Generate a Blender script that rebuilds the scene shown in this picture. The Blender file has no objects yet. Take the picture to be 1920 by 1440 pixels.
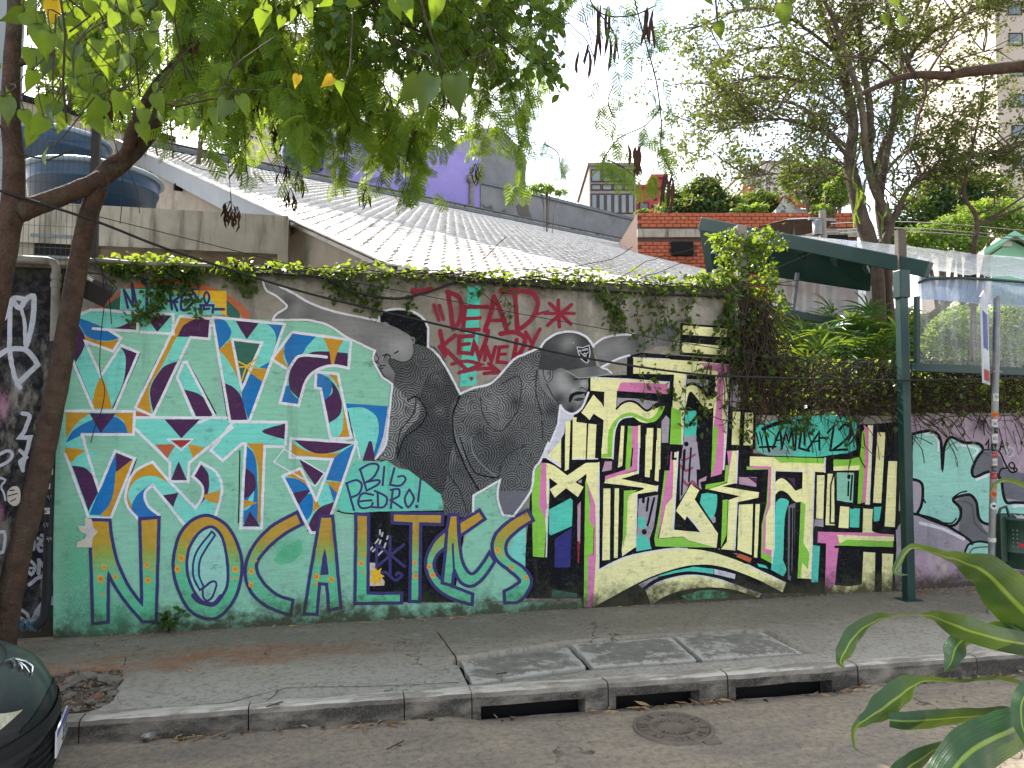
import bpy, bmesh, math, random
import numpy as np
from mathutils import Vector, Matrix, Euler
from mathutils.geometry import tessellate_polygon
from mathutils import noise as MN
R = math.radians
rnd = random.Random(7)
scene = bpy.context.scene
COL = scene.collection
# ---------------------------------------------------------------- camera, sky, sun, exposure
F, TH, PI_, CAMZ = 1440.0, R(12.8), R(2.8), 2.0
cd = bpy.data.cameras.new('camera'); cam = bpy.data.objects.new('camera', cd); COL.objects.link(cam)
cd.sensor_width = 36; cd.lens = 27.0; cd.clip_start = 0.05; cd.clip_end = 3000
cam.location = (0, 0, CAMZ); cam.rotation_euler = (R(90) + PI_, 0, -TH)
scene.camera = cam
SUN_EL, SUN_AZ = R(43), R(-22)          # azimuth from +Y (behind the wall), negative = to the left
w = bpy.data.worlds.new('World'); scene.world = w; w.use_nodes = True
wt = w.node_tree; wt.nodes.clear()
def nd(t, typ, ins=None, **kw):
    n = t.nodes.new('ShaderNode' + typ)
    for k, v in kw.items(): setattr(n, k, v)
    for k, v in (ins or {}).items():
        s = n.inputs[k]
        if isinstance(v, bpy.types.NodeSocket): t.links.new(v, s)
        elif isinstance(v, (tuple, list)) and len(v) == 3 and s.type == 'RGBA': s.default_value = (*v, 1)
        else: s.default_value = v
    return n
def mixc(t, f, a, b, mode='MIX'):
    return nd(t, 'Mix', {0: f, 6: a, 7: b}, data_type='RGBA', blend_type=mode).outputs[2]
def mr(t, v, a, b, c=0.0, d=1.0):
    return nd(t, 'MapRange', {0: v, 1: a, 2: b, 3: c, 4: d}).outputs[0]
def mth(t, op, a, b=0.0, c=0.0):
    return nd(t, 'Math', {0: a, 1: b, 2: c}, operation=op).outputs[0]
def tex(t, vec, scale, detail=4.0, rough=0.55, dist=0.0):
    return nd(t, 'TexNoise', {'Vector': vec, 'Scale': scale, 'Detail': detail, 'Roughness': rough, 'Distortion': dist}).outputs[0]
def vmul(t, vec, s):
    return nd(t, 'VectorMath', {0: vec, 1: s}, operation='MULTIPLY').outputs[0]
sky = nd(wt, 'TexSky', sky_type='NISHITA', sun_disc=False, sun_elevation=SUN_EL, sun_rotation=SUN_AZ, air_density=1.0, dust_density=2.0, ozone_density=1.0)
tc = nd(wt, 'TexCoord')
cl = tex(wt, tc.outputs['Generated'], 3.2, 7.0, 0.58, 0.4)
cf = mr(wt, cl, 0.40, 0.56)
bwn = nd(wt, 'RGBToBW', {0: sky.outputs[0]}).outputs[0]
cwh = nd(wt, 'VectorMath', {0: (1.60, 1.58, 1.54), 'Scale': bwn}, operation='SCALE').outputs[0]
skyc = mixc(wt, cf, sky.outputs[0], cwh)
bg = nd(wt, 'Background', {0: skyc, 1: 0.13})
nd(wt, 'OutputWorld', {0: bg.outputs[0]})
sd = bpy.data.lights.new('sun', 'SUN'); sun = bpy.data.objects.new('sun', sd); COL.objects.link(sun)
sd.energy = 3.4; sd.angle = R(0.6); sd.color = (1.0, 0.94, 0.84)
sv = Vector((math.sin(SUN_AZ) * math.cos(SUN_EL), math.cos(SUN_AZ) * math.cos(SUN_EL), math.sin(SUN_EL)))
sun.rotation_euler = sv.to_track_quat('Z', 'Y').to_euler()
scene.view_settings.view_transform = 'Standard'; scene.view_settings.look = 'None'
scene.view_settings.gamma = 1; scene.view_settings.use_curve_mapping = False
scene.view_settings.exposure = 1.88
scene.render.engine = 'CYCLES'
scene.cycles.max_bounces = 6; scene.cycles.transparent_max_bounces = 12
# ---------------------------------------------------------------- measuring: photo pixel -> ray -> point on a real plane
CAMP = Vector((0, 0, CAMZ)); _cr = Euler((R(90) + PI_, 0, -TH)).to_matrix()
def ray(px, py): return _cr @ Vector(((px - 960) / F, (720 - py) / F, -1))
AX = Vector((math.sin(TH), math.cos(TH), 0)); RX = Vector((math.cos(TH), -math.sin(TH), 0))
def atY(px, py, Y): r = ray(px, py); return CAMP + r * (Y / r.y)
def atZ(px, py, z): r = ray(px, py); return CAMP + r * ((z - CAMZ) / r.z)
def atD(px, py, d): r = ray(px, py); return CAMP + r * (d / r.dot(AX))
def atP(px, py, p, n): r = ray(px, py); return CAMP + r * ((p - CAMP).dot(n) / r.dot(n))
# ---------------------------------------------------------------- mesh and object helpers
def lin(h):
    if isinstance(h, str):
        h = h.lstrip('#'); h = [int(h[i:i+2], 16) / 255 for i in (0, 2, 4)]
    return tuple(c / 12.92 if c <= 0.04045 else ((c + 0.055) / 1.055) ** 2.4 for c in h)
class MB:
    def __init__(s): s.v = []; s.f = []; s.m = []; s.sm = []
    def add(s, vs, fs, m=0, smooth=False):
        o = len(s.v); s.v += [tuple(p) for p in vs]
        for f in fs: s.f.append([i + o for i in f]); s.m.append(m); s.sm.append(smooth)
    def poly(s, pts, m=0): s.add(pts, [list(range(len(pts)))], m)
    def box(s, lo, hi, m=0, rot=0.0, c=None):
        x0, y0, z0 = lo; x1, y1, z1 = hi
        vs = [Vector(p) for p in ((x0,y0,z0),(x1,y0,z0),(x1,y1,z0),(x0,y1,z0),(x0,y0,z1),(x1,y0,z1),(x1,y1,z1),(x0,y1,z1))]
        if rot:
            c = c or Vector(((x0+x1)/2, (y0+y1)/2, 0)); M = Matrix.Rotation(rot, 3, 'Z'); vs = [M @ (p - c) + c for p in vs]
        s.add(vs, [(0,3,2,1),(4,5,6,7),(0,1,5,4),(1,2,6,5),(2,3,7,6),(3,0,4,7)], m)
    def obox(s, o, ux, uy, uz, m=0):           # oriented box from a corner and three edge vectors
        o, ux, uy, uz = map(Vector, (o, ux, uy, uz))
        vs = [o, o+ux, o+ux+uy, o+uy, o+uz, o+ux+uz, o+ux+uy+uz, o+uy+uz]
        fl = ux.cross(uy).dot(uz) < 0
        fs = [(0,3,2,1),(4,5,6,7),(0,1,5,4),(1,2,6,5),(2,3,7,6),(3,0,4,7)]
        s.add(vs, [f[::-1] if fl else f for f in fs], m)
    def bar(s, a, b, w, h, m=0, up=(0,0,1)):
        a, b = Vector(a), Vector(b); d = (b - a).normalized(); x = d.cross(Vector(up)).normalized(); y = x.cross(d)
        s.obox(a - x*w/2 - y*h/2, x*w, b - a, y*h, m)
    def tube(s, pts, rad, n=6, m=0, cap=True, smooth=True):
        pts = [Vector(p) for p in pts]; k = len(pts)
        if not isinstance(rad, (list, tuple)): rad = [rad] * k
        t0 = (pts[1] - pts[0]).normalized(); x = t0.orthogonal().normalized(); vs = []
        for i, p in enumerate(pts):
            t = (pts[min(i+1, k-1)] - pts[max(i-1, 0)])
            t = t.normalized() if t.length > 1e-9 else t0
            x = (x - t * x.dot(t)); x = x.normalized() if x.length > 1e-6 else t.orthogonal().normalized(); y = t.cross(x)
            for j in range(n):
                a = 2*math.pi*j/n; vs.append(p + (x*math.cos(a) + y*math.sin(a)) * rad[i])
        fs = [(i*n+j, i*n+(j+1) % n, (i+1)*n+(j+1) % n, (i+1)*n+j) for i in range(k-1) for j in range(n)]
        s.add(vs, fs, m, smooth)
        if cap:
            s.add(vs[:n], [list(range(n))[::-1]], m); s.add(vs[-n:], [list(range(n))], m)
    def lathe(s, c, prof, n=24, m=0, smooth=True, ax=None):
        c = Vector(c); vs = []; M = ax or Matrix.Identity(3)
        for (r, z) in prof:
            for j in range(n):
                a = 2*math.pi*j/n; vs.append(c + M @ Vector((r*math.cos(a), r*math.sin(a), z)))
        k = len(prof)
        s.add(vs, [(i*n+j, i*n+(j+1) % n, (i+1)*n+(j+1) % n, (i+1)*n+j) for i in range(k-1) for j in range(n)], m, smooth)
    def grid(s, P, m=0, smooth=True):         # P[i][j] points
        a, b = len(P), len(P[0])
        s.add([p for row in P for p in row], [(i*b+j, i*b+j+1, (i+1)*b+j+1, (i+1)*b+j) for i in range(a-1) for j in range(b-1)], m, smooth)
    def mesh(s, name, mats):
        me = bpy.data.meshes.new(name); me.from_pydata(s.v, [], s.f)
        for m in (mats if isinstance(mats, (list, tuple)) else [mats]): me.materials.append(m)
        me.polygons.foreach_set('material_index', s.m); me.polygons.foreach_set('use_smooth', s.sm); me.update(); return me
    def obj(s, name, mats, parent=None, loc=None, **kw):
        return mk(name, s.mesh(name, mats), parent, loc, **kw)
def mk(name, data, parent=None, loc=None, label=None, cat=None, group=None, kind=None):
    o = bpy.data.objects.new(name, data); COL.objects.link(o)
    if parent is not None: o.parent = parent
    if loc is not None: o.location = loc
    for k, v in (('label', label), ('category', cat), ('group', group), ('kind', kind)):
        if v: o[k] = v
    return o
def thing(name, label, cat, loc=(0, 0, 0), group=None, rz=0.0):
    o = mk(name, None, None, loc, label, cat, group); o.rotation_euler = (0, 0, rz); o.empty_display_size = 0.2; return o
def bevel(o, w=0.006, seg=2):
    b = o.modifiers.new('bevel', 'BEVEL'); b.width = w; b.segments = seg; b.limit_method = 'ANGLE'; b.angle_limit = R(40); return o
def np_mesh(name, V, Fc, mats, smooth=False, mi=None):
    me = bpy.data.meshes.new(name); V = np.asarray(V, dtype=np.float32).reshape(-1, 3); Fc = np.asarray(Fc, dtype=np.int32)
    k = Fc.shape[1]; me.vertices.add(len(V)); me.vertices.foreach_set('co', V.ravel())
    me.loops.add(Fc.size); me.loops.foreach_set('vertex_index', Fc.ravel())
    me.polygons.add(len(Fc)); me.polygons.foreach_set('loop_start', np.arange(0, Fc.size, k, dtype=np.int32))
    for m in (mats if isinstance(mats, (list, tuple)) else [mats]): me.materials.append(m)
    if mi is not None: me.polygons.foreach_set('material_index', np.asarray(mi, dtype=np.int32))
    if smooth: me.polygons.foreach_set('use_smooth', np.ones(len(Fc), dtype=bool))
    me.update(calc_edges=True); me.validate(); return me
# ---------------------------------------------------------------- materials
def newmat(name):
    m = bpy.data.materials.new(name); m.use_nodes = True; t = m.node_tree; t.nodes.clear()
    b = nd(t, 'BsdfPrincipled'); o = nd(t, 'OutputMaterial', {0: b.outputs[0]}); return m, t, b
def bump(t, b, h, s=0.3, d=0.01):
    n = nd(t, 'Bump', {'Strength': s, 'Distance': d, 'Height': h}); t.links.new(n.outputs[0], b.inputs['Normal'])
def surf(name, c, c2=None, sc=6.0, rough=0.85, bmp=0.3, bs=60.0, bd=0.004, spec=0.3, metal=0.0, coat=0.0, stain=None, sa=0.5, streak=False, objc=False):
    m, t, b = newmat(name); c = lin(c); c2 = lin(c2) if c2 else tuple(x * 0.72 for x in c)
    g = nd(t, 'TexCoord').outputs['Object'] if objc else nd(t, 'NewGeometry').outputs['Position']
    n1 = tex(t, g, sc, 6.0, 0.62); f = mr(t, n1, 0.32, 0.68)
    col = mixc(t, f, c, c2)
    fine = tex(t, g, bs, 3.0, 0.6); col = mixc(t, mr(t, fine, 0.3, 0.7, 0.0, 0.35), col, tuple(x*0.55 for x in c))
    if stain:
        v = vmul(t, g, (5.0, 5.0, 0.5)) if streak else g
        s = mr(t, tex(t, v, 1.0 if streak else sc*0.6, 7.0, 0.65), 0.5, 0.68)
        col = mixc(t, mth(t, 'MULTIPLY', s, sa), col, lin(stain))
    t.links.new(col, b.inputs['Base Color'])
    b.inputs['Roughness'].default_value = rough; b.inputs['Specular IOR Level'].default_value = spec
    b.inputs['Metallic'].default_value = metal; b.inputs['Coat Weight'].default_value = coat
    if bmp: bump(t, b, mth(t, 'ADD', fine, mth(t, 'MULTIPLY', n1, 0.5)), bmp, bd)
    return m
def leafmat(name, c, c2, trans=0.5, rough=0.45, sc=3.0, tc_=None):
    m = bpy.data.materials.new(name); m.use_nodes = True; t = m.node_tree; t.nodes.clear()
    g = nd(t, 'NewGeometry'); f = mr(t, tex(t, g.outputs['Position'], sc, 3.0), 0.3, 0.7)
    f = mth(t, 'ADD', mth(t, 'MULTIPLY', f, 0.6), mth(t, 'MULTIPLY', g.outputs['Random Per Island'], 0.4))
    col = mixc(t, f, lin(c), lin(c2))
    b = nd(t, 'BsdfPrincipled', {'Base Color': col, 'Roughness': rough, 'Specular IOR Level': 0.35})
    tcol = mixc(t, 0.75, col, lin(tc_ or '#b4cc30'))
    tr = nd(t, 'BsdfTranslucent', {0: tcol}); mx = nd(t, 'MixShader', {0: trans, 1: b.outputs[0], 2: tr.outputs[0]})
    nd(t, 'OutputMaterial', {0: mx.outputs[0]}); return m
# ================================================================ THE SETTING
YW = 7.40; ZS = 0.14                       # wall face, pavement height
def wx(px, py=900): return atY(px, py, YW).x
def wz(px, py): return atY(px, py, YW).z
XL, XHR, XR = wx(115, 1000), wx(1382, 650), wx(1697, 900)
ZT, ZLOW = 3.42, wz(1500, 779)
M_ground = surf('dry_soil', '#6f6253', '#565040', 1.5)
def ysk(x): return 5.33 - 0.022 * (x + 1.5)    # kerb line
# ground sheet
g = MB(); xs = [-600, -60, -20, 20, 60, 600]; ys = [-600, -60, -13, 12, 60, 900]
g.grid([[(x, y, -0.12) for y in ys] for x in xs]); g.obj('ground', M_ground, kind='structure')
def inpoly(x, y, P):
    c = False; n = len(P)
    for i in range(n):
        x1, y1 = P[i][0], P[i][1]; x2, y2 = P[i-1][0], P[i-1][1]
        if (y1 > y) != (y2 > y) and x < (x2-x1)*(y-y1)/(y2-y1)+x1: c = not c
    return c
# road ------------------------------------------------------------
def roadmat():
    m, t, b = newmat('worn_asphalt'); g = nd(t, 'NewGeometry').outputs['Position']
    n1 = tex(t, g, 0.9, 6, 0.6, 0.3); n2 = tex(t, vmul(t, g, (0.7, 2.4, 1)), 1.6, 8, 0.7); fine = tex(t, g, 140, 3, 0.7); mid = tex(t, g, 22, 5, 0.65)
    col = mixc(t, mr(t, n1, 0.38, 0.62), lin('#80776c'), lin('#9a8c7a'))
    col = mixc(t, mr(t, n2, 0.45, 0.62, 0, 0.8), col, lin('#a3957f'))
    col = mixc(t, mr(t, mid, 0.42, 0.7, 0, 0.55), col, lin('#46413c'))
    col = mixc(t, mr(t, fine, 0.52, 0.72, 0, 0.6), col, lin('#a39c92'))
    col = mixc(t, mr(t, tex(t, g, 190, 2, 0.6), 0.6, 0.68, 0, 0.5), col, lin('#2a2725'))
    warp = nd(t, 'VectorMath', {0: g, 1: nd(t, 'TexNoise', {'Vector': g, 'Scale': 3.0}).outputs[1]}, operation='ADD').outputs[0]
    vo = nd(t, 'TexVoronoi', {'Vector': vmul(t, warp, (0.45, 0.8, 0.01)), 'Scale': 1.0}, feature='DISTANCE_TO_EDGE').outputs[0]
    ck = mth(t, 'MULTIPLY', mr(t, vo, 0.0, 0.007, 1.0, 0.0), mr(t, n1, 0.47, 0.55, 0.0, 0.85)); col = mixc(t, ck, col, lin('#2c2825'))
    t.links.new(col, b.inputs['Base Color']); b.inputs['Roughness'].default_value = 0.92; b.inputs['Specular IOR Level'].default_value = 0.2
    h = mth(t, 'SUBTRACT', mth(t, 'ADD', fine, mth(t, 'MULTIPLY', mid, 1.4)), mth(t, 'MULTIPLY', ck, 2.0)); bump(t, b, h, 0.7, 0.006); return m
M_road = roadmat()
def nonuni(a, b, da, db, d, D):            # dense between da..db, coarse outside
    L = list(np.arange(da, db + 1e-6, d)); lo = list(np.arange(a, da, D)); hi = list(np.arange(db + D, b, D)); return lo + L + hi + [b]
def nz(x, y, s, seed=0.0): return MN.noise(Vector((x*s, y*s, seed)))
INL = [(905, 1110), (1165, 1335), (1390, 1600)]                # drain openings (pixel span on the kerb)
inx = [(atZ(a, 1345 - i*14, 0).x, atZ(b, 1340 - i*15, 0).x) for i, (a, b) in enumerate(INL)]
xs = nonuni(-60, 60, -3.5, 8.0, 0.06, 2.5); ys = nonuni(-12.5, 5.36, 3.2, 5.36, 0.045, 1.2)
def road_z(x, y):
    z = 0.012 * nz(x, y, 0.9, 3) + 0.005 * nz(x, y, 4, 5) + 0.0025 * nz(x, y, 14, 9)
    for a, b in inx:
        if a - .2 < x < b + .2:
            d = ysk(x) - y; k = max(0, min(1, (x-a+.2)/.2)) * max(0, min(1, (b+.2-x)/.2)); z -= 0.045 * k * math.exp(-(max(d, 0)/0.16)**2)
    return z
P = [[(x, min(y, ysk(x)+0.02) if y > 5 else y, road_z(x, y)) for y in ys] for x in xs]
g = MB(); g.grid(P); g.obj('road', M_road, kind='structure')
# pavement ----------------------------------------------------------
def pavemat():
    m, t, b = newmat('pavement_concrete'); g = nd(t, 'NewGeometry').outputs['Position']
    n1 = tex(t, g, 1.1, 6, 0.6, 0.4); n2 = tex(t, vmul(t, g, (1, 3.0, 1)), 2.4, 7, 0.68); fine = tex(t, g, 150, 3, 0.7); mid = tex(t, g, 26, 5, 0.65)
    col = mixc(t, mr(t, n1, 0.36, 0.64), lin('#928a7d'), lin('#a59c8d'))
    sp = nd(t, 'SeparateXYZ', {0: g})
    # darker tone beside the wall, paler screed near the kerb
    near = mr(t, mth(t, 'ADD', sp.outputs[1], mth(t, 'MULTIPLY', n2, 0.9)), 6.55, 7.05); col = mixc(t, mth(t, 'MULTIPLY', near, 0.75), col, lin('#787061'))
    # rust brown earth stain
    ex = mth(t, 'MULTIPLY', mth(t, 'SUBTRACT', sp.outputs[0], -1.05), 0.62); ey = mth(t, 'MULTIPLY', mth(t, 'SUBTRACT', sp.outputs[1], 6.55), 3.0)
    rr = mth(t, 'ADD', mth(t, 'MULTIPLY', ex, ex), mth(t, 'MULTIPLY', ey, ey))
    st = mth(t, 'MULTIPLY', mr(t, rr, 0.1, 1.3, 1, 0), mr(t, n2, 0.38, 0.6, 0, 1)); col = mixc(t, mth(t, 'MULTIPLY', st, 0.85), col, lin('#93613f'))
    pl_ = mth(t, 'MULTIPLY', mr(t, mth(t, 'ADD', sp.outputs[1], mth(t, 'MULTIPLY', n2, 0.5)), 6.35, 6.0), mr(t, n1, 0.35, 0.5)); col = mixc(t, mth(t, 'MULTIPLY', pl_, 0.5), col, lin('#a9a49b'))
    col = mixc(t, mr(t, tex(t, g, 4.0, 7, 0.7), 0.52, 0.7, 0, 0.5), col, lin('#a09c94'))
    col = mixc(t, mr(t, mid, 0.48, 0.72, 0, 0.6), col, lin('#474540'))
    col = mixc(t, mr(t, fine, 0.54, 0.72, 0, 0.5), col, lin('#b1aca3'))
    warp = nd(t, 'VectorMath', {0: g, 1: nd(t, 'TexNoise', {'Vector': g, 'Scale': 5.0}).outputs[1]}, operation='ADD').outputs[0]
    vo = nd(t, 'TexVoronoi', {'Vector': vmul(t, warp, (0.35, 1.1, 0.01)), 'Scale': 1.0}, feature='DISTANCE_TO_EDGE').outputs[0]
    ck = mth(t, 'MULTIPLY', mr(t, vo, 0.0, 0.006, 1.0, 0.0), mr(t, n1, 0.46, 0.52, 0.0, 0.8)); col = mixc(t, ck, col, lin('#2c2a26'))
    t.links.new(col, b.inputs['Base Color']); b.inputs['Roughness'].default_value = 0.9; b.inputs['Specular IOR Level'].default_value = 0.2
    h = mth(t, 'SUBTRACT', mth(t, 'ADD', fine, mth(t, 'MULTIPLY', mid, 1.2)), mth(t, 'MULTIPLY', ck, 2.0)); bump(t, b, h, 0.6, 0.004); return m
M_pave = pavemat()
zc = ZS
DMG = [atZ(*p, zc) for p in ((60, 1262), (150, 1252), (233, 1248), (224, 1280), (214, 1312), (165, 1334), (95, 1352), (40, 1360))]
CV = [[(862, 1235), (1064, 1208), (1100, 1250), (884, 1281)], [(1070, 1207), (1258, 1193), (1308, 1237), (1112, 1251)], [(1264, 1192), (1430, 1185), (1508, 1224), (1316, 1236)]]
CVW = [[atZ(*p, zc) for p in c] for c in CV]
PIT = [atZ(*p, zc) for p in ((850, 1234), (1064, 1204), (1262, 1188), (1436, 1181), (1516, 1226), (1310, 1241), (1106, 1256), (886, 1284))]
SAW = [atZ(852, 1222, zc), atZ(816, 1182, zc)]
xs = nonuni(-60, 60, -3.4, 7.5, 0.032, 2.5); ys = [5.0, 5.06, 5.12, 5.18] + list(np.arange(5.22, 7.46, 0.035)) + [7.6]
def pave_z(x, y):
    z = ZS + 0.008 * nz(x, y, 0.8, 1) + 0.003 * nz(x, y, 5, 2)
    if -2.6 < x < 6:
        if inpoly(x, y, DMG): z -= 0.045 + 0.018 * abs(nz(x, y, 9, 4))
        if inpoly(x, y, PIT): z -= 0.11
    return z
P = []
for x in xs:
    y0 = ysk(x) + 0.135
    P.append([(x, max(y, y0) if y > 5.18 else y0 - 0.001*(5.3-y), pave_z(x, max(y, y0)) - (0.1 if y < 5.1 else 0)) for y in ys])
g = MB(); g.grid(P); g.obj('pavement', M_pave, kind='structure')
# kerb --------------------------------------------------------------
def kerbmat():
    m, t, b = newmat('old_kerb_concrete'); g = nd(t, 'NewGeometry'); p = g.outputs['Position']
    n = tex(t, p, 5, 7, 0.7); fine = tex(t, p, 90, 3, 0.7); nzv = nd(t, 'SeparateXYZ', {0: g.outputs['Normal']}).outputs[2]
    col = mixc(t, mr(t, n, 0.35, 0.65), lin('#787168'), lin('#999184'))
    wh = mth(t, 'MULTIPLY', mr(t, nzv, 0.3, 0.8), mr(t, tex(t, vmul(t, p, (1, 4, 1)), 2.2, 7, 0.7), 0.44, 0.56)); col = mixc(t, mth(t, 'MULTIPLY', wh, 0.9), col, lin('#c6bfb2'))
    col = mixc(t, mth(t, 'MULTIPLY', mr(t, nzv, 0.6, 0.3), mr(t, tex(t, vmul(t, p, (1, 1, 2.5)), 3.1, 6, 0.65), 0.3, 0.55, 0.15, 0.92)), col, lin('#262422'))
    col = mixc(t, mr(t, fine, 0.5, 0.75, 0, 0.4), col, lin('#928c82'))
    t.links.new(col, b.inputs['Base Color']); b.inputs['Roughness'].default_value = 0.9; bump(t, b, mth(t, 'ADD', fine, n), 0.7, 0.006); return m
M_kerb = kerbmat(); M_dark = surf('drain_dark', '#0e0d0c', '#080807', 8)
kerb = mk('kerb', None, kind='structure')
def rough(o_mb, amp=0.006, s=7):
    o_mb.v = [(v[0] + amp*MN.noise(Vector(v)*s), v[1] + amp*MN.noise(Vector((v[1], v[2], v[0]))*s), v[2] + amp*0.7*MN.noise(Vector((v[2], v[0], v[1]))*s)) for v in o_mb.v]
def strip_block(mb, xa, xb, prof, n=14):   # prof: (dy, z) closed outline, swept along the kerb line
    k = len(prof); vs = []
    for i in range(n+1):
        x = xa + (xb-xa)*i/n
        for dy, z in prof: vs.append((x, ysk(x)+dy, z))
    fs = [(i*k+j, (i+1)*k+j, (i+1)*k+(j+1) % k, i*k+(j+1) % k) for i in range(n) for j in range(k)]
    mb.add(vs, fs, 0, False); mb.add(vs[:k], [list(range(k))], 0); mb.add(vs[-k:], [list(range(k))[::-1]], 0)
full = [(0, -0.12), (-0.004, 0.05), (0, 0.112), (0.012, 0.138), (0.035, 0.148), (0.09, 0.149), (0.14, 0.146), (0.14, -0.12)]
top = [(0, 0.052), (-0.002, 0.11), (0.012, 0.138), (0.035, 0.148), (0.09, 0.149), (0.14, 0.146), (0.14, 0.052)]
cuts = [-30, -20, -12, -8, -6, -4.6, -3.4, atZ(157, 1385, 0).x]
e0 = atZ(880, 1330, 0).x
cuts += [cuts[-1] + 1.0, cuts[-1] + 2.0]
cuts = [c for c in cuts if c < e0 - .3] + [e0]
for a, b in zip(cuts[:-1], cuts[1:]):
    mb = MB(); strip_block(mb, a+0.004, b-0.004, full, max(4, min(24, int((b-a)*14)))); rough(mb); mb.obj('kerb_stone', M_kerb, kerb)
edges = [e0, atZ(1140, 1320, 0).x, atZ(1368, 1305, 0).x, atZ(1625, 1292, 0).x]
for i in range(3):
    a, b = edges[i], edges[i+1]; oa, ob = max(inx[i][0], a+.06), min(inx[i][1], b-.06); mb = MB()
    strip_block(mb, a+0.005, oa, full, 4); strip_block(mb, ob, b-0.005, full, 4); strip_block(mb, oa, ob, top, 14)
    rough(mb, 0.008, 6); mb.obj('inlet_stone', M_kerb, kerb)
    d = MB(); d.box((oa-.05, ysk(a)+0.13, -0.5), (ob+.05, ysk(a)+0.75, 0.085)); d.box((oa-.1, ysk(a)-0.12, -0.5), (ob+.1, ysk(a)+0.13, -0.13)); d.obj('inlet_chamber', M_dark, kerb)
cuts = [edges[-1] + 1.05*i for i in range(5)] + [9, 14, 22, 34]
for a, b in zip(cuts[:-1], cuts[1:]):
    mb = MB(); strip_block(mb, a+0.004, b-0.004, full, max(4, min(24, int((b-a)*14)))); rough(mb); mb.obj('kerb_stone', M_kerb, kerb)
# slab covers ---------------------------------------------------------
def covermat():
    m, t, b = newmat('cover_concrete'); gn = nd(t, 'TexCoord').outputs['Generated']; p = nd(t, 'NewGeometry').outputs['Position']
    s = nd(t, 'SeparateXYZ', {0: gn}); n = tex(t, p, 9, 7, 0.7); fine = tex(t, p, 130, 3, 0.7)
    a = nd(t, 'Attribute', attribute_name='edge').outputs['Fac']
    col = mixc(t, mr(t, n, 0.35, 0.65), lin('#6e6a61'), lin('#8a857a'))
    e = mr(t, mth(t, 'ADD', a, mth(t, 'MULTIPLY', tex(t, p, 6, 7, .8), -0.55)), -0.25, -0.20, 1, 0)
    pt = mth(t, 'MAXIMUM', e, mr(t, tex(t, p, 4.5, 8, 0.75), 0.53, 0.6, 0, 0.8)); col = mixc(t, pt, col, lin('#b6b2a8'))
    col = mixc(t, mr(t, fine, 0.5, 0.75, 0, 0.5), col, lin('#4a4742'))
    t.links.new(col, b.inputs['Base Color']); b.inputs['Roughness'].default_value = 0.9; bump(t, b, mth(t, 'ADD', fine, n), 0.7, 0.005); return m
M_cover = covermat(); M_iron = surf('rusty_iron', '#63594f', '#7a6b5c', 14, 0.6, 0.3, spec=0.5)
lab = ['left one of the three concrete drain covers, sunk low along its far side',
       'middle one of the three concrete drain covers, whitest worn surface with two lifting holes',
       'right one of the three concrete drain covers, grey centre framed by a white chipped edge']
for i, c in enumerate(CVW):
    ctr = sum(c, Vector()) / 4; N = 14; top_, bot = [], []
    mb = MB(); P = []; E = []
    for u in range(N+1):
        row = []
        for v in range(N+1):
            a, b = u/N, v/N; p = (c[0]*(1-a)+c[1]*a)*(1-b) + (c[3]*(1-a)+c[2]*a)*b; p = ctr + (p-ctr)*.985
            ed = min(a, 1-a, b, 1-b); k = 0.012*MN.noise(Vector((p.x*9, p.y*9, i))) if ed < 0.01 else 0
            z = ZS + 0.006 - (0.022*(1-b) if i == 0 else 0.004) + 0.004*MN.noise(Vector((p.x*5, p.y*5, 2))) - (0.007 if ed < 0.01 else 0)
            hd = min((Vector((a-.22, b-.55))*3).length, (Vector((a-.78, b-.45))*3).length)
            if hd < 0.12: z -= 0.012
            row.append((p.x - ctr.x + k, p.y - ctr.y + k, z - ZS)); E.append(ed)
        P.append(row)
    mb.grid(P); n0 = len(mb.v)
    ring = [P[u][0] for u in range(N+1)] + [P[N][v] for v in range(1, N+1)] + [P[u][N] for u in range(N-1, -1, -1)] + [P[0][v] for v in range(N-1, 0, -1)]
    lo = [(x, y, -0.06) for x, y, z in ring]; k = len(ring); mb.add(ring + lo, [(j, (j+1) % k, k+(j+1) % k, k+j) for j in range(k)]); E += [0.0]*(2*k)
    o = mb.obj('drain_cover', M_cover, None, (ctr.x, ctr.y, ZS), label=lab[i], cat='drain cover', group='concrete covers set in the pavement')
    at = o.data.attributes.new('edge', 'FLOAT', 'POINT'); at.data.foreach_set('value', E)
    if o.data.polygons[0].normal.z < 0: o.data.flip_normals()
# manhole -------------------------------------------------------------
mc = atZ(1262, 1366, 0.0); mc.z = road_z(mc.x, mc.y) - 0.002
mr_ = (atZ(1337, 1366, 0) - atZ(1187, 1366, 0)).length / 2
mh = thing('manhole_cover', 'round cast iron manhole cover set in the road below the kerb drains', 'manhole cover', mc)
mb = MB(); mb.lathe((0,0,0), [(mr_, -0.02), (mr_, 0.014), (mr_-.012, 0.017), (mr_-.02, 0.016), (mr_-.024, 0.004), (0.001, 0.004)], 40); mb.box((mr_*.35, -mr_*1.13, -0.01), (mr_*.75, -mr_*.86, 0.012)); mb.obj('frame_ring', M_iron, mh)
mb = MB(); mb.lathe((0,0,0.003), [(mr_-.03, 0), (mr_-.032, 0.013), (mr_-.038, 0.013), (mr_-.04, 0.004), (mr_*.63, 0.004), (mr_*.62, 0.017), (mr_*.57, 0.017), (mr_*.56, 0.004), (0.001, 0.004)], 40); mb.obj('lid', M_iron, mh)
mb = MB()
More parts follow.
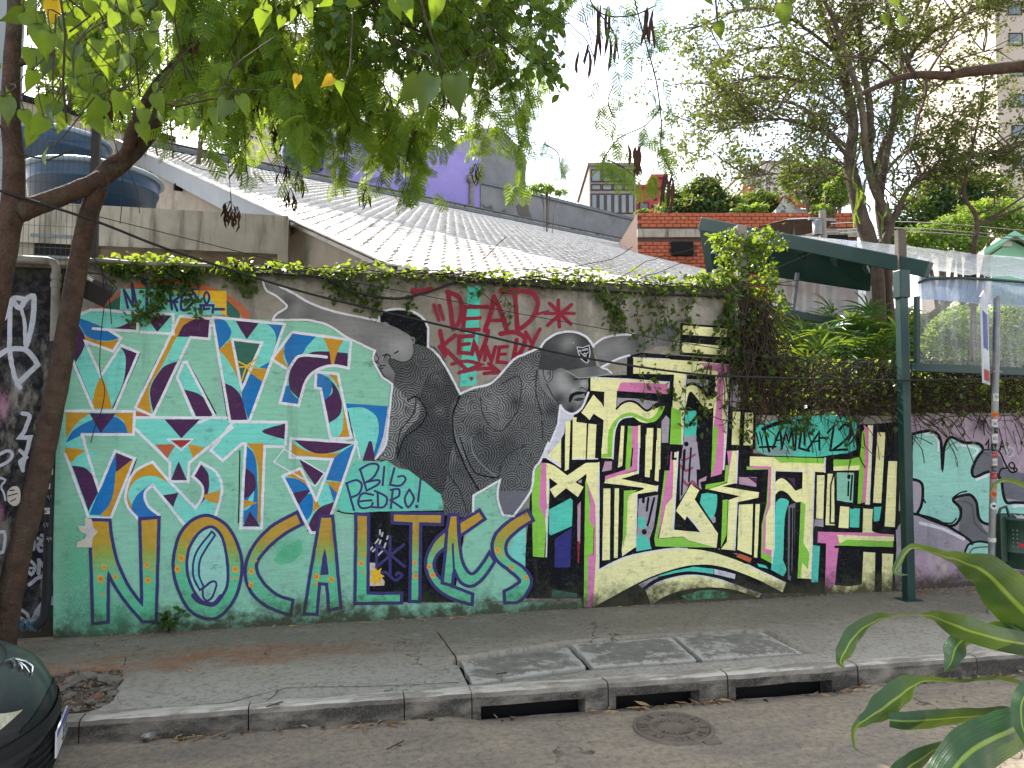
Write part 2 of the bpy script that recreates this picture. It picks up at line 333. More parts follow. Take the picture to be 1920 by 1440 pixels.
for k in range(26):
    a = 2*math.pi*k/26
    if k % 7 in (0, 3): continue
    c, s = math.cos(a), math.sin(a); rr_ = mr_*.76; l = 0.016 + 0.008*(k % 3)
    mb.obox((c*(rr_-l), s*(rr_-l), 0.006), (c*2*l, s*2*l, 0), (-s*.010, c*.010, 0), (0, 0, 0.013))
for k in range(18):
    a = math.pi*(0.15+0.7*(k % 9)/8) + (math.pi if k > 8 else 0); c, s = math.cos(a), math.sin(a)
    mb.obox((c*mr_*.36, s*mr_*.36, 0.006), (c*.03, s*.03, 0), (-s*.009, c*.009, 0), (0, 0, 0.011))
o = mb.obj('raised_pattern', M_iron, mh, kind='stuff')

# ---------------------------------------------------------------- graffiti wall
def wallmat(name, base, base2, moss=True, dark='#3b3830'):
    m, t, b = newmat(name); p = nd(t, 'NewGeometry').outputs['Position']; s = nd(t, 'SeparateXYZ', {0: p})
    n = tex(t, p, 1.6, 7, 0.65, 0.3); fine = tex(t, p, 120, 3, 0.7); v = tex(t, vmul(t, p, (3.2, 1, 0.28)), 1.4, 7, 0.7); md = tex(t, p, 11, 6, 0.7)
    col = mixc(t, mr(t, n, 0.36, 0.64), lin(base), lin(base2))
    col = mixc(t, mr(t, v, 0.52, 0.72, 0, 0.6), col, lin(dark))
    col = mixc(t, mr(t, tex(t, vmul(t, p, (1.4, 1, 0.5)), 2.3, 7, 0.7), 0.53, 0.66, 0, 0.7), col, lin('#b8b2a6'))
    col = mixc(t, mr(t, md, 0.45, 0.75, 0, 0.6), col, lin('#6b665b'))
    tp = mr(t, mth(t, 'ADD', s.outputs[2], mth(t, 'MULTIPLY', md, 0.32)), 3.36, 3.56, 0, 0.85); col = mixc(t, tp, col, lin('#34322a'))
    bt = mr(t, mth(t, 'ADD', s.outputs[2], mth(t, 'MULTIPLY', md, -0.35)), 0.02, 0.22, 0.9, 0); col = mixc(t, bt, col, lin('#3c362b'))
    t.links.new(col, b.inputs['Base Color']); b.inputs['Roughness'].default_value = 0.92; b.inputs['Specular IOR Level'].default_value = 0.15
    bump(t, b, mth(t, 'ADD', fine, mth(t, 'MULTIPLY', md, 1.5)), 0.5, 0.005); return m
M_wall = wallmat('aged_render', '#99948a', '#837e74')
M_brickr = surf('terracotta_brick', '#c06a4c', '#a0553c', 9, 0.9, 0.4, objc=False)
wall = thing('graffiti_wall', 'long rendered street wall covered with turquoise and cream graffiti, stepping down at its right', 'wall', ((XL+XR)/2, YW+0.1, ZS))
W0 = Vector(((XL+XR)/2, YW+0.1, ZS))
mb = MB(); P = [(XL, 0.0), (XR, 0.0), (XR, ZLOW), (XHR, ZLOW), (XHR, ZT), (XL, ZT)]
k = len(P); fr = [(x-W0.x, YW-W0.y, z-W0.z) for x, z in P]; bk = [(x-W0.x, YW+0.2-W0.y, z-W0.z) for x, z in P]
mb.add(fr+bk, [list(range(k)), list(range(2*k-1, k-1, -1))] + [(j, k+j, k+(j+1) % k, (j+1) % k) for j in range(k)])
mb.obj('wall_body', M_wall, wall)
M_black = wallmat('black_painted_render', '#1b1c22', '#24252b', dark='#121316')
bwall = thing('black_wall', 'black painted street wall with white tags behind the leaning trunks', 'wall', (XL-3, YW+0.14, ZS))
BY = YW + 0.06; ZB = wz(60, 500)
mb = MB(); mb.box((-9, -0.08, -0.2), (3 - 0.01, 0.12, ZB-ZS)); mb.obj('wall_body', M_black, bwall)
mb = MB(); mb.box((-9, -0.11, ZB-ZS), (2.99, 0.14, ZB-ZS+0.035)); mb.obj('coping', M_wall, bwall)
pinkw = thing('pink_wall', 'low pink wall with a turquoise bubble letter right of the green post', 'wall', (XR+6, YW+0.1, ZS))
M_pink = wallmat('pink_render', '#b59fb0', '#a392a2', dark='#8a7a88')
mb = MB(); mb.box((-6+0.01, -0.095, -0.2), (9, 0.1, ZLOW-ZS)); mb.obj('wall_body', M_pink, pinkw)
mb = MB(); mb.box((-6+0.01, -0.11, ZLOW-ZS), (9, 0.12, ZLOW-ZS+0.03)); mb.obj('coping', M_wall, pinkw)
# drain pipe on the corner
M_pvc = surf('weathered_pvc', '#8c8981', '#77736b', 8, 0.6, 0.1, stain='#4c4438', sa=0.7); M_blk = surf('black_pipe_paint', '#17181b', '#26262a', 10, 0.6, 0.2)
pp = thing('drain_pipe', 'grey drain pipe with an elbow at the wall corner, lower half black with stickers', 'pipe', atY(107, 1180, YW-0.06))
o = pp.location; a = atY(106, 492, YW-0.06) - o; mid = atY(106, 640, YW-.06) - o
mb = MB(); mb.tube([(0+a.x-1.1, 0, a.z+.03), (a.x-.07, 0, a.z+.01), (a.x-.02, 0, a.z-.005), (a.x, 0, a.z-.06), (a.x, 0, mid.z)], 0.036, 12)
for z in (a.z-.1, a.z-.17): mb.tube([(a.x, 0, z), (a.x, 0, z-.05)], 0.043, 12)
mb.obj('upper_pipe', M_pvc, pp)
mb = MB(); mb.tube([(a.x, 0, mid.z), (a.x, 0, 0.28)], 0.0362, 12); mb.tube([(a.x, 0, .28), (a.x-.01, -.01, 0.1), (a.x-.07, -.03, 0.03)], 0.037, 12); mb.obj('lower_pipe', M_blk, pp)
stc = [lin(c) for c in ('#c9c5c0', '#b9a0b8', '#d9d34a', '#cfd3d8', '#c44a5a', '#dddde0')]
SM = [surf('sticker_paper_' + n, c, None, 30, 0.6, 0.0) for n, c in (('white', '#cfcdc8'), ('pink', '#c77a9a'), ('yellow', '#cdb955'), ('red', '#b02d35'), ('blue', '#4a57a8'), ('black', '#15161a'), ('orange', '#d9702e'))]
def sticker(parent, c, r, z, h, am, wd, mat, name='sticker'):   # curved label on a round post
    mb = MB(); n = 6; P = [[(c[0]+(r+.0015)*math.cos(am-wd/2+wd*j/n), c[1]+(r+.0015)*math.sin(am-wd/2+wd*j/n), z+h*i) for j in range(n+1)] for i in (0, 1)]
    mb.grid(P); return mb.obj(name, mat, parent)
def scrib(parent, c, r, z, h, am, wd, mat, n=5, seed=0):        # small hand written marks on a label
    q = random.Random(seed); mb = MB()
    for k in range(n):
        a = am - wd*.38 + wd*.76*k/max(1, n-1); pts = [(c[0]+(r+.003)*math.cos(a+q.uniform(-.09, .09)), c[1]+(r+.003)*math.sin(a+q.uniform(-.09, .09)), z+h*q.uniform(.15, .85)) for _ in range(4)]
        mb.tube(pts, 0.0016, 3)
    mb.obj('lettering', mat, parent)
q = random.Random(3)
for k in range(13):
    z = 0.75 + k*0.11 + q.uniform(-.02, .02); h = q.uniform(.04, .09); mt = SM[q.choice([0, 0, 5, 1, 5, 0])]; am = -math.pi/2 + q.uniform(-.4, .4)
    s_ = sticker(pp, (a.x, 0), 0.037, z, h, am, 1.3, mt); scrib(s_, (a.x, 0), 0.037, z, h, am, 1.3, SM[0] if mt is SM[5] else SM[5], 5, k)
# ---------------------------------------------------------------- house behind: roof, gable, beam
angA = TH + math.atan((2800-960)/F); UA = Vector((math.sin(angA), math.cos(angA), 0)); UB = Vector((-UA.y, UA.x, 0))   # ridge direction, up-slope direction
E = atD(742, 506, 8.7)
def solve_s(px):      # distance along the verge (horizontal) that reaches photo column px
    lo, hi = 0.0, 60.0
    for _ in range(60):
        m_ = (lo+hi)/2; q_ = E + UB*m_; c_ = (q_-CAMP).dot(RX)/(q_-CAMP).dot(AX)*F + 960
        if c_ > px: lo = m_
        else: hi = m_
    return lo
sR = solve_s(215); Rh = atD(215, 268, ((E + UB*sR)-CAMP).dot(AX)); SL = (Rh.z - E.z)/sR
LR = 27.0
US = (UB + Vector((0, 0, SL))).normalized(); LS = sR*math.sqrt(1+SL*SL); UN = UA.cross(US); UN = UN if UN.z > 0 else -UN
M_tile = surf('whitewashed_roof_tile', '#e2ddd6', '#c4bcb4', 5, 0.6, 0.3, 40, 0.004, stain='#6b6158', sa=0.5)
M_gable = surf('beige_gable_render', '#a79c8c', '#8e8475', 2.5, stain='#5d5548', sa=0.6)
M_beam = surf('streaked_concrete', '#aca498', '#958c80', 3, stain='#3f382f', sa=0.9, streak=True)
M_zinc = surf('zinc_sheet', '#666f76', '#565f66', 3, 0.45, 0.1, spec=0.5, metal=0.3)
M_void = surf('dark_interior', '#141414', '#0c0c0c', 3)
house = thing('tiled_house', 'house behind the wall with a broad whitewashed tile roof and a streaked concrete beam', 'house', (E.x, E.y, 0))
H0 = Vector((E.x, E.y, 0))
def H(p): return Vector(p) - H0
def LA(v):      # roof length at slope distance v: the right end is cut as a hip
    return LE + (LRG-LE)*v/LS
def findL(base, px):
    lo, hi = 0.0, 80.0
    for _ in range(50):
        m_ = (lo+hi)/2; q_ = base + UA*m_
        if (q_-CAMP).dot(RX)/(q_-CAMP).dot(AX)*F + 960 < px: lo = m_
        else: hi = m_
    return lo
LE, LRG = findL(E, 1400), findL(E + US*LS, 1322); LR = LRG
roof = MB(); rb = [E - UN*0.06 - US*0.1, E - UN*0.06 - US*0.1 + UA*LE, E - UN*.06 + US*LS + UA*LRG, E - UN*.06 + US*LS]; rb = [H(p_) for p_ in rb]
roof.add(rb + [p_ + UN*0.05 for p_ in rb], [(3,2,1,0),(4,5,6,7),(0,1,5,4),(1,2,6,5),(2,3,7,6),(3,0,4,7)]); roof_o = roof.obj('roof', M_tile, house)
TW, TL = 0.245, 0.40
prof = [(-0.5, 0.0), (-0.3, 0.0), (-0.16, 0.038), (0.0, 0.058), (0.16, 0.038), (0.3, 0.0), (0.5, 0.0)]
def tileV(jig=0.0, q=None):
    vs = []
    for k_, (e, lift) in enumerate(((-0.03, 0.036), (TL+0.02, 0.012))):
        for a_, h_ in prof: vs.append(UA*(a_*TW) + US*e + UN*(h_+lift))
    for a_, h_ in prof: vs.append(UA*(a_*TW) + US*(-0.03) + UN*(h_*0.6+0.004))
    return vs
n_ = len(prof); TF = [(j, j+1, n_+j+1, n_+j) for j in range(n_-1)] + [(2*n_+j, 2*n_+j+1, j+1, j) for j in range(n_-1)]
tm = MB(); tm.add(tileV(), TF, 0, False); tile_me = tm.mesh('roof_tile', M_tile)
cells = []
for r_ in range(int(LS/TL)):
    for c_ in range(int(LA(r_*TL)/TW)):
        p = E + UA*((c_+.5)*TW) + US*(r_*TL); d = (p-CAMP).dot(AX); px = 960+F*(p-CAMP).dot(RX)/d
        if px < 1420: cells.append(((p-CAMP).length, p))
cells.sort(key=lambda c: c[0])
vis = [c for c in cells if 790 - F*(c[1].z-2)/((c[1]-CAMP).dot(AX)) < 545]
near = vis[:290]; nid = set(id(c) for c in near)
q = random.Random(5)
for d_, p in near:
    o = mk('roof_tile', tile_me, roof_o, H(p)+UN*q.uniform(0, .008)); o.rotation_euler = (q.uniform(-.012, .012), q.uniform(-.012, .012), q.uniform(-.02, .02))
tv = np.array([tuple(v) for v in tileV()]); rest = [c[1] for c in cells if id(c) not in nid]
V = np.concatenate([tv + np.array(H(p)) + np.array(UN)*q.uniform(0, .008) for p in rest]); fb = np.array(TF); nf = np.concatenate([fb + i*len(tv) for i in range(len(rest))])
mk('roof_tiles', np_mesh('roof_tiles', V, nf, M_tile), roof_o, kind='stuff')
# verge board, gable wall
sV = solve_s(536)/math.cos(math.atan(SL)); vb = MB(); vb.obox(H(E + US*sV - UA*0.10 - UN*0.30), UA*0.06, US*(LS+.2-sV), UN*0.34); vb.obj('verge_board', M_zinc, house)
vg = MB(); vg.obox(H(E - UA*0.13 + UN*0.045), UA*0.25, US*(LS+.2), UN*0.02); vg.obj('verge_flashing', M_tile, house)
gw = MB(); a0 = H(E); rp = H(E + UB*sR)
for off in (0.12, 0.3):
    pass
pts = [Vector((0,0,0)), Vector((0,0,E.z-.05)), Vector((rp.x, rp.y, Rh.z-.05)), Vector((rp.x, rp.y, 0))]
pts = [p + UA*0.05 for p in pts]; p2 = [p + UA*0.15 for p in pts]
gw.add(pts+p2, [(0,1,2,3), (7,6,5,4), (1,5,6,2), (0,4,5,1)]); gw.obj('gable_wall', M_gable, house)
bk = MB(); o_ = H(E + UB*sR); bk.obox(Vector((o_.x, o_.y, 0)), UA*LR, UB*0.2, Vector((0,0,Rh.z-.15))); bk.obj('ridge_wall', M_gable, house)
for px_ in (352, 450, 515):    # rafter ends poking out under the verge
    s_ = solve_s(px_-22); z_ = E.z + SL*s_ - 0.42; p = H(E + UB*s_); mb = MB(); mb.obox(Vector((p.x, p.y, z_)) - UA*0.12, UB*0.09, UA*0.16, Vector((0,0,0.13))); mb.obj('rafter_end', M_void, house)
# concrete beam and the rooms under it (parallel to the street)
YBm = 11.05
def BY_(px, py): return atY(px, py, YBm)
bl, br_ = BY_(-60, 372), BY_(541, 405); bb = BY_(541, 477)
mb = MB(); mb.box((bl.x-H0.x-2, YBm-H0.y, bb.z), (br_.x-H0.x, YBm+0.22-H0.y, br_.z)); mb.obj('concrete_beam', M_beam, house)
mb = MB(); mb.box((bl.x-H0.x-2, YBm+.22-H0.y, bb.z+.42), (br_.x-H0.x, YBm+3.2-H0.y, bb.z+.55)); mb.obj('roof_slab', M_beam, house)
wl = BY_(180, 460); mb = MB(); mb.box((bl.x-H0.x-2, YBm+.05-H0.y, 0), (wl.x-H0.x, YBm+.2-H0.y, bb.z)); mb.obj('front_wall', M_gable, house)
mb = MB(); mb.box((wl.x-H0.x, YBm+.9-H0.y, 0), (br_.x-H0.x-.3, YBm+1.0-H0.y, bb.z)); mb.obj('recess_wall', M_void, house)
pl = BY_(541, 500); pL = BY_(520, 500); mb = MB(); mb.box((pL.x-H0.x, YBm-H0.y, 0), (pl.x-H0.x-.003, YBm+.25-H0.y, bb.z)); mb.obj('pillar', M_beam, house)
wa, wb = atY(66, 445, YBm+.04), atY(165, 472, YBm+.04)
mb = MB(); mb.box((wa.x-H0.x, YBm+.02-H0.y, wb.z-.1), (wb.x-H0.x, YBm+.045-H0.y, wa.z)); wo = mb.obj('window', M_void, house)
mb = MB()
for zz in (wa.z, wb.z-.12): mb.box((wa.x-H0.x-.04, YBm-.01-H0.y, zz), (wb.x-H0.x+.04, YBm+.04-H0.y, zz+.04))
mb.obj('window_frame', M_zinc, wo)
# ridge gutter flashing and parapets behind
par = thing('ridge_parapet', 'long pale metal capped parapet along the top of the white tiled roof', 'parapet', (E.x, E.y, 0))
RG = E + US*LS
mb = MB(); mb.obox(H(RG + UB*0.05 - Vector((0,0,.15))), UA*LR, UB*0.12, Vector((0,0,0.42))); mb.obj('upstand', M_beam, par)
mb = MB(); mb.obox(H(RG - UB*0.25 + Vector((0,0,.06))), UA*LR, UB*0.34, Vector((0,0,0.03))); mb.obox(H(RG - UB*0.26 + Vector((0,0,.0))), UA*LR, UB*0.02, Vector((0,0,0.10)));  mb.obox(H(RG + UB*0.0 + Vector((0,0,.28))), UA*LR, UB*0.24, Vector((0,0,0.03))); mb.obj('gutter', M_zinc, par)
YP = RG + UB*0.7       # plane of the purple/grey walls, parallel with the ridge
def onP(px, py, off=0.0): return atP(px, py, YP + UB*off, UB)
def slabP(name, pts, th, mat, parent, off=0.0):
    """outline given in the photo, laid on a wall parallel with the ridge, with real thickness"""
    a_ = [H(onP(x, y, off)) for x, y in pts]; b_ = [p + UB*th for p in a_]; k = len(a_); mb = MB()
    mb.add(a_+b_, [list(range(k)), list(range(2*k-1, k-1, -1))] + [(j, k+j, k+(j+1) % k, (j+1) % k) for j in range(k)]); return mb.obj(name, mat, parent)
def PP(pts): return pts
M_purple = surf('purple_render', '#9d92d2', '#9186c6', 1.2, 0.85, 0.5, 14, 0.02)
M_gren = surf('grey_cement_render', '#8b8d8f', '#77797b', 1.4, stain='#5f605f', sa=0.6)
M_lid = surf('roof_felt', '#8d8078', '#77695f', 3)
pur = thing('purple_building', 'purple rendered house behind the tiled roof, half hidden by hanging foliage', 'house', (E.x, E.y, 0))
slabP('wall', [(628, 430), (901, 470), (901, 310), (900, 292), (628, 232)], 5.0, M_purple, pur)
a_ = onP(884, 345, -.06); b_ = onP(884, 400, -.06); mb = MB(); mb.tube([H(b_), H(a_)], 0.10, 10); mb.lathe(H(a_), [(0.10, 0), (0.2, .12), (0.2, .3), (.17, .3)], 12); mb.obj('downpipe', M_pvc, pur)
gre = thing('grey_building', 'bare grey rendered building with peeling plaster between the purple house and the brick wall', 'building', (E.x, E.y, 0))
slabP('wall', [(901.5, 470), (1262, 520), (1262, 432), (1256, 427), (985, 360), (901.5, 342)], 4.0, M_gren, gre, -.05)
slabP('upper_wall', [(901.5, 400), (986, 400), (986, 290), (940, 240), (901.5, 240)], 4.0, M_gren, gre, 1.5)
slabP('coping', [(901.5, 344), (985, 362), (1256, 430), (1262, 433), (1262, 427), (985, 356), (901.5, 338)], 4.2, M_zinc, gre, -.12)
mb = MB(); A_, B_ = H(onP(985, 358, 0.1)), H(onP(1258, 428, 0.1)); C_, D_ = A_ + UB*6 + Vector((0,0,0.9)), B_ + UB*6 + Vector((0,0,.5))
mb.add([A_, B_, D_, C_], [(0,1,2,3)]); mb.add([A_-Vector((0,0,.1)), B_-Vector((0,0,.1)), D_-Vector((0,0,.1)), C_-Vector((0,0,.1))], [(3,2,1,0)]); mb.obj('roof', M_lid, gre)
M_peel = surf('exposed_brickwork', '#5e5b55', '#6d6a62', 22, bmp=0.8, bs=30, bd=0.02)
for pts in ([(968, 385), (976, 382), (984, 386), (990, 382), (992, 395), (998, 412), (985, 408), (972, 402)], [(938, 398), (946, 392), (953, 403), (948, 408)], [(912, 388), (922, 384), (926, 396), (916, 398), (903, 382)], [(1168, 446), (1180, 447), (1188, 452), (1172, 450)]):
    slabP('peeled_patch', pts, 0.02, M_peel, gre, -.07)
bei = thing('beige_building', 'pale beige building with a dark roof edge behind the wire fence at far left', 'building', (E.x, E.y, 0))
slabP('wall', [(-80, 420), (330, 420), (330, 262), (150, 215), (-80, 152)], 4.0, M_gable, bei, 2.0)
slabP('roof_edge', [(-80, 154), (150, 217), (330, 264), (330, 256), (150, 207), (-80, 142)], 4.4, M_void, bei, 1.9)
# water tanks -----------------------------------------------------------
M_tankb = surf('tank_blue_plastic', '#1d3d5a', '#18344b', 2, 0.4, 0.05, spec=0.5); M_tankl = surf('faded_blue_plastic', '#466880', '#3c596d', 2, 0.45, 0.05, spec=0.5)
def tank(px0, px1, pyt, pyb, depth, mat, label, lid=0.12):
    a, b = atD(px0, pyt, depth), atD(px1, pyt, depth); r = (b-a).length/2; c = (a+b)/2; h = a.z - atD(px0, pyb, depth).z + .15
    t_ = thing('water_tank', label, 'water tank', (c.x, c.y, a.z-h), 'plastic water tanks on the roofs'); mb = MB()
    mb.lathe((0,0,0), [(0.01, 0), (r*.80, 0), (r*.83, h*.3), (r*.845, h*.31), (r*.86, h*.36), (r*.875, h*.37), (r*.9, h*.62), (r*.915, h*.63), (r*.93, h*.70), (r*.92, h*.71), (r*.95, h*.93)], 36); mb.obj('tank_body', mat, t_)
    mb = MB(); mb.lathe((0,0,0), [(r*.93, h*.90), (r, h*.91), (r*1.0, h*.96), (r*.97, h), (r*.6, h+lid*.6), (r*.2, h+lid), (0.01, h+lid)], 36); mb.obj('lid', SMl, t_)
SMl = surf('tank_lid_plastic', '#7d929f', '#6a7f8c', 2, 0.4, 0.05, spec=0.5)
tank(57, 297, 330, 398, atY(180, 380, 12.3).dot(AX), M_tankb, 'wide blue water tank standing on the concrete slab behind the crossing branches')
tank(15, 200, 262, 335, atY(180, 380, 14.6).dot(AX), M_tankb, 'dark blue water tank partly hidden by large leaves, behind the front tank')
tank(525, 632, 274, 318, (YP+UB*2+UA*6).dot(AX), surf('tank_royal_blue', '#2747a0', '#1f3c86', 2, 0.4, 0.05, spec=0.5), 'bright blue water tank rising above the ridge of the tiled roof')
# ================================================================ THE GRAFFITI (flat paint on the wall, built as sheets a fraction of a millimetre apart)
FRM = {'A': (0,480,4), 'B': (0,800,4), 'C': (400,500,4), 'D': (400,820,4), 'E': (700,500,4), 'F': (800,820,4), 'G': (1080,520,4), 'H': (1000,840,4),
       'I': (1400,480,3.6923), 'J': (1400,780,3.6923), 'P': (0,0,1), 'K': (0,820,3.6), 'M': (180,240,4), 'N': (0,1100,4)}
def weather_group():
    gt = bpy.data.node_groups.new('weathered_paint', 'ShaderNodeTree')
    gt.interface.new_socket('Color', in_out='INPUT', socket_type='NodeSocketColor')
    gt.interface.new_socket('Color', in_out='OUTPUT', socket_type='NodeSocketColor'); gt.interface.new_socket('Normal', in_out='OUTPUT', socket_type='NodeSocketVector')
    gi = gt.nodes.new('NodeGroupInput'); go = gt.nodes.new('NodeGroupOutput'); t = gt
    p = nd(t, 'NewGeometry').outputs['Position']; s = nd(t, 'SeparateXYZ', {0: p}); c = gi.outputs[0]
    big = tex(t, p, 2.1, 6, 0.62, 0.3); md = tex(t, p, 17, 6, 0.7); fine = tex(t, p, 130, 3, 0.7); brush = tex(t, vmul(t, p, (2, 1, 14)), 3, 5, 0.65)
    hs = nd(t, 'HueSaturation', {'Saturation': 0.88, 'Value': 0.84, 'Color': c}).outputs[0]
    col = mixc(t, mr(t, big, 0.38, 0.66, 0, 0.6), c, hs)
    col = nd(t, 'HueSaturation', {'Value': mr(t, brush, 0.3, 0.7, 0.9, 1.12), 'Color': col}).outputs[0]
    col = mixc(t, mr(t, md, 0.56, 0.74, 0, 0.40), col, lin('#55584e'))          # mildew
    col = mixc(t, mth(t, 'MULTIPLY', mr(t, tex(t, vmul(t, p, (1.0, 1, 1.6)), 5.5, 8, 0.78), 0.57, 0.64, 0, 0.42), mr(t, big, 0.42, 0.55)), col, lin('#39463d'))   # scratches and mould
    col = mixc(t, mr(t, fine, 0.60, 0.72, 0, 0.16), col, lin('#b9b9b2'))          # chalking
    col = mixc(t, mr(t, tex(t, p, 75, 2, 0.5), 0.67, 0.72, 0, 0.55), col, lin('#6d6b63'))   # chips
    st = tex(t, vmul(t, p, (6, 1, 0.35)), 1.3, 6, 0.7); col = mixc(t, mr(t, st, 0.56, 0.72, 0, 0.3), col, lin('#4c4a42'))
    h = mth(t, 'ADD', mth(t, 'MULTIPLY', mth(t, 'SUBTRACT', tex(t, p, 5.5, 7, 0.72), 0.5), 0.85), mth(t, 'SUBTRACT', s.outputs[2], ZS))
    col = mixc(t, mr(t, h, 0.02, 0.2, 0.92, 0), col, lin('#41392d'))                # splash dirt and moss of the foot of the wall
    h2 = mth(t, 'ADD', mth(t, 'MULTIPLY', mth(t, 'SUBTRACT', tex(t, p, 8, 7, 0.8), 0.5), 1.5), mth(t, 'SUBTRACT', s.outputs[2], ZS))
    col = mixc(t, mr(t, h2, 0.02, 0.3, 0.4, 0), col, lin('#35412f'))
    bp = nd(t, 'Bump', {'Strength': 0.35, 'Distance': 0.004, 'Height': mth(t, 'ADD', fine, md)})
    t.links.new(col, go.inputs[0]); t.links.new(bp.outputs[0], go.inputs[1]); return gt
WG = weather_group()
PC = {'teal': '#86c2a8', 'tealb': '#74d0c2', 'tealg': '#5fbd92', 'purp': '#4b2950', 'blue': '#1470b4', 'och': '#c28d20', 'white': '#dcdce4', 'navy': '#3b3670', 'dgrn': '#34695a',
      'dot': '#dca13c', 'cream': '#ece8a8', 'lime': '#86c640', 'pink': '#d77cae', 'blk': '#101218', 'cyan': '#4fc7b2', 'ind': '#2e2f79', 'crim': '#8c2238', 'crims': '#9a4a66', 'org': '#d45f2b', 'lav': '#a29aa6',
      'lavp': '#b792a6', 'red': '#a52a2c', 'rust': '#b5603c', 'gry': '#6b6c70', 'lgr': '#c9c9d6', 'bubt': '#63c5ae', 'skin': '#84868a', 'dark': '#33353a', 'cap': '#26272b', 'skl': '#a3a4a6', 'yel': '#dcaf28', 'bub': '#93cdbf',
      'wht2': '#b9bbc4', 'ltbl': '#3f86ae', 'paper': '#c6bdb0', 'haze': '#6a6b74', 'shade': '#54565b'}
_pm = {}
def pmat(k):
    if k in _pm: return _pm[k]
    m, t, b = newmat('paint_' + k)
    if k == 'grad':
        p = nd(t, 'NewGeometry').outputs['Position']; z = nd(t, 'SeparateXYZ', {0: p}).outputs[2]
        zz = mth(t, 'ADD', z, mth(t, 'MULTIPLY', mth(t, 'SUBTRACT', tex(t, p, 3.5, 5, 0.6), 0.5), 0.22))
        r = nd(t, 'ValToRGB', {0: mr(t, zz, 0.2, 1.25)}); e = r.color_ramp.elements
        e[0].position = 0.0; e[0].color = (*lin('#5cb990'), 1); e[1].position = 1.0; e[1].color = (*lin('#c08f2e'), 1)
        for ps, c in ((0.42, '#60bd93'), (0.6, '#8fa64c'), (0.72, '#b39431')):
            x = e.new(ps); x.color = (*lin(c), 1)
        c = r.outputs[0]
    elif k == 'tattoo' or k == 'tattoo2':
        p = nd(t, 'NewGeometry').outputs['Position']; sh = nd(t, 'Attribute', attribute_name='shade').outputs['Fac']
        v2 = nd(t, 'VectorMath', {0: p, 1: nd(t, 'VectorMath', {0: nd(t, 'TexNoise', {'Vector': p, 'Scale': 2.5}).outputs[1], 'Scale': 0.08}, operation='SCALE').outputs[0]}, operation='ADD').outputs[0]
        v2 = vmul(t, v2, (1, 0, 1)); vo = nd(t, 'TexVoronoi', {'Vector': v2, 'Scale': 7.5, 'Randomness': 1.0})
        dr = nd(t, 'VectorMath', {0: vo.outputs['Color'], 1: (0.5, 0.5, 0.5)}, operation='SUBTRACT').outputs[0]; dr = nd(t, 'VectorMath', {0: vmul(t, dr, (1, 0, 1))}, operation='NORMALIZE').outputs[0]
        cc = nd(t, 'VectorMath', {0: vo.outputs['Position'], 1: nd(t, 'VectorMath', {0: dr, 'Scale': 0.05}, operation='SCALE').outputs[0]}, operation='ADD').outputs[0]
        d = nd(t, 'VectorMath', {0: v2, 1: vmul(t, cc, (1, 0, 1))}, operation='DISTANCE').outputs['Value']
        wv = mth(t, 'SINE', mth(t, 'MULTIPLY', d, 265.0)); ln = mr(t, mth(t, 'ADD', wv, mth(t, 'MULTIPLY', tex(t, p, 18, 4, 0.6), 1.6)), 0.1, 1.7)
        lo, hi = ('#383a3f', '#a2a39f') if k == 'tattoo' else ('#2e3034', '#a5a59f')
        base = mixc(t, sh, lin('#191b20'), lin('#4c4e54')); lnc = mixc(t, sh, lin(lo), lin(hi)); c = mixc(t, ln, base, lnc)
    elif k == 'grey':
        c = mixc(t, nd(t, 'Attribute', attribute_name='shade').outputs['Fac'], lin('#1d1f23'), lin('#b4b5b4'))
    else: c = lin(PC[k])
    gn = t.nodes.new('ShaderNodeGroup'); gn.node_tree = WG
    if isinstance(c, bpy.types.NodeSocket): t.links.new(c, gn.inputs[0])
    else: gn.inputs[0].default_value = (*c, 1)
    t.links.new(gn.outputs[0], b.inputs['Base Color']); t.links.new(gn.outputs[1], b.inputs['Normal'])
    b.inputs['Roughness'].default_value = 0.8; b.inputs['Specular IOR Level'].default_value = 0.12
    _pm[k] = m; return m
def fogmat(k, op, soft=6.0):     # thin overspray that lets the wall through
    n = 'spray_%s_%d' % (k, int(op*100))
    if n in _pm: return _pm[n]
    m, t, b = newmat(n); p = nd(t, 'NewGeometry').outputs['Position']; b.inputs['Base Color'].default_value = (*lin(PC[k]), 1); b.inputs['Roughness'].default_value = 0.8
    a = nd(t, 'Attribute', attribute_name='shade').outputs['Fac']
    al = mth(t, 'MULTIPLY', mth(t, 'MULTIPLY', a, op), mr(t, tex(t, p, 90, 3, 0.7), 0.25, 0.6)); t.links.new(al, b.inputs['Alpha']); _pm[n] = m; return m
def parse(fr, s):
    ox, oy, sc_ = FRM[fr]; P = []
    for tk in s.split():
        sm = tk[0] == '~'; x, y = tk.lstrip('~').split(','); P.append((float(x)/sc_+ox, float(y)/sc_+oy, sm))
    return P
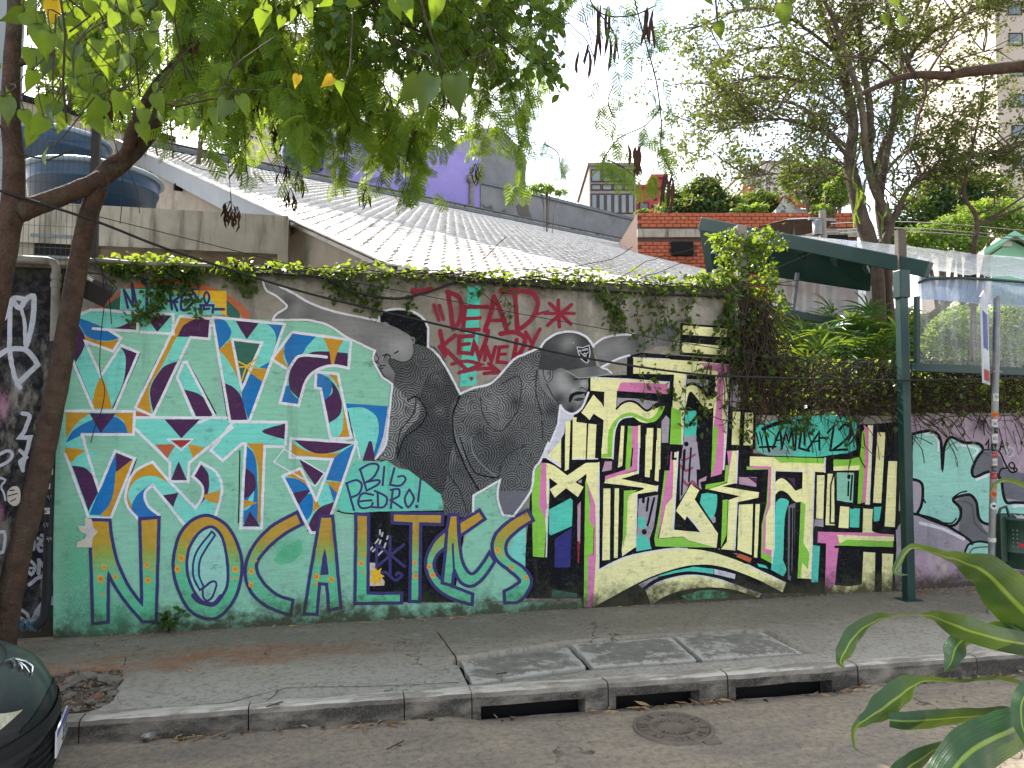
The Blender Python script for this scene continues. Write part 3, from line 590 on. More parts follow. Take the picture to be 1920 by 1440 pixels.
def curve(P, closed):
    n = len(P); out = []
    for i in range(n if closed else n-1):
        p1, p2 = P[i], P[(i+1) % n]
        if not (p1[2] or p2[2]):
            L = math.hypot(p2[0]-p1[0], p2[1]-p1[1]); k = max(1, int(L/9))
            for j in range(k): out.append((p1[0]+(p2[0]-p1[0])*j/k, p1[1]+(p2[1]-p1[1])*j/k, j == 0))
            continue
        p0 = P[i-1] if (closed or i > 0) and p1[2] else p1
        p3 = P[(i+2) % n] if (closed or i+2 < n) and p2[2] else p2
        L = math.hypot(p2[0]-p1[0], p2[1]-p1[1]); k = max(3, int(L/5))
        for j in range(k):
            u = j/k; o = []
            for a in (0, 1):
                o.append(0.5*((2*p1[a]) + (-p0[a]+p2[a])*u + (2*p0[a]-5*p1[a]+4*p2[a]-p3[a])*u*u + (-p0[a]+3*p1[a]-3*p2[a]+p3[a])*u**3))
            out.append((o[0], o[1], j == 0 and not p1[2]))
    if not closed: out.append((P[-1][0], P[-1][1], True))
    return out
_wj = random.Random(11)
def wob(pts, a=0.55, sd=0):
    return [(x + a*MN.noise(Vector((x*.09, y*.09, 1.7+sd))) + (0 if cn else _wj.uniform(-.18, .18)), y + a*MN.noise(Vector((x*.09, y*.09, 8.3+sd))) + (0 if cn else _wj.uniform(-.18, .18)), cn) for x, y, cn in pts]
class Paint:
    """one painted piece: flat shapes on the wall plane at Y, each level 0.3 mm above the one below"""
    def __init__(s, name, label=None, parent=wall, Y=YW, base=0): s.name, s.label, s.parent, s.Y, s.base = name, label, parent, Y, base; s.mb = MB(); s.mats = []; s.sh = {}
    def mi(s, k):
        m = k if not isinstance(k, str) else pmat(k)
        if m not in s.mats: s.mats.append(m)
        return s.mats.index(m)
    def off(s, lv): return s.Y - 0.0012 - 0.0003*(s.base+lv) - 7e-6*(s.k % 40)
    k = 0
    def pt(s, x, y, lv):
        p = atY(x, y, s.Y); return (p.x, s.off(lv), p.z)
    def fill(s, fr, k, path, lv=0, w=0.55):
        Paint.k += 1
        pts = wob(curve(parse(fr, path), True), w); v2 = [Vector((p[0], p[1], 0)) for p in pts]
        area = sum(v2[i-1].x*v2[i].y - v2[i].x*v2[i-1].y for i in range(len(v2)))
        tr = tessellate_polygon([v2]); V = [s.pt(p[0], p[1], lv) for p in pts]; fs = []
        for a, b, c in tr:
            n = (v2[b]-v2[a]).cross(v2[c]-v2[a]).z; fs.append((a, b, c) if n < 0 else (a, c, b))
        s.mb.add(V, fs, s.mi(k)); return s
    def line(s, fr, k, path, wd=4.0, lv=5, closed=False, w=0.5, taper=0, cap=True):
        Paint.k += 1
        P = parse(fr, path); pts = wob(curve(P, closed), w, 3); n = len(pts); L = []; Rr = []
        for i in range(n):
            a = pts[i-1] if (closed or i > 0) else pts[i]; b = pts[(i+1) % n] if (closed or i < n-1) else pts[i]; p = pts[i]
            d1 = Vector((p[0]-a[0], p[1]-a[1])); d2 = Vector((b[0]-p[0], b[1]-p[1]))
            if d1.length < 1e-6: d1 = d2
            if d2.length < 1e-6: d2 = d1
            d1 = d1.normalized() if d1.length else Vector((1, 0)); d2 = d2.normalized() if d2.length else d1
            nn = Vector((-(d1.y+d2.y), d1.x+d2.x)); nn = nn.normalized() if nn.length > 1e-3 else Vector((-d1.y, d1.x))
            cs = max(0.45, nn.dot(Vector((-d1.y, d1.x)))); hw = wd/2/cs*(1+0.10*MN.noise(Vector((p[0]*.06, p[1]*.06, 4))))
            if taper: u = i/max(1, n-1); hw *= 1 - taper*abs(2*u-1)**2
            L.append((p[0]+nn.x*hw, p[1]+nn.y*hw)); Rr.append((p[0]-nn.x*hw, p[1]-nn.y*hw))
        V = []; m = s.mi(k)
        for i in range(n):
            e = 0.8*i/max(1, n); V += [s.pt(*L[i], lv+e), s.pt(*Rr[i], lv+e)]
        fs = []
        for i in range(n if closed else n-1):
            j = (i+1) % n; q = (2*i, 2*j, 2*j+1, 2*i+1); fs.append(q)
        s.mb.add(V, fs, m)
        if not closed and cap:
            for (e, q, r_) in ((0, pts[0], pts[1]), (n-1, pts[-1], pts[-2])):
                d = math.atan2(q[1]-r_[1], q[0]-r_[0]); hw = wd/2*(1-taper if taper else 1); ar = [s.pt(q[0]+hw*math.cos(d+a), q[1]+hw*math.sin(d+a), lv+0.8*e/max(1, n)+.02) for a in [math.pi/2 - math.pi*j/5 for j in range(6)]]
                s.mb.add(ar, [list(range(6))], m)
        return s
    def both(s, fr, k, ko, path, wd=4.0, lv=2, w=0.55): s.fill(fr, k, path, lv, w); s.line(fr, ko, path, wd, lv+3, True, w); return s
    def dot(s, fr, k, x, y, r, lv=3):
        ox, oy, sc_ = FRM[fr]; x = x/sc_+ox; y = y/sc_+oy; r = r/sc_; pts = [(x+r*(1+.12*MN.noise(Vector((a, x, 1))))*math.cos(a*math.pi/6), y+r*math.sin(a*math.pi/6)*1.05) for a in range(12)]
        s.mb.add([s.pt(*p, lv) for p in pts], [list(range(12))], s.mi(k)); return s
    def shaded(s, fr, k, path, lv, fn, step=4.0):
        """grid of small quads inside an outline, each vertex with a painted grey value fn(px,py)"""
        pts = curve(parse(fr, path), True); xs_ = [p[0] for p in pts]; ys_ = [p[1] for p in pts]; m = s.mi(k); v2 = [(p[0], p[1]) for p in pts]
        s.fill(fr, k, path, lv-0.5, 0)
        nb = len(s.mb.v)
        for i in range(nb - len(pts), nb): pass
        for i, p in enumerate(pts): s.sh[nb-len(pts)+i] = fn(p[0], p[1])
        nx, ny = int((max(xs_)-min(xs_))/step)+2, int((max(ys_)-min(ys_))/step)+2; x0, y0 = min(xs_), min(ys_); idx = {}; V = []; fs = []
        ins = {}
        def IN(i, j):
            if (i, j) not in ins: ins[(i, j)] = inpoly(x0+i*step, y0+j*step, v2)
            return ins[(i, j)]
        def vid(i, j):
            if (i, j) not in idx: idx[(i, j)] = len(V); V.append(s.pt(x0+i*step, y0+j*step, lv)); s.sh[len(s.mb.v)+idx[(i, j)]] = fn(x0+i*step, y0+j*step)
            return idx[(i, j)]
        for i in range(nx):
            for j in range(ny):
                if IN(i, j) and IN(i+1, j) and IN(i, j+1) and IN(i+1, j+1): fs.append((vid(i, j), vid(i, j+1), vid(i+1, j+1), vid(i+1, j)))
        s.mb.add(V, fs, m); return s
    def fog(s, fr, k, x, y, rx, ry, op=0.7, lv=6, pw=1.3):
        ox, oy, sc_ = FRM[fr]; x = x/sc_+ox; y = y/sc_+oy; rx /= sc_; ry /= sc_; m = s.mi(fogmat(k, op)); V = []; rings = 6; n = 20; b = len(s.mb.v)
        for i in range(rings+1):
            for j in range(n): a = 2*math.pi*j/n; V.append(s.pt(x+rx*i/rings*math.cos(a), y+ry*i/rings*math.sin(a), lv)); s.sh[b+len(V)-1] = (1-(i/rings))**pw
        s.mb.add(V, [(i*n+j, i*n+(j+1) % n, (i+1)*n+(j+1) % n, (i+1)*n+j) for i in range(rings) for j in range(n)], m); return s
    def end(s):
        me = s.mb.mesh(s.name, s.mats)
        if s.sh:
            at = me.attributes.new('shade', 'FLOAT', 'POINT'); at.data.foreach_set('value', [s.sh.get(i, 0.0) for i in range(len(s.mb.v))])
        inv = Matrix.Translation(s.parent.location).inverted(); me.transform(inv)
        return mk(s.name, me, s.parent, label=s.label)
def rings(fr, *L):       # blobs of light and dark for painted modelling: (x, y, r, amount)
    ox, oy, sc_ = FRM[fr]; return [(x/sc_+ox, y/sc_+oy, r/sc_, a) for x, y, r, a in L]
def fld(base, bl):
    def f(x, y):
        v = base
        for bx, by, r, a in bl:
            d = ((x-bx)**2 + (y-by)**2)/(r*r)
            if d < 6: v += a*math.exp(-d)
        return max(0.0, min(1.0, v))
    return f
# ---- background fields
p = Paint('painted_ground', 'weathered turquoise ground paint behind the left letters')
p.fill('P', 'teal', '100,1240 100,575 160,584 325,592 540,601 ~640,612 ~700,650 735,720 730,790 705,865 660,880 632,958 664,966 664,1132 1090,1128 1090,1148 900,1165 600,1188 300,1215', 0)
p.fill('F', 'teal', '345,555 350,435 545,325 550,380 ~540,500 570,585 650,595 745,640 745,1225 345,1235 190,1090', 1)
p.fill('F', 'tealb', '740,860 915,925 915,960 740,975 600,880 690,690 740,670', 1)
p.fog('P', 'tealg', 150, 1060, 60, 150, 0.9, 1.5); p.fog('P', 'tealg', 200, 1150, 120, 60, 0.7, 1.5)
p.fog('D', 'tealg', 560, 840, 170, 130, 0.8, 1.5); p.fill('D', 'tealg', '450,920 500,850 640,760 670,780 665,860 ~600,930 500,960', 1.2)
p.fill('D', 'lgr', '905,560 1065,575 1065,720 1060,1240 950,1240 900,600', 0.4) if False else None
p.fog('D', 'lgr', 990, 800, 60, 260, 0.35, 1.4); p.fog('A', 'lgr', 1650, 900, 60, 400, 0.3, 1.4)
p.end()
p = Paint('painted_ground', 'black band under the cream letters and behind the last ochre letters')
p.fill('D', 'blk', '1040,560 1760,545 1900,600 1800,1235 1560,1235 1165,1235 1165,575', 2)
p.fill('P', 'blk', '985,1040 1000,860 1040,800 1095,735 1105,705 1175,703 1176,668 1378,678 1378,770 1414,770 1412,850 1590,850 1596,798 1697,790 1697,1102 1540,1112 1400,1112 1240,1128 1100,1146 1090,1122 985,1122', 2)
p.end()
# ---- upper tag by the vine
p = Paint('spray_tag', 'purple felt tag with a heart over a turquoise and yellow block near the wall top', base=3)
p.line('A', 'rust', '760,400 ~860,330 ~1000,240 ~1180,195 ~1400,215 ~1600,270 ~1780,370 1850,450', 14, 0); p.line('A', 'dgrn', '800,420 ~900,350 ~1050,280 ~1300,260 ~1600,320 ~1740,420 1760,450', 20, 1)
p.fill('A', 'tealb', '905,245 1420,255 ~1600,330 1680,440 1330,450 900,400', 2); p.fill('A', 'yel', '1300,255 1700,262 1700,450 1660,430 ~1580,330 ~1480,290 1300,270', 3)
T = lambda s_, w_=5: p.line('A', 'navy', s_, w_, 5, w=0.3)
for s_ in ('930,255 960,390', '930,255 1000,380', '1000,380 990,205', '990,205 1035,400', '1105,170 1100,390', '1190,330 1330,345', '1270,230 1290,400', '1400,270 1300,340 1330,410', '1440,290 ~1370,300 ~1360,400 1400,400 1450,345', '1365,345 1440,320', '1270,235 ~1400,205 1500,215', '1440,260 1490,330', '1510,420 1505,370 1600,370 1595,425', '1530,370 1530,400 1570,395', '1610,400 1680,400'): T(s_)
p.line('A', 'navy', '~1550,270 ~1530,310 ~1550,360 ~1572,310', 4, 5, True); p.fill('A', 'navy', '~1050,170 ~1075,155 ~1100,175 ~1130,155 ~1155,175 ~1130,215 1103,240 ~1070,210', 5)
p.end()
# ---- left turquoise letters
def letter(label, base, ops, k0='tealb'):
    p = Paint('painted_letter', label, base=base)
    for op in ops:
        f_, k_, path = op[:3]; lv = op[3] if len(op) > 3 else 1
        if k_ == 'W': p.line(f_, 'white', path, 5.2, 6, op[3] if len(op) > 3 else False, 0.35)
        elif k_ == 'w': p.line(f_, 'white', path, 2.6, 7, op[3] if len(op) > 3 else False, 0.35)
        elif k_ == 'b': p.line(f_, 'blk', path, 2.2, 0.5, False, 0.3)
        else: p.fill(f_, k_, path, lv)
    return p.end()
letter('turquoise, purple and blue geometric letter at the upper left, partly behind the trunk', 4, [
 ('A','tealb','500,470 560,455 680,405 1045,430 1030,565 820,555 910,615 850,715 640,640 755,900 910,670 1040,725 860,1150 700,1150 500,690',0),
 ('A','tealb','1060,460 1060,570 1300,585 1300,435 1045,430',0),
 ('A','purp','480,480 ~560,480 ~635,600 ~625,700 570,795 480,680'), ('A','blue','555,460 ~640,480 ~750,525 830,560 900,612 ~820,635 ~700,625 640,592 ~600,520',2),
 ('A','purp','785,545 ~900,530 ~980,490 1030,450 1025,560'), ('A','och','640,598 ~720,630 ~800,640 905,620 850,715 640,640',3), ('A','purp','1080,432 1290,442 1180,570'),
 ('A','purp','890,680 1030,730 860,1145 840,1140 ~920,960 ~945,800 ~930,720'), ('A','och','690,1145 ~710,1020 755,900 790,960 ~820,1060 840,1145',2),
 ('A','W','560,455 680,405 790,405 1045,430 1300,437 1300,585 1057,570'), ('A','W','1038,432 1030,565 700,545'), ('A','W','820,557 910,615 850,715 640,640 757,900 910,670 1040,725 860,1150'), ('A','W','510,700 700,1150'), ('A','b','505,690 580,840 690,1110'), ('A','b','1050,730 950,960')])
letter('slanting A-like letter in turquoise, purple and ochre at the top of the left piece', 4, [
 ('A','tealb','1350,455 1585,470 1570,620 1430,610 1155,1195 1015,1140',0), ('A','tealb','1330,910 1390,800 1610,1200 1495,1245 1470,1240',0),
 ('A','och','1350,455 1520,468 ~1400,530 ~1320,620 ~1200,850 ~1130,960 ~1120,1060 1140,1190 1020,1140'), ('A','purp','1330,605 ~1380,520 ~1480,470 1578,475 1562,610',2), ('A','purp','1335,790 ~1230,830 ~1150,940 ~1125,1040 1155,1192 1320,870',2),
 ('A','purp','1380,1000 ~1480,1030 ~1540,1080 1610,1195 1480,1245 1470,1200'), ('A','rust','1015,1165 1150,1200 1150,1240 1015,1230',0),
 ('A','W','1350,452 1585,470 1570,622 1430,610 1150,1200 1015,1140 1350,452',True), ('A','W','1330,910 1375,800 1400,795 1610,1200 1495,1247 1470,1240 1330,910',True), ('A','b','1275,600 1200,740 1120,900 1080,990'), ('A','b','1410,800 1500,960 1620,1180')])
letter('V-shaped letter with a dark green star window at the top of the left piece', 4, [
 ('C','tealb','0,375 530,430 265,1160 120,1155',0), ('C','blue','5,395 ~80,400 ~130,470 ~125,530 40,625'), ('C','purp','160,395 350,410 250,545'), ('C','blue','350,410 530,430 460,620 ~470,520 ~430,450'),
 ('C','och','40,625 140,535 215,920 215,970 ~180,830 ~100,690'), ('C','purp','75,870 ~160,910 ~215,990 255,1150 125,1155',2), ('C','blue','285,790 375,865 262,1145 215,990 215,920',3), ('C','och','260,765 410,765 375,868 285,800',3), ('C','blue','345,755 440,705 410,767',2),
 ('C','dgrn','140,545 365,570 215,920',4), ('C','W','140,545 365,570 215,920 140,545',True), ('C','W','0,378 535,432 440,700 270,1160 125,1160 60,780 -5,395'), ('C','b','20,520 70,900 110,1150')])
p = Paint('painted_letter', 'small yellow star strokes inside the dark green window', base=14)
for s_ in ('185,710 250,745', '250,745 330,690', '250,745 215,850', '190,755 320,745', '250,745 280,800'): p.line('C', 'yel', s_, 3, 0)
p.end()
letter('curved letter of purple, blue and ochre arcs right of the V letter', 4, [
 ('C','tealb','590,490 1035,550 1015,760 ~900,745 ~790,770 ~700,850 640,1040 500,1020 565,780 440,695',0), ('C','tealb','770,790 935,805 1035,1285 880,1290 805,915 765,910',0),
 ('C','tealb','995,1025 1305,1045 1300,1200 1215,1420 1090,1420 1000,1060',0),
 ('C','blue','590,500 785,510 ~700,600 ~680,640 ~620,700 570,757 ~530,650 ~545,560'), ('C','och','445,692 535,595 ~528,690 570,760'), ('C','purp','~640,680 ~750,640 ~850,635 1010,650 1005,755 ~880,738 ~790,770 ~700,850 645,990 ~585,930 ~565,850 ~590,740',2),
 ('C','och','820,515 985,540 ~930,640 905,738 885,738 ~870,640',3), ('C','blue','567,890 ~600,960 645,995 635,1035 505,1017 540,900'), ('C','purp','840,815 ~920,900 ~962,1010 ~950,1110 870,1172 830,1000 ~890,950 ~885,880'), ('C','blue','775,797 ~840,820 ~890,880 ~870,970 830,1000 805,915 770,905',2),
 ('C','och','860,805 935,810 1032,1280 930,1285 ~970,1220 ~970,1050 ~935,900'), ('C','blue','995,1025 1305,1045 1300,1120 ~1270,1280 1215,1425 1203,1400 ~1238,1250 ~1225,1130 ~1130,1058 1000,1060'), ('C','lgr','1308,1060 1325,1060 ~1315,1260 ~1280,1370 1215,1445 ~1270,1290',2),
 ('D','purp','1165,30 1188,30 1218,178 1118,175',2), ('C','W','590,490 1035,550 1015,762 ~900,742 ~790,770 ~700,850 640,1042 500,1022 565,780 440,695 590,490',True), ('C','W','565,780 ~610,700 ~670,665 850,678'),
 ('C','W','770,790 935,805 1035,1285 880,1292 805,915 765,910 770,790',True), ('C','b','1005,1060 1030,1200 1065,1300'), ('C','w','1050,1230 1100,1440')])
letter('turquoise V letter with purple, blue and ochre facets in the second row', 4, [
 ('A','tealb','495,1165 1010,1168 1000,1340 620,1340 640,1430 740,1500 495,1500',0), ('B','tealb','485,60 620,60 740,475 865,180 1010,240 825,690 665,680 485,205',0),
 ('A','och','495,1172 680,1180 ~580,1250 495,1370'), ('A','blue','495,1400 ~550,1310 ~700,1225 ~850,1205 ~930,1250 975,1335 620,1338'), ('A','och','855,1180 1005,1175 1000,1335 960,1330 ~930,1240 ~880,1205',2), ('A','purp','670,1178 870,1180 755,1330',3),
 ('B','och','488,158 ~580,165 648,180 ~580,220 540,272 488,205'), ('B','purp','540,292 ~640,310 ~710,390 742,480 665,635'), ('B','blue','865,200 ~872,300 ~860,450 ~830,580 ~790,655 670,660 742,480'), ('B','purp','868,195 1000,240 872,340',2), ('B','och','1000,243 830,670 745,668 ~810,600 ~850,500 870,335'),
 ('A','W','495,1162 1010,1165 1002,1340 620,1338 637,1400'), ('B','W','615,62 740,475 865,180 1012,240 830,690 665,682 490,205'), ('B','b','590,500 640,640'), ('B','b','1025,240 960,420')])
letter('heart-like letter with curled blue and ochre ends in the second row', 5, [
 ('B','tealb','1145,265 1290,430 1465,605 ~1510,540 ~1520,460 1445,375 1505,270 ~1620,340 ~1665,460 1620,660 1400,755 1195,510 1145,440 ~1090,500 ~1110,590 1195,660 1040,695 ~960,620 ~945,500 ~1010,340',0),
 ('B','och','1145,272 ~1010,350 ~952,500 ~970,610 1040,692 ~985,580 ~962,500 ~1010,410 ~1100,368 ~1190,380 1262,420',2), ('B','blue','1145,425 ~1040,500 ~990,590 ~1000,640 1045,685 1195,672 ~1110,590 ~1090,500 1150,440',3),
 ('B','purp','1222,515 1340,495 1300,602',2), ('B','purp','1500,275 ~1560,350 ~1568,450 ~1540,540 1472,602 ~1515,520 ~1515,440 1448,362',2), ('B','och','1518,515 1652,475 1635,580 ~1560,555',3),
 ('B','W','1040,695 ~960,600 ~945,490 ~1010,340 1145,265 1290,430 1465,608 ~1512,540 ~1518,450 1445,372 1505,270 ~1620,340 ~1667,470 1620,660'), ('B','W','1195,662 ~1110,590 ~1088,500 1145,437 1400,755')])
letter('wide V of turquoise with a red triangle above its purple foot', 8, [
 ('B','tealb','1005,10 1275,270 1275,405 1410,410 1420,270 1745,5 1700,-65 1005,-65',0), ('B','purp','1235,-55 1500,-55 1360,88',2), ('B','rust','1165,132 1320,132 1255,238',2), ('B','och','1410,130 1535,155 1450,238',2), ('B','red','1285,102 1435,100 1360,160',4), ('B','purp','1340,258 1405,405 1280,405',2),
 ('B','W','1005,-68 1700,-68'), ('B','W','1005,5 1275,270 1275,410 1412,412 1420,270 1745,5'), ('B','w','1255,94 1450,94 1360,175 1255,94',True)])
letter('turquoise arrow and tall T-shaped letter with a purple arrowhead', 4, [
 ('D','tealb','150,-115 550,-115 540,55 225,50 70,175 -20,100',0), ('D','purp','~365,-45 540,-105 535,15'), ('D','tealb','235,50 195,680 360,685 385,65',0), ('D','blue','245,60 ~315,150 ~332,400 335,645 225,640'), ('D','och','250,45 378,45 350,645 330,620 ~340,300 ~310,130',2), ('D','purp','240,230 ~310,290 ~310,400 230,462',3), ('D','tealb','305,400 ~300,470 ~270,530 225,552 225,520',3),
 ('D','och','225,465 335,490 225,530',4), ('D','purp','275,555 350,668 222,668',4), ('D','W','-20,100 150,-115 552,-115 542,52'), ('D','W','-20,95 70,175 215,48 245,48'), ('D','W','242,50 205,680 362,682 385,68 530,70'), ('D','b','200,100 195,400 188,640')])
letter('last geometric letter of the left piece, a leaning A over two thin square outlines', 5, [
 ('D','tealb','580,10 1070,40 880,580 770,715 730,715 520,290 655,230 770,475 890,165 575,150',0), ('D','purp','592,10 1058,40 ~900,112 ~740,112',1), ('D','och','588,40 ~700,102 ~820,122 958,110 905,160 583,130',2), ('D','blue','1060,50 ~960,110 895,165 848,318 970,335',3), ('D','och','840,330 972,332 930,418',4), ('D','blue','862,352 930,415 908,490',3), ('D','tealb','848,345 910,482 780,512 770,475',2),
 ('D','och','540,290 655,235 735,395 ~700,380 ~640,318'), ('D','blue','533,303 ~620,310 ~690,350 725,398 597,412',2), ('D','purp','597,414 735,390 638,508',3), ('D','blue','640,508 ~700,430 ~745,440 ~742,560 700,625'), ('D','och','735,412 ~775,470 800,520 745,562 ~752,500',2), ('D','purp','910,485 ~800,525 ~740,600 700,705 775,705 890,570',4), ('D','purp','645,165 835,270 765,362 680,240',4),
 ('D','W','575,150 582,8 1072,40 885,580'), ('D','W','575,152 892,165 772,475'), ('D','W','772,475 655,232 520,290 732,715 775,712'), ('D','w','455,185 530,88 835,270 765,365 455,185',True), ('D','b','525,295 640,540 700,660')])
# ---- NOCALTUS letters
def nlet(label, fr, path, base=18, holes=(), extra=(), dots=()):
    p = Paint('painted_letter', label, base=base); p.fill(fr, 'grad', path, 0); p.line(fr, 'navy', path, 6.2, 2, True, 0.5)
    for h in holes: p.fill(fr, h[0], h[1], 1); p.line(fr, 'navy', h[1], 5.6, 2.6, True, 0.4)
    for k, path, wd in extra: p.line(fr, k, path, wd, 4, False, 0.3)
    for x, y, r in dots: p.dot(fr, 'dot', x, y, r, 3.6); p.dot(fr, 'och', x, y, r*.55, 4)
    return p.end()
nlet('tall ochre to green letter N outlined in dark blue', 'B', '680,695 825,700 ~845,860 ~890,1030 ~970,1200 1065,1325 1050,690 1195,680 1172,1462 1070,1462 ~940,1310 ~860,1190 815,1105 812,1465 698,1478 680,900', dots=((783,1052,20),(757,1140,30),(868,1125,20),(768,1250,12),(1105,1035,22),(1112,1150,24),(1145,1075,10)))
nlet('ochre to green letter O with a hooked stroke inside', 'B', '~1560,665 ~1700,740 ~1790,900 ~1815,1080 ~1760,1290 ~1620,1435 ~1440,1390 ~1330,1200 ~1300,1020 ~1340,830 ~1430,710', 19, holes=[('bub','~1590,750 ~1670,840 ~1710,1060 ~1690,1230 ~1580,1335 ~1480,1270 ~1410,1110 ~1415,930 ~1490,800')],
     extra=[('navy','1590,785 1615,812 ~1510,980 ~1495,1110 1530,1200 1500,1225 ~1450,1110 ~1470,950 1590,785',4), ('tealb','1590,815 ~1490,970 ~1475,1100 1505,1190',5), ('navy','~1520,1215 ~1590,1160 ~1625,1180 ~1590,1280 1550,1305 1525,1280 1520,1215',4), ('navy','1450,1265 ~1500,1310 ~1600,1330 1660,1270',9)], dots=((1402,890,12),(1362,985,26),(1332,1068,24),(1765,1068,26),(1740,1130,10),(1778,1130,10)))
nlet('ochre to green letter C outlined in dark blue', 'D', '630,560 ~420,680 ~280,850 ~240,1030 ~300,1180 ~430,1280 580,1332 597,1220 ~480,1180 ~370,1080 ~325,960 ~400,840 ~540,720 670,650', dots=((285,1005,22),(283,1105,20),(320,925,10)))
nlet('ochre to green letter A with a narrow slit', 'D', '800,590 895,590 957,1275 868,1297 850,1100 797,1097 777,1328 680,1322 ~740,950', holes=[('navy','835,855 852,1018 815,1020')], dots=((775,1045,24),(885,1065,22),(768,1098,14)))
nlet('ochre to green letter L beside the black panel', 'D', '1070,572 1165,580 1160,1168 1415,1168 1410,1240 1062,1245', dots=((1122,878,16),(1108,945,22),(1128,1010,10)))
nlet('ochre to green letter T on the black panel', 'D', '1340,567 1722,572 1715,652 1555,648 1548,1230 1472,1230 1482,648 1342,640', dots=((1510,940,18),(1516,1040,20),(1508,990,8)))
nlet('curved C-like stroke of the letter after the T', 'F', '150,690 ~60,770 ~0,890 ~0,1010 ~60,1120 ~180,1205 340,1255 345,1175 190,1115 150,1095 ~80,1030 ~55,950 ~80,880 140,830', 17, dots=((18,970,20),(45,1032,22)))
nlet('ochre top bar of the letter after the T', 'F', '240,637 395,545 437,612 245,742', 19)
nlet('A and U joined into one ochre to green letter', 'F', '170,580 235,580 240,740 ~265,920 ~330,1022 ~400,970 470,862 510,930 ~420,1060 ~330,1117 ~250,1080 205,990 190,1110 115,1090 140,850 150,690', 21, extra=[('navy','195,800 ~198,880 205,990',4)])
nlet('ochre to green letter S ending the long word', 'F', '755,545 800,622 ~680,700 ~600,790 ~610,890 ~730,980 ~785,1070 ~755,1160 ~690,1232 585,1238 580,1152 ~660,1110 ~695,1070 ~620,1000 ~525,920 ~490,820 ~520,720 ~620,625', dots=((530,845,22),(638,975,18),(742,1050,16),(560,880,12),(710,1028,8)))
p = Paint('spray_tag', 'purple star tag with a hook on the black panel', base=14)
for s_ in ('1325,745 1325,1040', '1225,800 1435,968', '1430,803 1222,972', '1225,800 1225,975', '~1245,1060 ~1250,1020 ~1290,1010 1325,1040 ~1370,1070 ~1415,1035 ~1385,1015 1370,1030'): p.line('D', 'navy', s_, 5.5, 1)
for a, b in (('1250,690 ~1240,760 1170,850', 1), ('1270,710 ~1240,810 1165,880', 1), ('1310,735 ~1270,850 1200,910', 1)):
    P_ = parse('D', a); c_ = curve(P_, False); pts = [f'{x:.1f},{y:.1f}' for x, y, _ in c_]
    for i in range(0, len(pts)-2, 3): p.line('P', 'wht2', pts[i] + ' ' + pts[i+2], 3.2, 0, cap=False, w=0)
p.fill('D', 'paper', '1165,940 1215,940 1215,990 1285,1080 1280,1110 1165,1115', 0); p.fill('D', 'yel', '1170,990 1205,1000 1215,955 1230,1000 1262,975 1250,1020 1285,1040 1250,1060 1262,1110 1228,1080 1205,1125 1200,1080 1165,1090 1190,1045', 1)
p.end()
# ---- bubble with a name
p = Paint('painted_bubble', 'turquoise bubble reading BIL PEDRO! in dark blue', base=10)
p.fill('D', 'bubt', '925,500 ~970,360 1060,180 1125,178 ~1220,185 1300,172 ~1390,235 ~1500,250 ~1620,310 ~1700,420 1727,555 1040,565 ~960,560', 0, 1.0); p.fill('D', 'lgr', '905,560 1040,568 1065,580 1062,720 1060,1150 1050,1240 960,1240 950,1100 900,640', -1) if False else None
for s_ in ('1100,238 1145,385', '1097,240 ~1180,198 ~1240,215 ~1200,300 1130,345', '1150,335 ~1240,320 ~1235,352 1148,400', '1282,222 1270,358', '1357,230 1325,355 ~1400,362 ~1440,320 ~1425,290 1385,295', '1000,350 1055,545', '995,345 ~1070,320 ~1112,350 ~1095,420 1030,452',
           '1200,432 ~1120,420 ~1085,480 ~1110,530 ~1180,520 1195,490', '1095,480 1185,472', '1232,410 1235,525', '1190,522 ~1280,522 ~1300,450 1210,402', '1345,400 1330,530', '1330,395 ~1390,388 ~1390,440 1330,470 1415,530', '~1470,390 ~1505,460 ~1460,525 ~1435,460 1470,390', '1555,305 1535,480'): p.line('D', 'navy', s_, 4.2, 2, w=0.3)
p.dot('D', 'navy', 1525, 518, 13); p.dot('D', 'tealg', 1700, 520, 14); p.line('P', 'blk', '632,958 ~660,963 ~720,960 835,958', 2.5, 1); p.end()
# ---- two painted men
TORSO = '720,842 704,862 715,866 726,863 750,878 775,882 800,895 820,915 832,940 832,966 870,970 886,958 888,928 936,901 937,915 936,945 943,965 963,968 993,920 1000,882 1012,867 1040,810 1045,775 1047,760 1049,735 1020,690 1013,655 1008,655 980,665 960,678 938,700 912,720 880,730 862,738 845,705 830,668 815,650 802,647 775,628 720,655 702,660 700,672 706,690 715,705 736,720 733,760 730,800'
lt = rings('E', (100,1050,110,.45), (300,1050,60,.35), (520,900,90,-.1), (120,780,120,-.15), (420,1250,200,-.2), (900,1000,120,.5), (760,1250,120,.1), (950,1180,110,.25), (1180,880,70,.45), (1120,800,60,.3), (1150,1300,110,-.2), (1330,1000,60,.1), (480,1100,70,-.25), (640,1330,80,.2), (1060,1080,70,-.3), (350,1380,100,-.25), (300,760,80,-.1), (650,1080,60,.1))
lt += rings('F', (500,300,150,-.1), (250,250,80,-.1), (600,150,120,.05), (160,150,50,.25))
p = Paint('painted_figure', 'grey painted torsos of two men back to back, skin filled with swirling tattoo lines', base=11)
p.shaded('P', 'tattoo', TORSO, 1, fld(0.36, [(x, y, r, a*1.35) for x, y, r, a in lt]))
RM = '655,962 ~750,915 ~870,885 ~950,805 ~1050,708 ~1150,657 1250,622 1232,770 ~1260,900 ~1330,990 1395,1040 1385,1180 ~1330,1300 1270,1430 ~1250,1480 ~1190,1600 1170,1680 945,1685 ~930,1620 948,1605 ~800,1690 ~720,1560 ~640,1380 ~600,1250 ~600,1120'
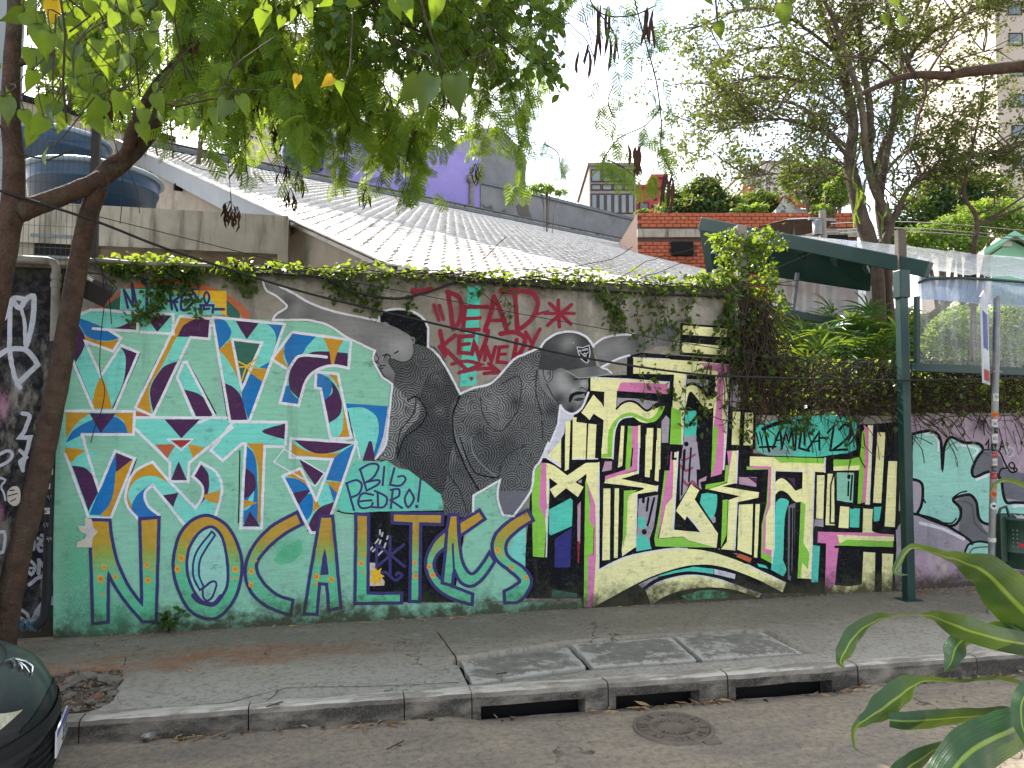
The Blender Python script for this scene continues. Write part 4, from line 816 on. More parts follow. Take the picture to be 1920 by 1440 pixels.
p.shaded('E', 'tattoo', RM, 1.6, fld(.44, rings('E', (900,1010,130,.38), (1170,900,80,.42), (1150,760,50,.2), (1060,1020,45,-.4), (800,1250,60,-.3), (700,1060,50,.2), (1000,1330,110,-.22), (1340,1080,60,-.3), (960,1200,60,.2), (660,1300,50,.25), (1240,1010,40,.2), (860,1440,120,-.2), (1120,1480,90,.0))))
p.shaded('E', 'tattoo', '108,1110 ~130,1000 145,885 ~200,930 ~260,1000 300,980 ~345,1050 ~340,1130 ~260,1210 ~200,1300 ~150,1440 40,1440 100,1300', 1.6, fld(.86, rings('E', (255,1080,30,-.5), (200,1290,60,-.2))))
p.shaded('E', 'tattoo', '345,990 ~400,1100 ~340,1200 ~230,1290 ~180,1440 420,1640 ~520,1700 ~560,1500 ~600,1300 ~560,1100 640,965 ~560,780 ~480,780 ~400,830', 1.8, fld(.14, rings('E', (470,820,50,.25), (500,1080,40,.28), (400,1350,80,.14), (560,1300,40,.1), (420,960,40,.12))))
p.line('E', 'blk', '655,962 ~600,1090 ~598,1200 ~620,1330 ~700,1520 800,1690', 3.2, 4); p.line('E', 'blk', '345,990 ~400,1100 ~340,1200 ~230,1290 180,1440', 2.4, 4); p.line('E', 'blk', '260,1005 ~300,975 345,990', 2.4, 4); p.line('F', 'blk', '250,0 ~300,150 ~360,260 ~480,300 540,300', 2.4, 4); p.line('F', 'dark', '540,300 ~560,200 ~620,120 740,60', 2, 4)
p.line('E', 'dark', '640,980 ~600,1120 ~600,1300 640,1440', 3, 3); p.line('E', 'dark', '1225,780 ~1220,950 ~1260,1120 ~1270,1300', 2.6, 3); p.line('E', 'dark', '800,980 ~830,1130 ~920,1230 ~1000,1200 1090,1060 ~1110,900 ~1080,820 960,880', 2.2, 3)
p.line('E', 'dark', '320,1000 ~300,1100 200,1230 170,1400', 3, 3); p.line('E', 'dark', '260,1000 340,960', 2.5, 3); p.line('F', 'dark', '150,250 ~200,330 ~250,400 300,560', 2.5, 3); p.line('F', 'skin', '330,0 ~350,120 ~440,230 520,290', 1.8, 3); p.line('E', 'skin', '650,970 ~610,1050 ~600,1150 620,1300 690,1440', 1.8, 3.4)
p.line('E', 'dark', '10,640 ~40,690 20,710 50,740 45,770 ~90,830 140,880', 2, 3); p.line('E', 'dark', '80,680 ~110,660 140,690', 3, 3); p.line('E', 'dark', '30,745 90,740', 2.6, 3); p.line('E', 'skl', '60,700 ~100,650 ~150,700', 1.5, 4)
p.shaded('C', 'grey', '1215,640 ~1200,690 1225,725 1222,758 1250,790 ~1270,830 1342,880 ~1360,800 ~1310,720 1330,660', 2.2, fld(.40, rings('C', (1225,700,25,.16), (1300,860,50,-.2), (1290,690,30,-.1), (1250,770,20,-.12))), 2.5); p.line('C', 'blk', '1205,705 ~1225,718 1240,712', 1.6, 5); p.line('C', 'blk', '1225,758 ~1255,765 1275,760', 1.8, 5); p.line('C', 'dark', '1270,670 ~1300,655 1330,672', 2.4, 5); p.line('C', 'skl', '1222,735 1245,742', 1.4, 5)
p.fill('F', 'haze', '545,405 770,400 650,590 570,583 ~540,500', 2.6); p.end()
p = Paint('painted_arm', 'grey outstretched bare arm of the left painted man, flexed hand at the wall top', base=14)
ARM = '370,100 ~450,130 ~560,185 ~700,260 ~900,340 1245,410 ~1400,480 ~1480,540 ~1502,600 ~1490,680 ~1420,712 ~1330,680 1210,632 1000,530 ~900,470 750,400 530,395 445,402 ~480,350 ~548,310 ~500,240'
p.shaded('C', 'grey', ARM, 1, fld(0.42, rings('C', (620,320,60,.18), (560,270,60,-.22), (1000,440,160,.12), (1400,600,90,.25), (1250,560,120,.05), (700,390,110,-.12), (430,150,90,.05), (500,350,50,-.1), (900,480,110,-.08), (1150,600,80,-.12), (1480,560,40,.1))))
p.line('C', 'dark', '1500,580 ~1505,640 ~1470,705 ~1410,715 1330,690', 2, 3); p.line('C', 'dark', '1360,650 1385,635', 3, 3); p.fill('C', 'skin', '1255,425 ~1290,415 ~1325,440 1290,445', 2); p.end()
p = Paint('painted_hair', 'dark hair of the left painted man', base=13)
p.fill('C', 'blk', '1250,410 ~1260,350 ~1340,322 ~1450,335 ~1570,400 ~1615,470 1607,605 1560,590 1505,575 ~1490,530 ~1400,470 1330,440', 0); p.line('C', 'skin', '1470,545 ~1490,530 ~1508,545 1500,580', 2.5, 3); p.end()
p = Paint('painted_face', 'grey face in profile with a moustache under a black cap', base=15)
FACE = '1235,765 ~1260,900 ~1330,990 1395,1040 ~1440,1080 ~1500,1100 ~1550,1060 1578,1010 1590,975 1580,955 1605,925 ~1612,880 1600,830 1540,835 1450,780 1400,755'
p.shaded('E', 'grey', FACE, 1, fld(0.44, rings('E', (1430,880,60,.34), (1575,880,26,.34), (1390,990,55,-.36), (1480,1080,55,-.4), (1290,900,45,-.12), (1500,930,22,.25), (1500,835,55,-.34), (1560,1050,28,-.2), (1340,760,50,-.2), (1530,1020,18,.2), (1400,820,30,.15))), 2.5)
p.fill('E', 'blk', '1462,1015 ~1472,965 ~1530,935 1598,942 ~1560,958 ~1510,968 ~1490,1000 1478,1022', 3); p.fill('E', 'dark', '1500,1000 ~1530,985 1580,985 1570,1000 ~1530,1008', 3); p.line('E', 'dark', '1545,920 ~1560,905 ~1580,915 1600,925', 1.8, 3); p.line('E', 'blk', '1500,845 1600,840', 2, 3); p.line('E', 'dark', '1395,1035 ~1340,960 1300,880', 2, 3)
p.shaded('E', 'grey', '~1270,750 ~1300,718 ~1342,750 ~1345,840 ~1305,870 ~1275,820', 4, fld(.48, rings('E', (1300,760,25,.15), (1315,800,14,-.35))), 2); p.line('E', 'dark', '~1275,750 ~1300,722 ~1340,752 ~1342,835 ~1305,866 ~1278,820', 1.6, 6, True); p.line('E', 'dark', '1300,750 ~1325,770 ~1325,830 1310,845', 1.6, 6); p.end()
p = Paint('painted_cap', 'black baseball cap of the right painted man with a shield badge', base=21)
p.shaded('E', 'grey', '1255,600 ~1285,560 ~1370,510 ~1480,495 ~1580,530 ~1640,610 1672,745 1455,778 ~1400,760 ~1340,780 1232,768 ~1250,690', 1, fld(.09, rings('E', (1470,560,60,.30), (1430,600,50,.14), (1350,560,60,.05), (1600,720,60,.06))), 3)
p.shaded('E', 'grey', '1450,780 1672,742 1770,795 ~1700,818 1540,836', 1.5, fld(.28, rings('E', (1560,790,60,.12), (1720,790,50,.15), (1640,760,50,-.05))), 3); p.line('E', 'skl', '1450,782 1540,836 ~1690,820 1770,797', 1.6, 4); p.dot('E', 'skl', 1498, 570, 6, 4)
p.line('E', 'wht2', '1525,603 1568,608 1615,590 ~1622,650 ~1605,720 ~1555,690 1525,603', 1.9, 4, False, 0.1); p.fill('E', 'blk', '1530,608 1568,612 1612,596 ~1616,650 ~1602,712 ~1558,682', 3)
for k_ in range(7):   # RAIDERS, seven small letters across the top of the shield
    x = 1540+k_*10.2; y = 626-k_*2.2
    LT = {'R': ['0,12 0,0 6,1 6,5 0,6 6,12'], 'A': ['0,12 3,0 6,12', '1,8 5,8'], 'I': ['3,0 3,12'], 'D': ['0,12 0,0 5,3 5,9 0,12'], 'E': ['6,0 0,0 0,12 6,12', '0,6 5,6'], 'S': ['6,1 1,1 1,6 6,6 6,12 0,12']}['RAIDERS'[k_]]
    for s_ in LT: p.line('E', 'white', ' '.join('%.1f,%.1f' % (x+float(a.split(',')[0])*1.1, y+float(a.split(',')[1])*1.1) for a in s_.split()), 0.7, 6, False, 0, cap=False)
for s_ in ('1552,645 1608,700', '1610,640 1568,690'): p.line('E', 'white', s_, 1.0, 6, w=0)
p.fill('E', 'skl', '~1572,652 ~1585,645 ~1598,652 ~1596,675 ~1586,684 ~1576,676', 6.5, 0); p.line('E', 'blk', '1578,662 1594,660', 0.9, 8, w=0); p.end()
p = Paint('painted_arm', 'grey outstretched arm of the right painted man reaching under the vine', base=13)
p.shaded('G', 'grey', '125,515 ~200,462 ~300,437 ~430,430 ~520,400 ~700,332 762,382 ~700,500 ~600,520 ~500,560 395,590 ~290,620 185,678', 1, fld(.34, rings('G', (330,520,90,.12), (200,560,60,.1), (560,440,80,.12), (450,500,70,-.12), (300,600,60,-.08))))
p.line('G', 'white', '125,515 ~200,460 ~300,435 430,428', 4, 4); p.line('G', 'white', '185,678 ~300,618 400,585', 4, 4); p.line('G', 'white', '185,678 ~230,690 265,720', 3, 4); p.end()
p = Paint('painted_outline', 'white contour line around the two painted men', base=26)
p.line('C', 'white', '370,100 ~400,180 ~470,220 ~540,280 ~545,310 ~470,360 445,402', 4, 1); p.line('C', 'white', '500,150 ~600,200 ~720,270 ~900,335 1245,408 ~1250,350 ~1340,320 ~1450,325 ~1560,375 1612,460 1610,600 ~1680,660 ~1760,780 1850,955', 4.2, 1)
p.line('C', 'white', '445,402 520,400 700,400 ~850,435 1000,530 1212,632 ~1195,690 1225,760 1265,830 1342,882 ~1330,1000 ~1310,1200 ~1290,1340 1215,1440', 4, 1)
p.line('E', 'white', '650,955 ~750,910 ~870,880 ~950,810 ~1050,700 ~1150,650 1255,605 ~1290,555 ~1380,500 ~1500,490 ~1600,530 ~1650,600', 4.2, 1); p.line('E', 'white', '1610,945 ~1560,1060 ~1490,1105 ~1430,1080 1400,1040', 4, 1); p.fill('E', 'lgr', '1400,1040 ~1440,1085 ~1500,1105 1490,1150 1440,1160 1430,1250 ~1380,1330 1290,1430 1370,1230', 0)
p.line('E', 'white', '1400,1040 1385,1180 1280,1430', 4, 1.5); p.line('F', 'white', '910,40 ~850,180 ~805,240 ~780,400 650,590 572,583 ~540,500 ~530,420 548,322 350,437 348,555', 4.2, 1); p.end()
# ---- red spray tag
p = Paint('spray_tag', 'crimson spray tag DEAD KENNEDY with a star and arrow over a turquoise strip', base=5)
p.fill('E', 'cyan', '705,150 805,150 800,300 ~790,480 770,890 650,900 660,700 ~690,470', 0)
for x, y, rx, ry in ((360,185,110,40), (640,330,90,180), (1000,190,120,60), (1200,220,80,120), (470,320,50,110), (870,330,90,130), (1420,340,110,60), (1210,520,60,80)): p.fog('E', 'crim', x, y, rx, ry, 0.45, 1)
for s_, w_ in (('300,185 ~360,190 430,172', 12), ('455,290 490,400', 7), ('495,290 525,395', 7), ('560,190 ~580,330 600,460', 9), ('555,190 ~640,230 ~665,330 ~640,420 600,470', 9), ('690,300 670,478', 8), ('690,305 855,300', 8), ('690,392 800,385', 7), ('665,475 790,472', 8), ('905,225 ~880,350 838,480', 9), ('905,225 ~960,350 1000,480', 9), ('860,405 985,400', 7),
               ('960,180 1080,190', 10), ('1060,185 1080,470', 9), ('1050,180 ~1180,195 ~1235,270 ~1190,390 1080,480', 9), ('1215,360 1310,335', 5), ('1385,250 1395,450', 7), ('1285,350 1505,350', 6), ('1305,440 1485,285', 7), ('1320,275 1480,430', 7), ('500,480 535,660', 8), ('615,515 ~560,560 520,600 690,765', 8), ('495,600 538,665 560,630', 7),
               ('750,520 645,525 640,645 725,650', 8), ('640,585 720,580', 7), ('740,655 755,560 795,690 ~840,560 860,480', 8), ('835,700 850,600 885,715 915,600', 7), ('1005,600 945,605 930,715 1000,720', 7), ('935,658 990,655', 6), ('1075,550 1050,690', 8), ('955,505 ~1060,492 ~1135,540 ~1110,630 1050,695', 9), ('1140,490 1185,565', 7), ('1250,470 ~1200,560 1165,655', 7),
               ('590,730 ~700,708 810,735 640,797', 7), ('640,797 ~760,770 ~870,765 950,790', 7), ('865,728 960,795 830,800', 7)): p.line('E', 'crim', s_, w_, 2, w=0.8)
p.dot('E', 'crim', 735, 840, 15, 2); p.end()
# ---- cream piece on the right
def piece(label, base, ops, name='painted_letter', w=0.35):
    p = Paint(name, label, base=base)
    for op in ops:
        f_, k_, path = op[:3]; lv = op[3] if len(op) > 3 else 1
        if k_[0] == '-': p.line(f_, k_[1:], path, lv, 4, False, w)
        elif k_[0] == '=': p.both(f_, k_[1:], 'blk', path, 4.6, lv, w)     # filled shape with a black key line
        elif k_[0] == 'o': p.line(f_, 'blk', path, lv, 5, True, w)
        else: p.fill(f_, k_, path, lv, w)
    return p.end()
piece('lavender grey and pink scraps of old paint between the cream letters', 9, [
 ('H','lavp','535,100 590,100 585,170 510,190'), ('H','lav','650,235 800,205 935,265 930,280'), ('H','crim','740,225 800,200 830,225 790,245',1.5), ('H','lav','775,385 935,350 ~915,500 900,600 870,680 880,760 770,790'), ('H','cyan','~780,530 ~820,520 ~845,580 ~800,610',2), ('H','cyan','770,660 ~830,650 860,690 885,755 775,785',2), ('H','lav','1085,90 1220,60 1225,280 1180,270 1080,420'), ('H','-crims','1100,130 ~1140,170 1190,150',5), ('H','-crims','1120,240 ~1160,280 ~1190,250 1225,290',5), ('H','lavp','1240,240 1300,210 1280,300 1240,320'),
 ('H','lavp','1055,560 1060,585 1170,600 1150,540',1), ('H','lav','1240,420 ~1300,560 1365,555 1365,520'), ('H','cyan','1260,345 ~1370,340 ~1365,480 ~1320,530 ~1250,440',2), ('H','lavp','1525,215 1675,225 1670,290 1530,270'), ('H','purp','1600,215 1675,225 1672,270',2), ('H','rust','1540,790 1640,820 1625,860 1520,815'), ('H','lavp','1370,745 1520,780 1530,800 1370,755'), ('H','cyan','1675,865 1740,880 1760,905 1690,890'),
 ('H','lavp','330,430 355,400 350,720 330,700'), ('H','crim','330,700 348,700 342,860 330,860'), ('H','org','100,400 ~125,360 130,380'), ('H','cyan','118,400 ~230,340 295,395 288,585 130,655 115,640',2), ('H','ind','160,680 285,600 275,895 158,895',2), ('H','lav','770,1010 ~850,950 950,930 930,975 ~880,1000 815,1052',1), ('H','cyan','935,945 1200,890 1350,905 1350,945 ~1150,925 940,965',2), ('H','lgr','1355,905 1515,945 1510,982 1355,945',1), ('H','tealg','1110,1110 ~1300,1060 1470,1085 1465,1130 ~1300,1130 1170,1150',1),
 ('H','dgrn','140,1060 330,1090 325,1130 135,1120'), ('J','lavp','0,420 70,425 65,490 0,480'), ('J','lav','470,715 530,715 530,770 465,768'), ('J','teal','620,388 742,390 736,600 620,590',1), ('J','cyan','712,640 782,640 775,772 712,770',1), ('J','cyan','878,630 930,628 915,725 878,730',1), ('J','lav','878,730 915,725 930,780 878,780',1), ('J','lav','780,920 960,925 925,960 780,950',1), ('J','gry','620,975 705,975 745,1080 740,1110 615,1100',1), ('J','cyan','622,930 772,920 772,1105 738,1102 720,1015 700,968 622,962',2), ('J','cyan','450,892 505,900 492,1150 445,1152',1),
 ('J','cyan','975,75 1085,85 1085,300 1060,280 1020,180 972,165',1), ('J','lav','975,170 1015,180 1055,285 975,285',1), ('J','lav','1050,430 1090,440 1090,640 1050,660'), ('J','lav','1000,790 1090,700 1090,1200 1030,1200 1015,960'),
 ('G','lav','1150,770 1205,775 1205,980 1150,960',2), ('G','lav','640,1000 700,1060 690,1240 640,1240',2), ('G','cyan','815,960 920,960 905,1185 808,1195',2), ('G','lav','808,1195 905,1185 900,1230 945,1240 950,1440 780,1440',2), ('G','-crims','730,1330 ~800,1370 890,1330',4)], 'painted_scrap')
piece('black drips and dots over the lavender scraps', 12, [('H','-blk','825,375 822,405',5), ('H','-blk','862,375 850,470',4), ('H','-blk','905,375 ~880,480 855,580',4), ('H','-blk','1128,20 1110,350',3.5), ('H','-blk','1180,0 1165,250',3.5), ('J','-blk','706,415 704,425',6), ('J','-blk','703,455 700,550',3.2), ('J','-blk','728,410 716,580',3.2), ('J','-blk','620,590 ~680,600 730,640',3), ('G','-blk','850,1110 920,1020',5), ('J','-blk','925,960 950,920',2), ('J','-blk','940,965 965,925',2), ('G','-blk','815,1290 810,1440',3), ('G','-blk','860,1300 850,1440',3)], 'painted_drip')
p = Paint('painted_drip', 'two round black dots on the lavender scraps', base=14); p.dot('H', 'blk', 830, 628, 20, 1); p.dot('G', 'blk', 825, 1250, 18, 1); p.end()
piece('cream boxes high on the wall behind the vine', 9, [('G','blk','783,345 1200,372 1187,612 778,580',1), ('G','cream','800,360 1178,388 1170,452 798,430',2), ('G','cream','795,488 1170,520 1160,588 790,562',2), ('G','blk','385,585 430,560 1215,625 1210,680 1190,1000 1120,1000 1110,740 430,745 385,740',0)])
piece('cream E-like letter with a pink bar and lime wave at the top of the right piece', 14, [
 ('G','blk','98,740 728,750 735,880 700,1000 640,1080 640,1120 200,1110 0,1085 10,1000 120,870 95,860',0), ('G','cream','108,752 695,785 685,875 305,852 300,985 ~350,950 ~400,935 ~460,955 ~520,1000 ~580,985 665,965 ~620,1055 ~550,1090 ~480,1085 ~420,1045 ~340,1060 ~290,1120 270,1360 190,1350 205,1070 130,1022 100,1070 38,1015 130,880 192,945 205,970 212,858 108,850',1),
 ('G','pink','350,785 692,800 682,875 308,852 330,795',2), ('G','blk','305,855 688,877 682,918 303,898',3), ('G','lav','308,902 450,910 662,940 ~600,950 ~530,1000 ~440,935 ~370,930 302,985',3), ('G','-blk','302,985 ~360,935 ~440,935 ~530,1000 ~600,950 662,940',4), ('G','lime','665,970 ~620,1055 ~550,1090 ~420,1045 ~340,1065 ~285,1130 265,1352 192,1350 192,1325 235,1322 ~245,1150 ~320,1045 ~420,1015 ~540,1062 ~600,1020 620,968',2),
 ('G','-white','275,1362 ~290,1150 ~340,1062 ~420,1045',2.6), ('G','-white','112,750 400,765 695,787 690,860',2.4), ('G','blk','180,858 212,860 208,975 190,945',3), ('G','blk','45,1030 100,1075 130,1030 205,1075 200,1130 140,1100 20,1085',0.5)])
piece('tall cream N-shaped letter with pink and lime edges beside the high wall end', 12, [
 ('G','blk','385,590 1215,640 1170,760 1145,1000 1340,1000 1345,1290 1140,1285 1120,1440 940,1440 900,1000 820,1000 800,1280 690,1275 720,760 385,735',0), ('G','cream','430,600 920,630 1172,655 1160,712 1145,725 1120,1250 1100,1440 1015,1440 1030,975 1045,745 825,730 800,1250 705,1250 735,730 428,722',1),
 ('G','pink','920,640 1168,655 1155,715 1110,705 1092,1060 1112,1120 1100,1440 1058,1440 1030,1100 1048,1000 1062,705 990,695',2), ('G','lime','715,972 785,1000 790,1255 702,1250',2), ('G','lime','1028,1110 1062,1130 1042,1440 1012,1440',2), ('G','blk','822,732 1042,745 1030,905 1000,900 820,800',2), ('G','lav','832,762 990,770 982,870 ~940,820 830,800',3),
 ('G','cream','825,818 ~870,800 ~930,830 990,902 1035,905 1025,978 ~970,985 ~900,900 ~850,860 815,990',3.5), ('G','-blk','825,815 ~870,797 ~930,828 992,905 ~1015,880 1040,800',5), ('G','blk','820,1010 ~830,900 ~860,868 ~910,890 ~970,985 1025,985 1015,1300 980,1440 930,1440 900,1170 920,965 835,960',2.5), ('G','=cream','1165,995 1240,1000 1230,1267 1155,1265',3), ('G','=cream','1255,1003 1338,1008 1330,1272 1245,1268',3),
 ('G','-white','428,602 700,616',2.4), ('G','-white','1145,730 1120,1250 1105,1440',3), ('G','-white','795,1250 ~800,1100 ~805,950 825,730',2.4)])
piece('cream and lime upright bars left of the N-shaped letter', 13, [
 ('H','cream','110,0 225,-240 225,0 215,142 90,60',1), ('H','-white','90,60 215,142',6), ('H','-blk','222,-200 220,150',7), ('G','cream','0,1085 80,1088 70,1366 0,1360',1), ('G','cream','100,1087 152,1095 140,1365 88,1352',1), ('H','cream','240,-210 278,-210 265,160 235,172',1), ('H','cream','295,-230 400,-230 380,82 290,80',1), ('H','cream','415,-225 470,-225 460,78 400,80',1),
 ('H','cream','510,0 560,0 555,75 510,75',1), ('H','lime','550,-60 590,-60 588,78 512,76 512,38 548,38',2), ('G','cream','338,1098 362,1100 345,1412 313,1428',1), ('G','lime','388,1105 422,1105 408,1440 368,1440',1), ('G','pink','420,1105 468,1105 456,1440 404,1440',1), ('G','cream','465,1110 482,1110 478,1440 455,1440',1), ('G','cream','530,1130 578,1130 566,1440 518,1440',1), ('G','cream','608,1130 636,1135 630,1440 600,1440',1),
 ('H','cream','645,0 672,0 662,135 640,145',1), ('H','cream','842,-100 888,-100 870,220 835,215',1), ('H','cream','922,-60 952,-60 936,252 908,242',1), ('H','-white','292,84 384,84',2), ('H','-white','402,82 480,80',2)], 'painted_bar')
piece('large cream letter M with crossed arms and a long sweep under the word', 16, [
 ('H','blk','0,150 60,100 150,110 255,185 380,92 510,95 505,820 ~800,770 ~1000,742 ~1300,755 ~1600,855 1910,1005 1870,1095 ~1650,985 ~1400,900 ~1200,890 ~1000,935 ~800,1015 440,1210 378,1215 362,1000 365,200 400,205 245,310 310,390 400,310 100,470 100,825 0,820',0),
 ('H','lime','-15,240 0,180 60,110 45,420 98,540 82,820 -5,812',1), ('H','pink','58,110 98,112 98,450 92,540 42,430',2), ('H','cream','95,112 122,235 112,500 97,640 88,540 98,440',3), ('H','-white','112,240 105,520 95,815',2.6), ('H','cream','98,112 ~150,130 255,205 322,262 375,292 332,367 245,300 160,372 122,310 182,270 118,222',4), ('H','cream','250,208 390,112 492,110 488,190 400,188 322,250 250,302',4.5), ('H','blk','118,225 180,268 120,310',5), ('H','blk','322,262 392,200 400,215 378,290',5), ('H','lav','340,245 362,235 360,262 335,258',5.5),
 ('H','cream','400,110 492,110 487,915 465,900 458,600 ~430,400 395,240',3), ('H','lime','388,205 ~422,400 420,540 452,592 446,797 412,800 402,1192 376,1192',4), ('H','pink','400,255 462,420 466,570 468,822 450,805 456,600 418,540 425,400',4.6), ('H','pink','412,800 468,802 447,1190 384,1200 402,1150',4.8),
 ('H','cream','457,822 487,917 ~700,815 ~1000,757 ~1300,772 ~1600,872 1892,1012 1866,1082 ~1650,972 ~1400,887 ~1200,877 ~1000,922 ~800,1002 448,1192',3.5), ('H','-white','489,110 487,915 ~700,815 ~1000,758 ~1150,755',3), ('H','-white','1600,872 1750,945 1888,1010',2.4)])
piece('lower cream swoosh, the second curve under the word', 14, [('H','blk','825,1060 ~950,985 ~1150,938 ~1350,958 ~1570,1030 1720,1092 1700,1140 ~1500,1080 ~1300,1065 ~1100,1090 ~950,1148 880,1200',0), ('H','cream','840,1065 ~950,1002 ~1150,955 ~1350,975 ~1550,1040 1705,1095 1690,1125 ~1500,1062 ~1300,1045 ~1100,1070 ~950,1130 885,1185',1), ('H','-white','845,1066 ~950,1002 ~1150,955 ~1350,975 ~1550,1040 1705,1095',2.6)])
piece('cream letter E with a pink zigzag arm', 15, [
 ('H','blk','500,180 700,140 700,0 800,0 800,200 940,262 940,335 790,360 770,770 650,840 500,860 500,290 520,280',0), ('H','cream','525,303 577,303 572,837 515,842',1), ('H','cream','608,303 641,303 631,822 603,822',1), ('H','cream','530,262 545,228 780,170 790,165 783,192 655,232 930,285 925,322 775,345 765,742 665,812 660,760 712,350 830,308 822,297',2), ('H','pink','750,-40 792,-40 785,162 ~700,185 535,240 538,210 700,160 738,135',3), ('H','lime','700,-40 742,-40 722,160 690,165',3), ('H','lime','678,320 780,315 708,362 695,650 668,752',3), ('H','-white','790,-40 783,190',3), ('H','-white','775,345 765,742',2.6), ('H','-white','930,285 925,322',3)])
piece('cream letter L with lime and pink edges and a folded foot', 15, [
 ('H','blk','985,12 1100,12 1095,460 1170,260 1260,310 1230,385 1395,640 1385,765 905,745 890,680 ~940,400',0), ('H','lime','998,28 1030,28 ~1000,320 ~935,640 942,680 1120,665 1160,695 1372,747 915,737 905,680 ~955,400',1), ('H','pink','1030,28 1052,28 1042,382 992,432 ~960,560 932,672 ~965,400',2), ('H','cream','1052,28 1082,28 1045,612 1255,632 1150,510 1135,542 1068,470 1180,270 1242,317 1208,385 1382,640 1372,747 1160,692 1120,662 938,677 992,430 1042,372',3), ('H','-white','1082,30 1047,610',3.2), ('H','-white','1160,508 1255,630',2.6), ('H','blk','1055,555 1130,560 1150,525 1240,620 1048,605',2.5), ('G','=lime','680,1303 700,1303 690,1440 672,1440',2), ('G','=cream','728,1303 768,1303 760,1360 724,1360',1)])
piece('second cream letter E with lime arm and pink stem', 15, [
 ('H','blk','1310,240 1250,255 1265,330 1390,350 1395,760 1380,790 1520,790 1545,780 1640,830 1700,850 1700,400 1530,420 1700,380 1700,320 1540,280 1540,0 1430,0 1420,220',0), ('H','lime','1342,-30 1372,-30 1362,110 1330,218',1), ('H','pink','1370,-30 1428,-30 1412,192 1330,218 1362,110',2), ('H','pink','1450,22 1492,20 1482,190 1452,252 1462,130',2), ('H','lime','1440,130 1462,130 1452,252 1330,300 1288,310 1290,275 1432,250',1.5), ('H','cream','1490,20 1532,20 1522,262 1412,287 1690,332 1685,372 1525,407 1507,767 1405,757 1450,700 1462,390 1550,360 1310,310 1452,262',3), ('H','lime','1418,390 1456,385 1446,650 1405,745',3.6), ('H','-white','1530,22 1520,262',3), ('H','-white','1525,407 1507,765',2.6), ('H','cream','1540,425 1645,420 1635,802 1528,762',2), ('H','cream','1665,420 1697,420 1677,822 1652,820',2)])
piece('cream letter A with lime and pink left edge and a waved crossbar', 16, [
 ('J','blk','-15,270 545,285 545,400 470,400 450,1135 345,1130 330,1160 250,1120 180,1030 85,985 95,400 -15,390',0), ('J','cream','20,280 540,292 540,388 200,380 182,930 172,1020 120,925 130,700 160,620 168,352 20,345',1), ('J','lime','180,283 540,292 540,330 ~300,322 240,325',2), ('J','lime','-2,350 148,355 136,600 102,750 97,980 172,1022 175,975 110,935 118,745 150,600 160,370 -2,372',2), ('J','pink','20,345 168,350 162,620 132,700 127,918 172,930 167,972 105,940 112,745 145,600 150,368 20,362',3), ('J','cream','385,388 468,388 442,1127 350,1122 375,590 383,500',2), ('J','lime','372,590 405,612 390,880 432,950 422,1062 382,1010 372,1122 350,1117',3),
 ('J','blk','195,390 382,390 377,500 330,522 ~280,455 ~230,430 192,462',3), ('J','purp','215,425 ~260,420 ~300,450 335,500 330,430',4), ('J','cream','193,462 ~235,430 ~285,458 335,517 380,500 376,592 ~330,592 ~280,535 ~230,515 190,552',4), ('J','blk','188,560 ~230,518 ~280,538 ~330,592 372,596 350,1120 300,1150 260,1100 182,1040',2.5), ('J','cyan','198,602 ~230,570 ~290,590 ~262,700 250,1000 ~272,1060 250,1110 165,1062 190,900',3.4), ('J','gry','285,620 335,600 325,1000 300,1140 282,1130',3),
 ('J','-blk','305,640 300,1100',4), ('J','-blk','325,640 318,1100',3), ('J','-white','465,390 442,1127',2.6), ('J','-white','540,292 538,388',3), ('J','-white','192,385 188,900 172,1018',2.4), ('J','-white','200,378 460,386',2)])
piece('cream bars and squared spiral letter ending the right piece, one bar holding an orange sliver', 15, [
 ('J','blk','590,290 600,275 760,280 785,55 1060,70 1060,430 1050,660 1090,660 1090,700 1030,790 1035,920 1015,1240 880,1240 700,1262 525,1250 530,900 470,880 470,760 540,770 530,400 590,380',0),
 ('J','cream','485,410 537,410 527,712 478,707',2), ('J','cream','558,400 615,400 607,757 543,755',2), ('J','org','600,400 608,402 610,742 575,740 580,480',3), ('J','cream','645,625 708,630 702,777 633,772',2), ('J','lime','598,300 ~700,300 782,280 797,110 842,60 835,250 ~820,400 790,605 765,607 775,372 598,350',2), ('J','cream','598,350 780,340 776,375 598,379',3), ('J','pink','805,60 842,85 838,300 822,597 795,600 815,300 820,120',3), ('J','cream','838,62 872,65 850,612 818,612 840,300',2.5), ('J','-white','868,66 846,610',2.4),
 ('J','=cream','895,103 967,105 937,612 863,607',2), ('J','=cream','970,303 1047,305 1032,777 943,772',2), ('J','teal','622,390 740,392 733,600 622,590',0.8), ('J','-blk','703,455 700,550',3.2), ('J','-blk','728,410 716,580',3.2), ('J','-blk','706,415 704,427',6), ('J','cyan','712,640 782,640 775,772 712,770',0.8), ('J','cyan','878,630 930,628 915,725 878,730',0.8),
 ('J','cream','805,640 872,645 ~865,760 ~880,805 1017,822 1017,865 640,882 622,822 800,805',2), ('J','pink','490,800 ~700,805 860,806 1017,825 1015,835 622,822 637,872 607,1167 540,1227 547,882 488,877',3), ('J','lime','620,895 690,855 1012,867 1010,908',3.4), ('J','-blk','612,905 1015,915',4.5), ('J','cream','805,940 887,945 882,1220 ~720,1245 543,1237 605,1170 ~700,1178 795,1165',2), ('J','pink','540,1227 607,1167 605,1172 560,1235',3.3), ('J','cream','935,950 1012,955 1002,1227 933,1227',2)])
p = Paint('spray_tag', 'black spray tag FAMILIA-12 on a turquoise patch', base=6)
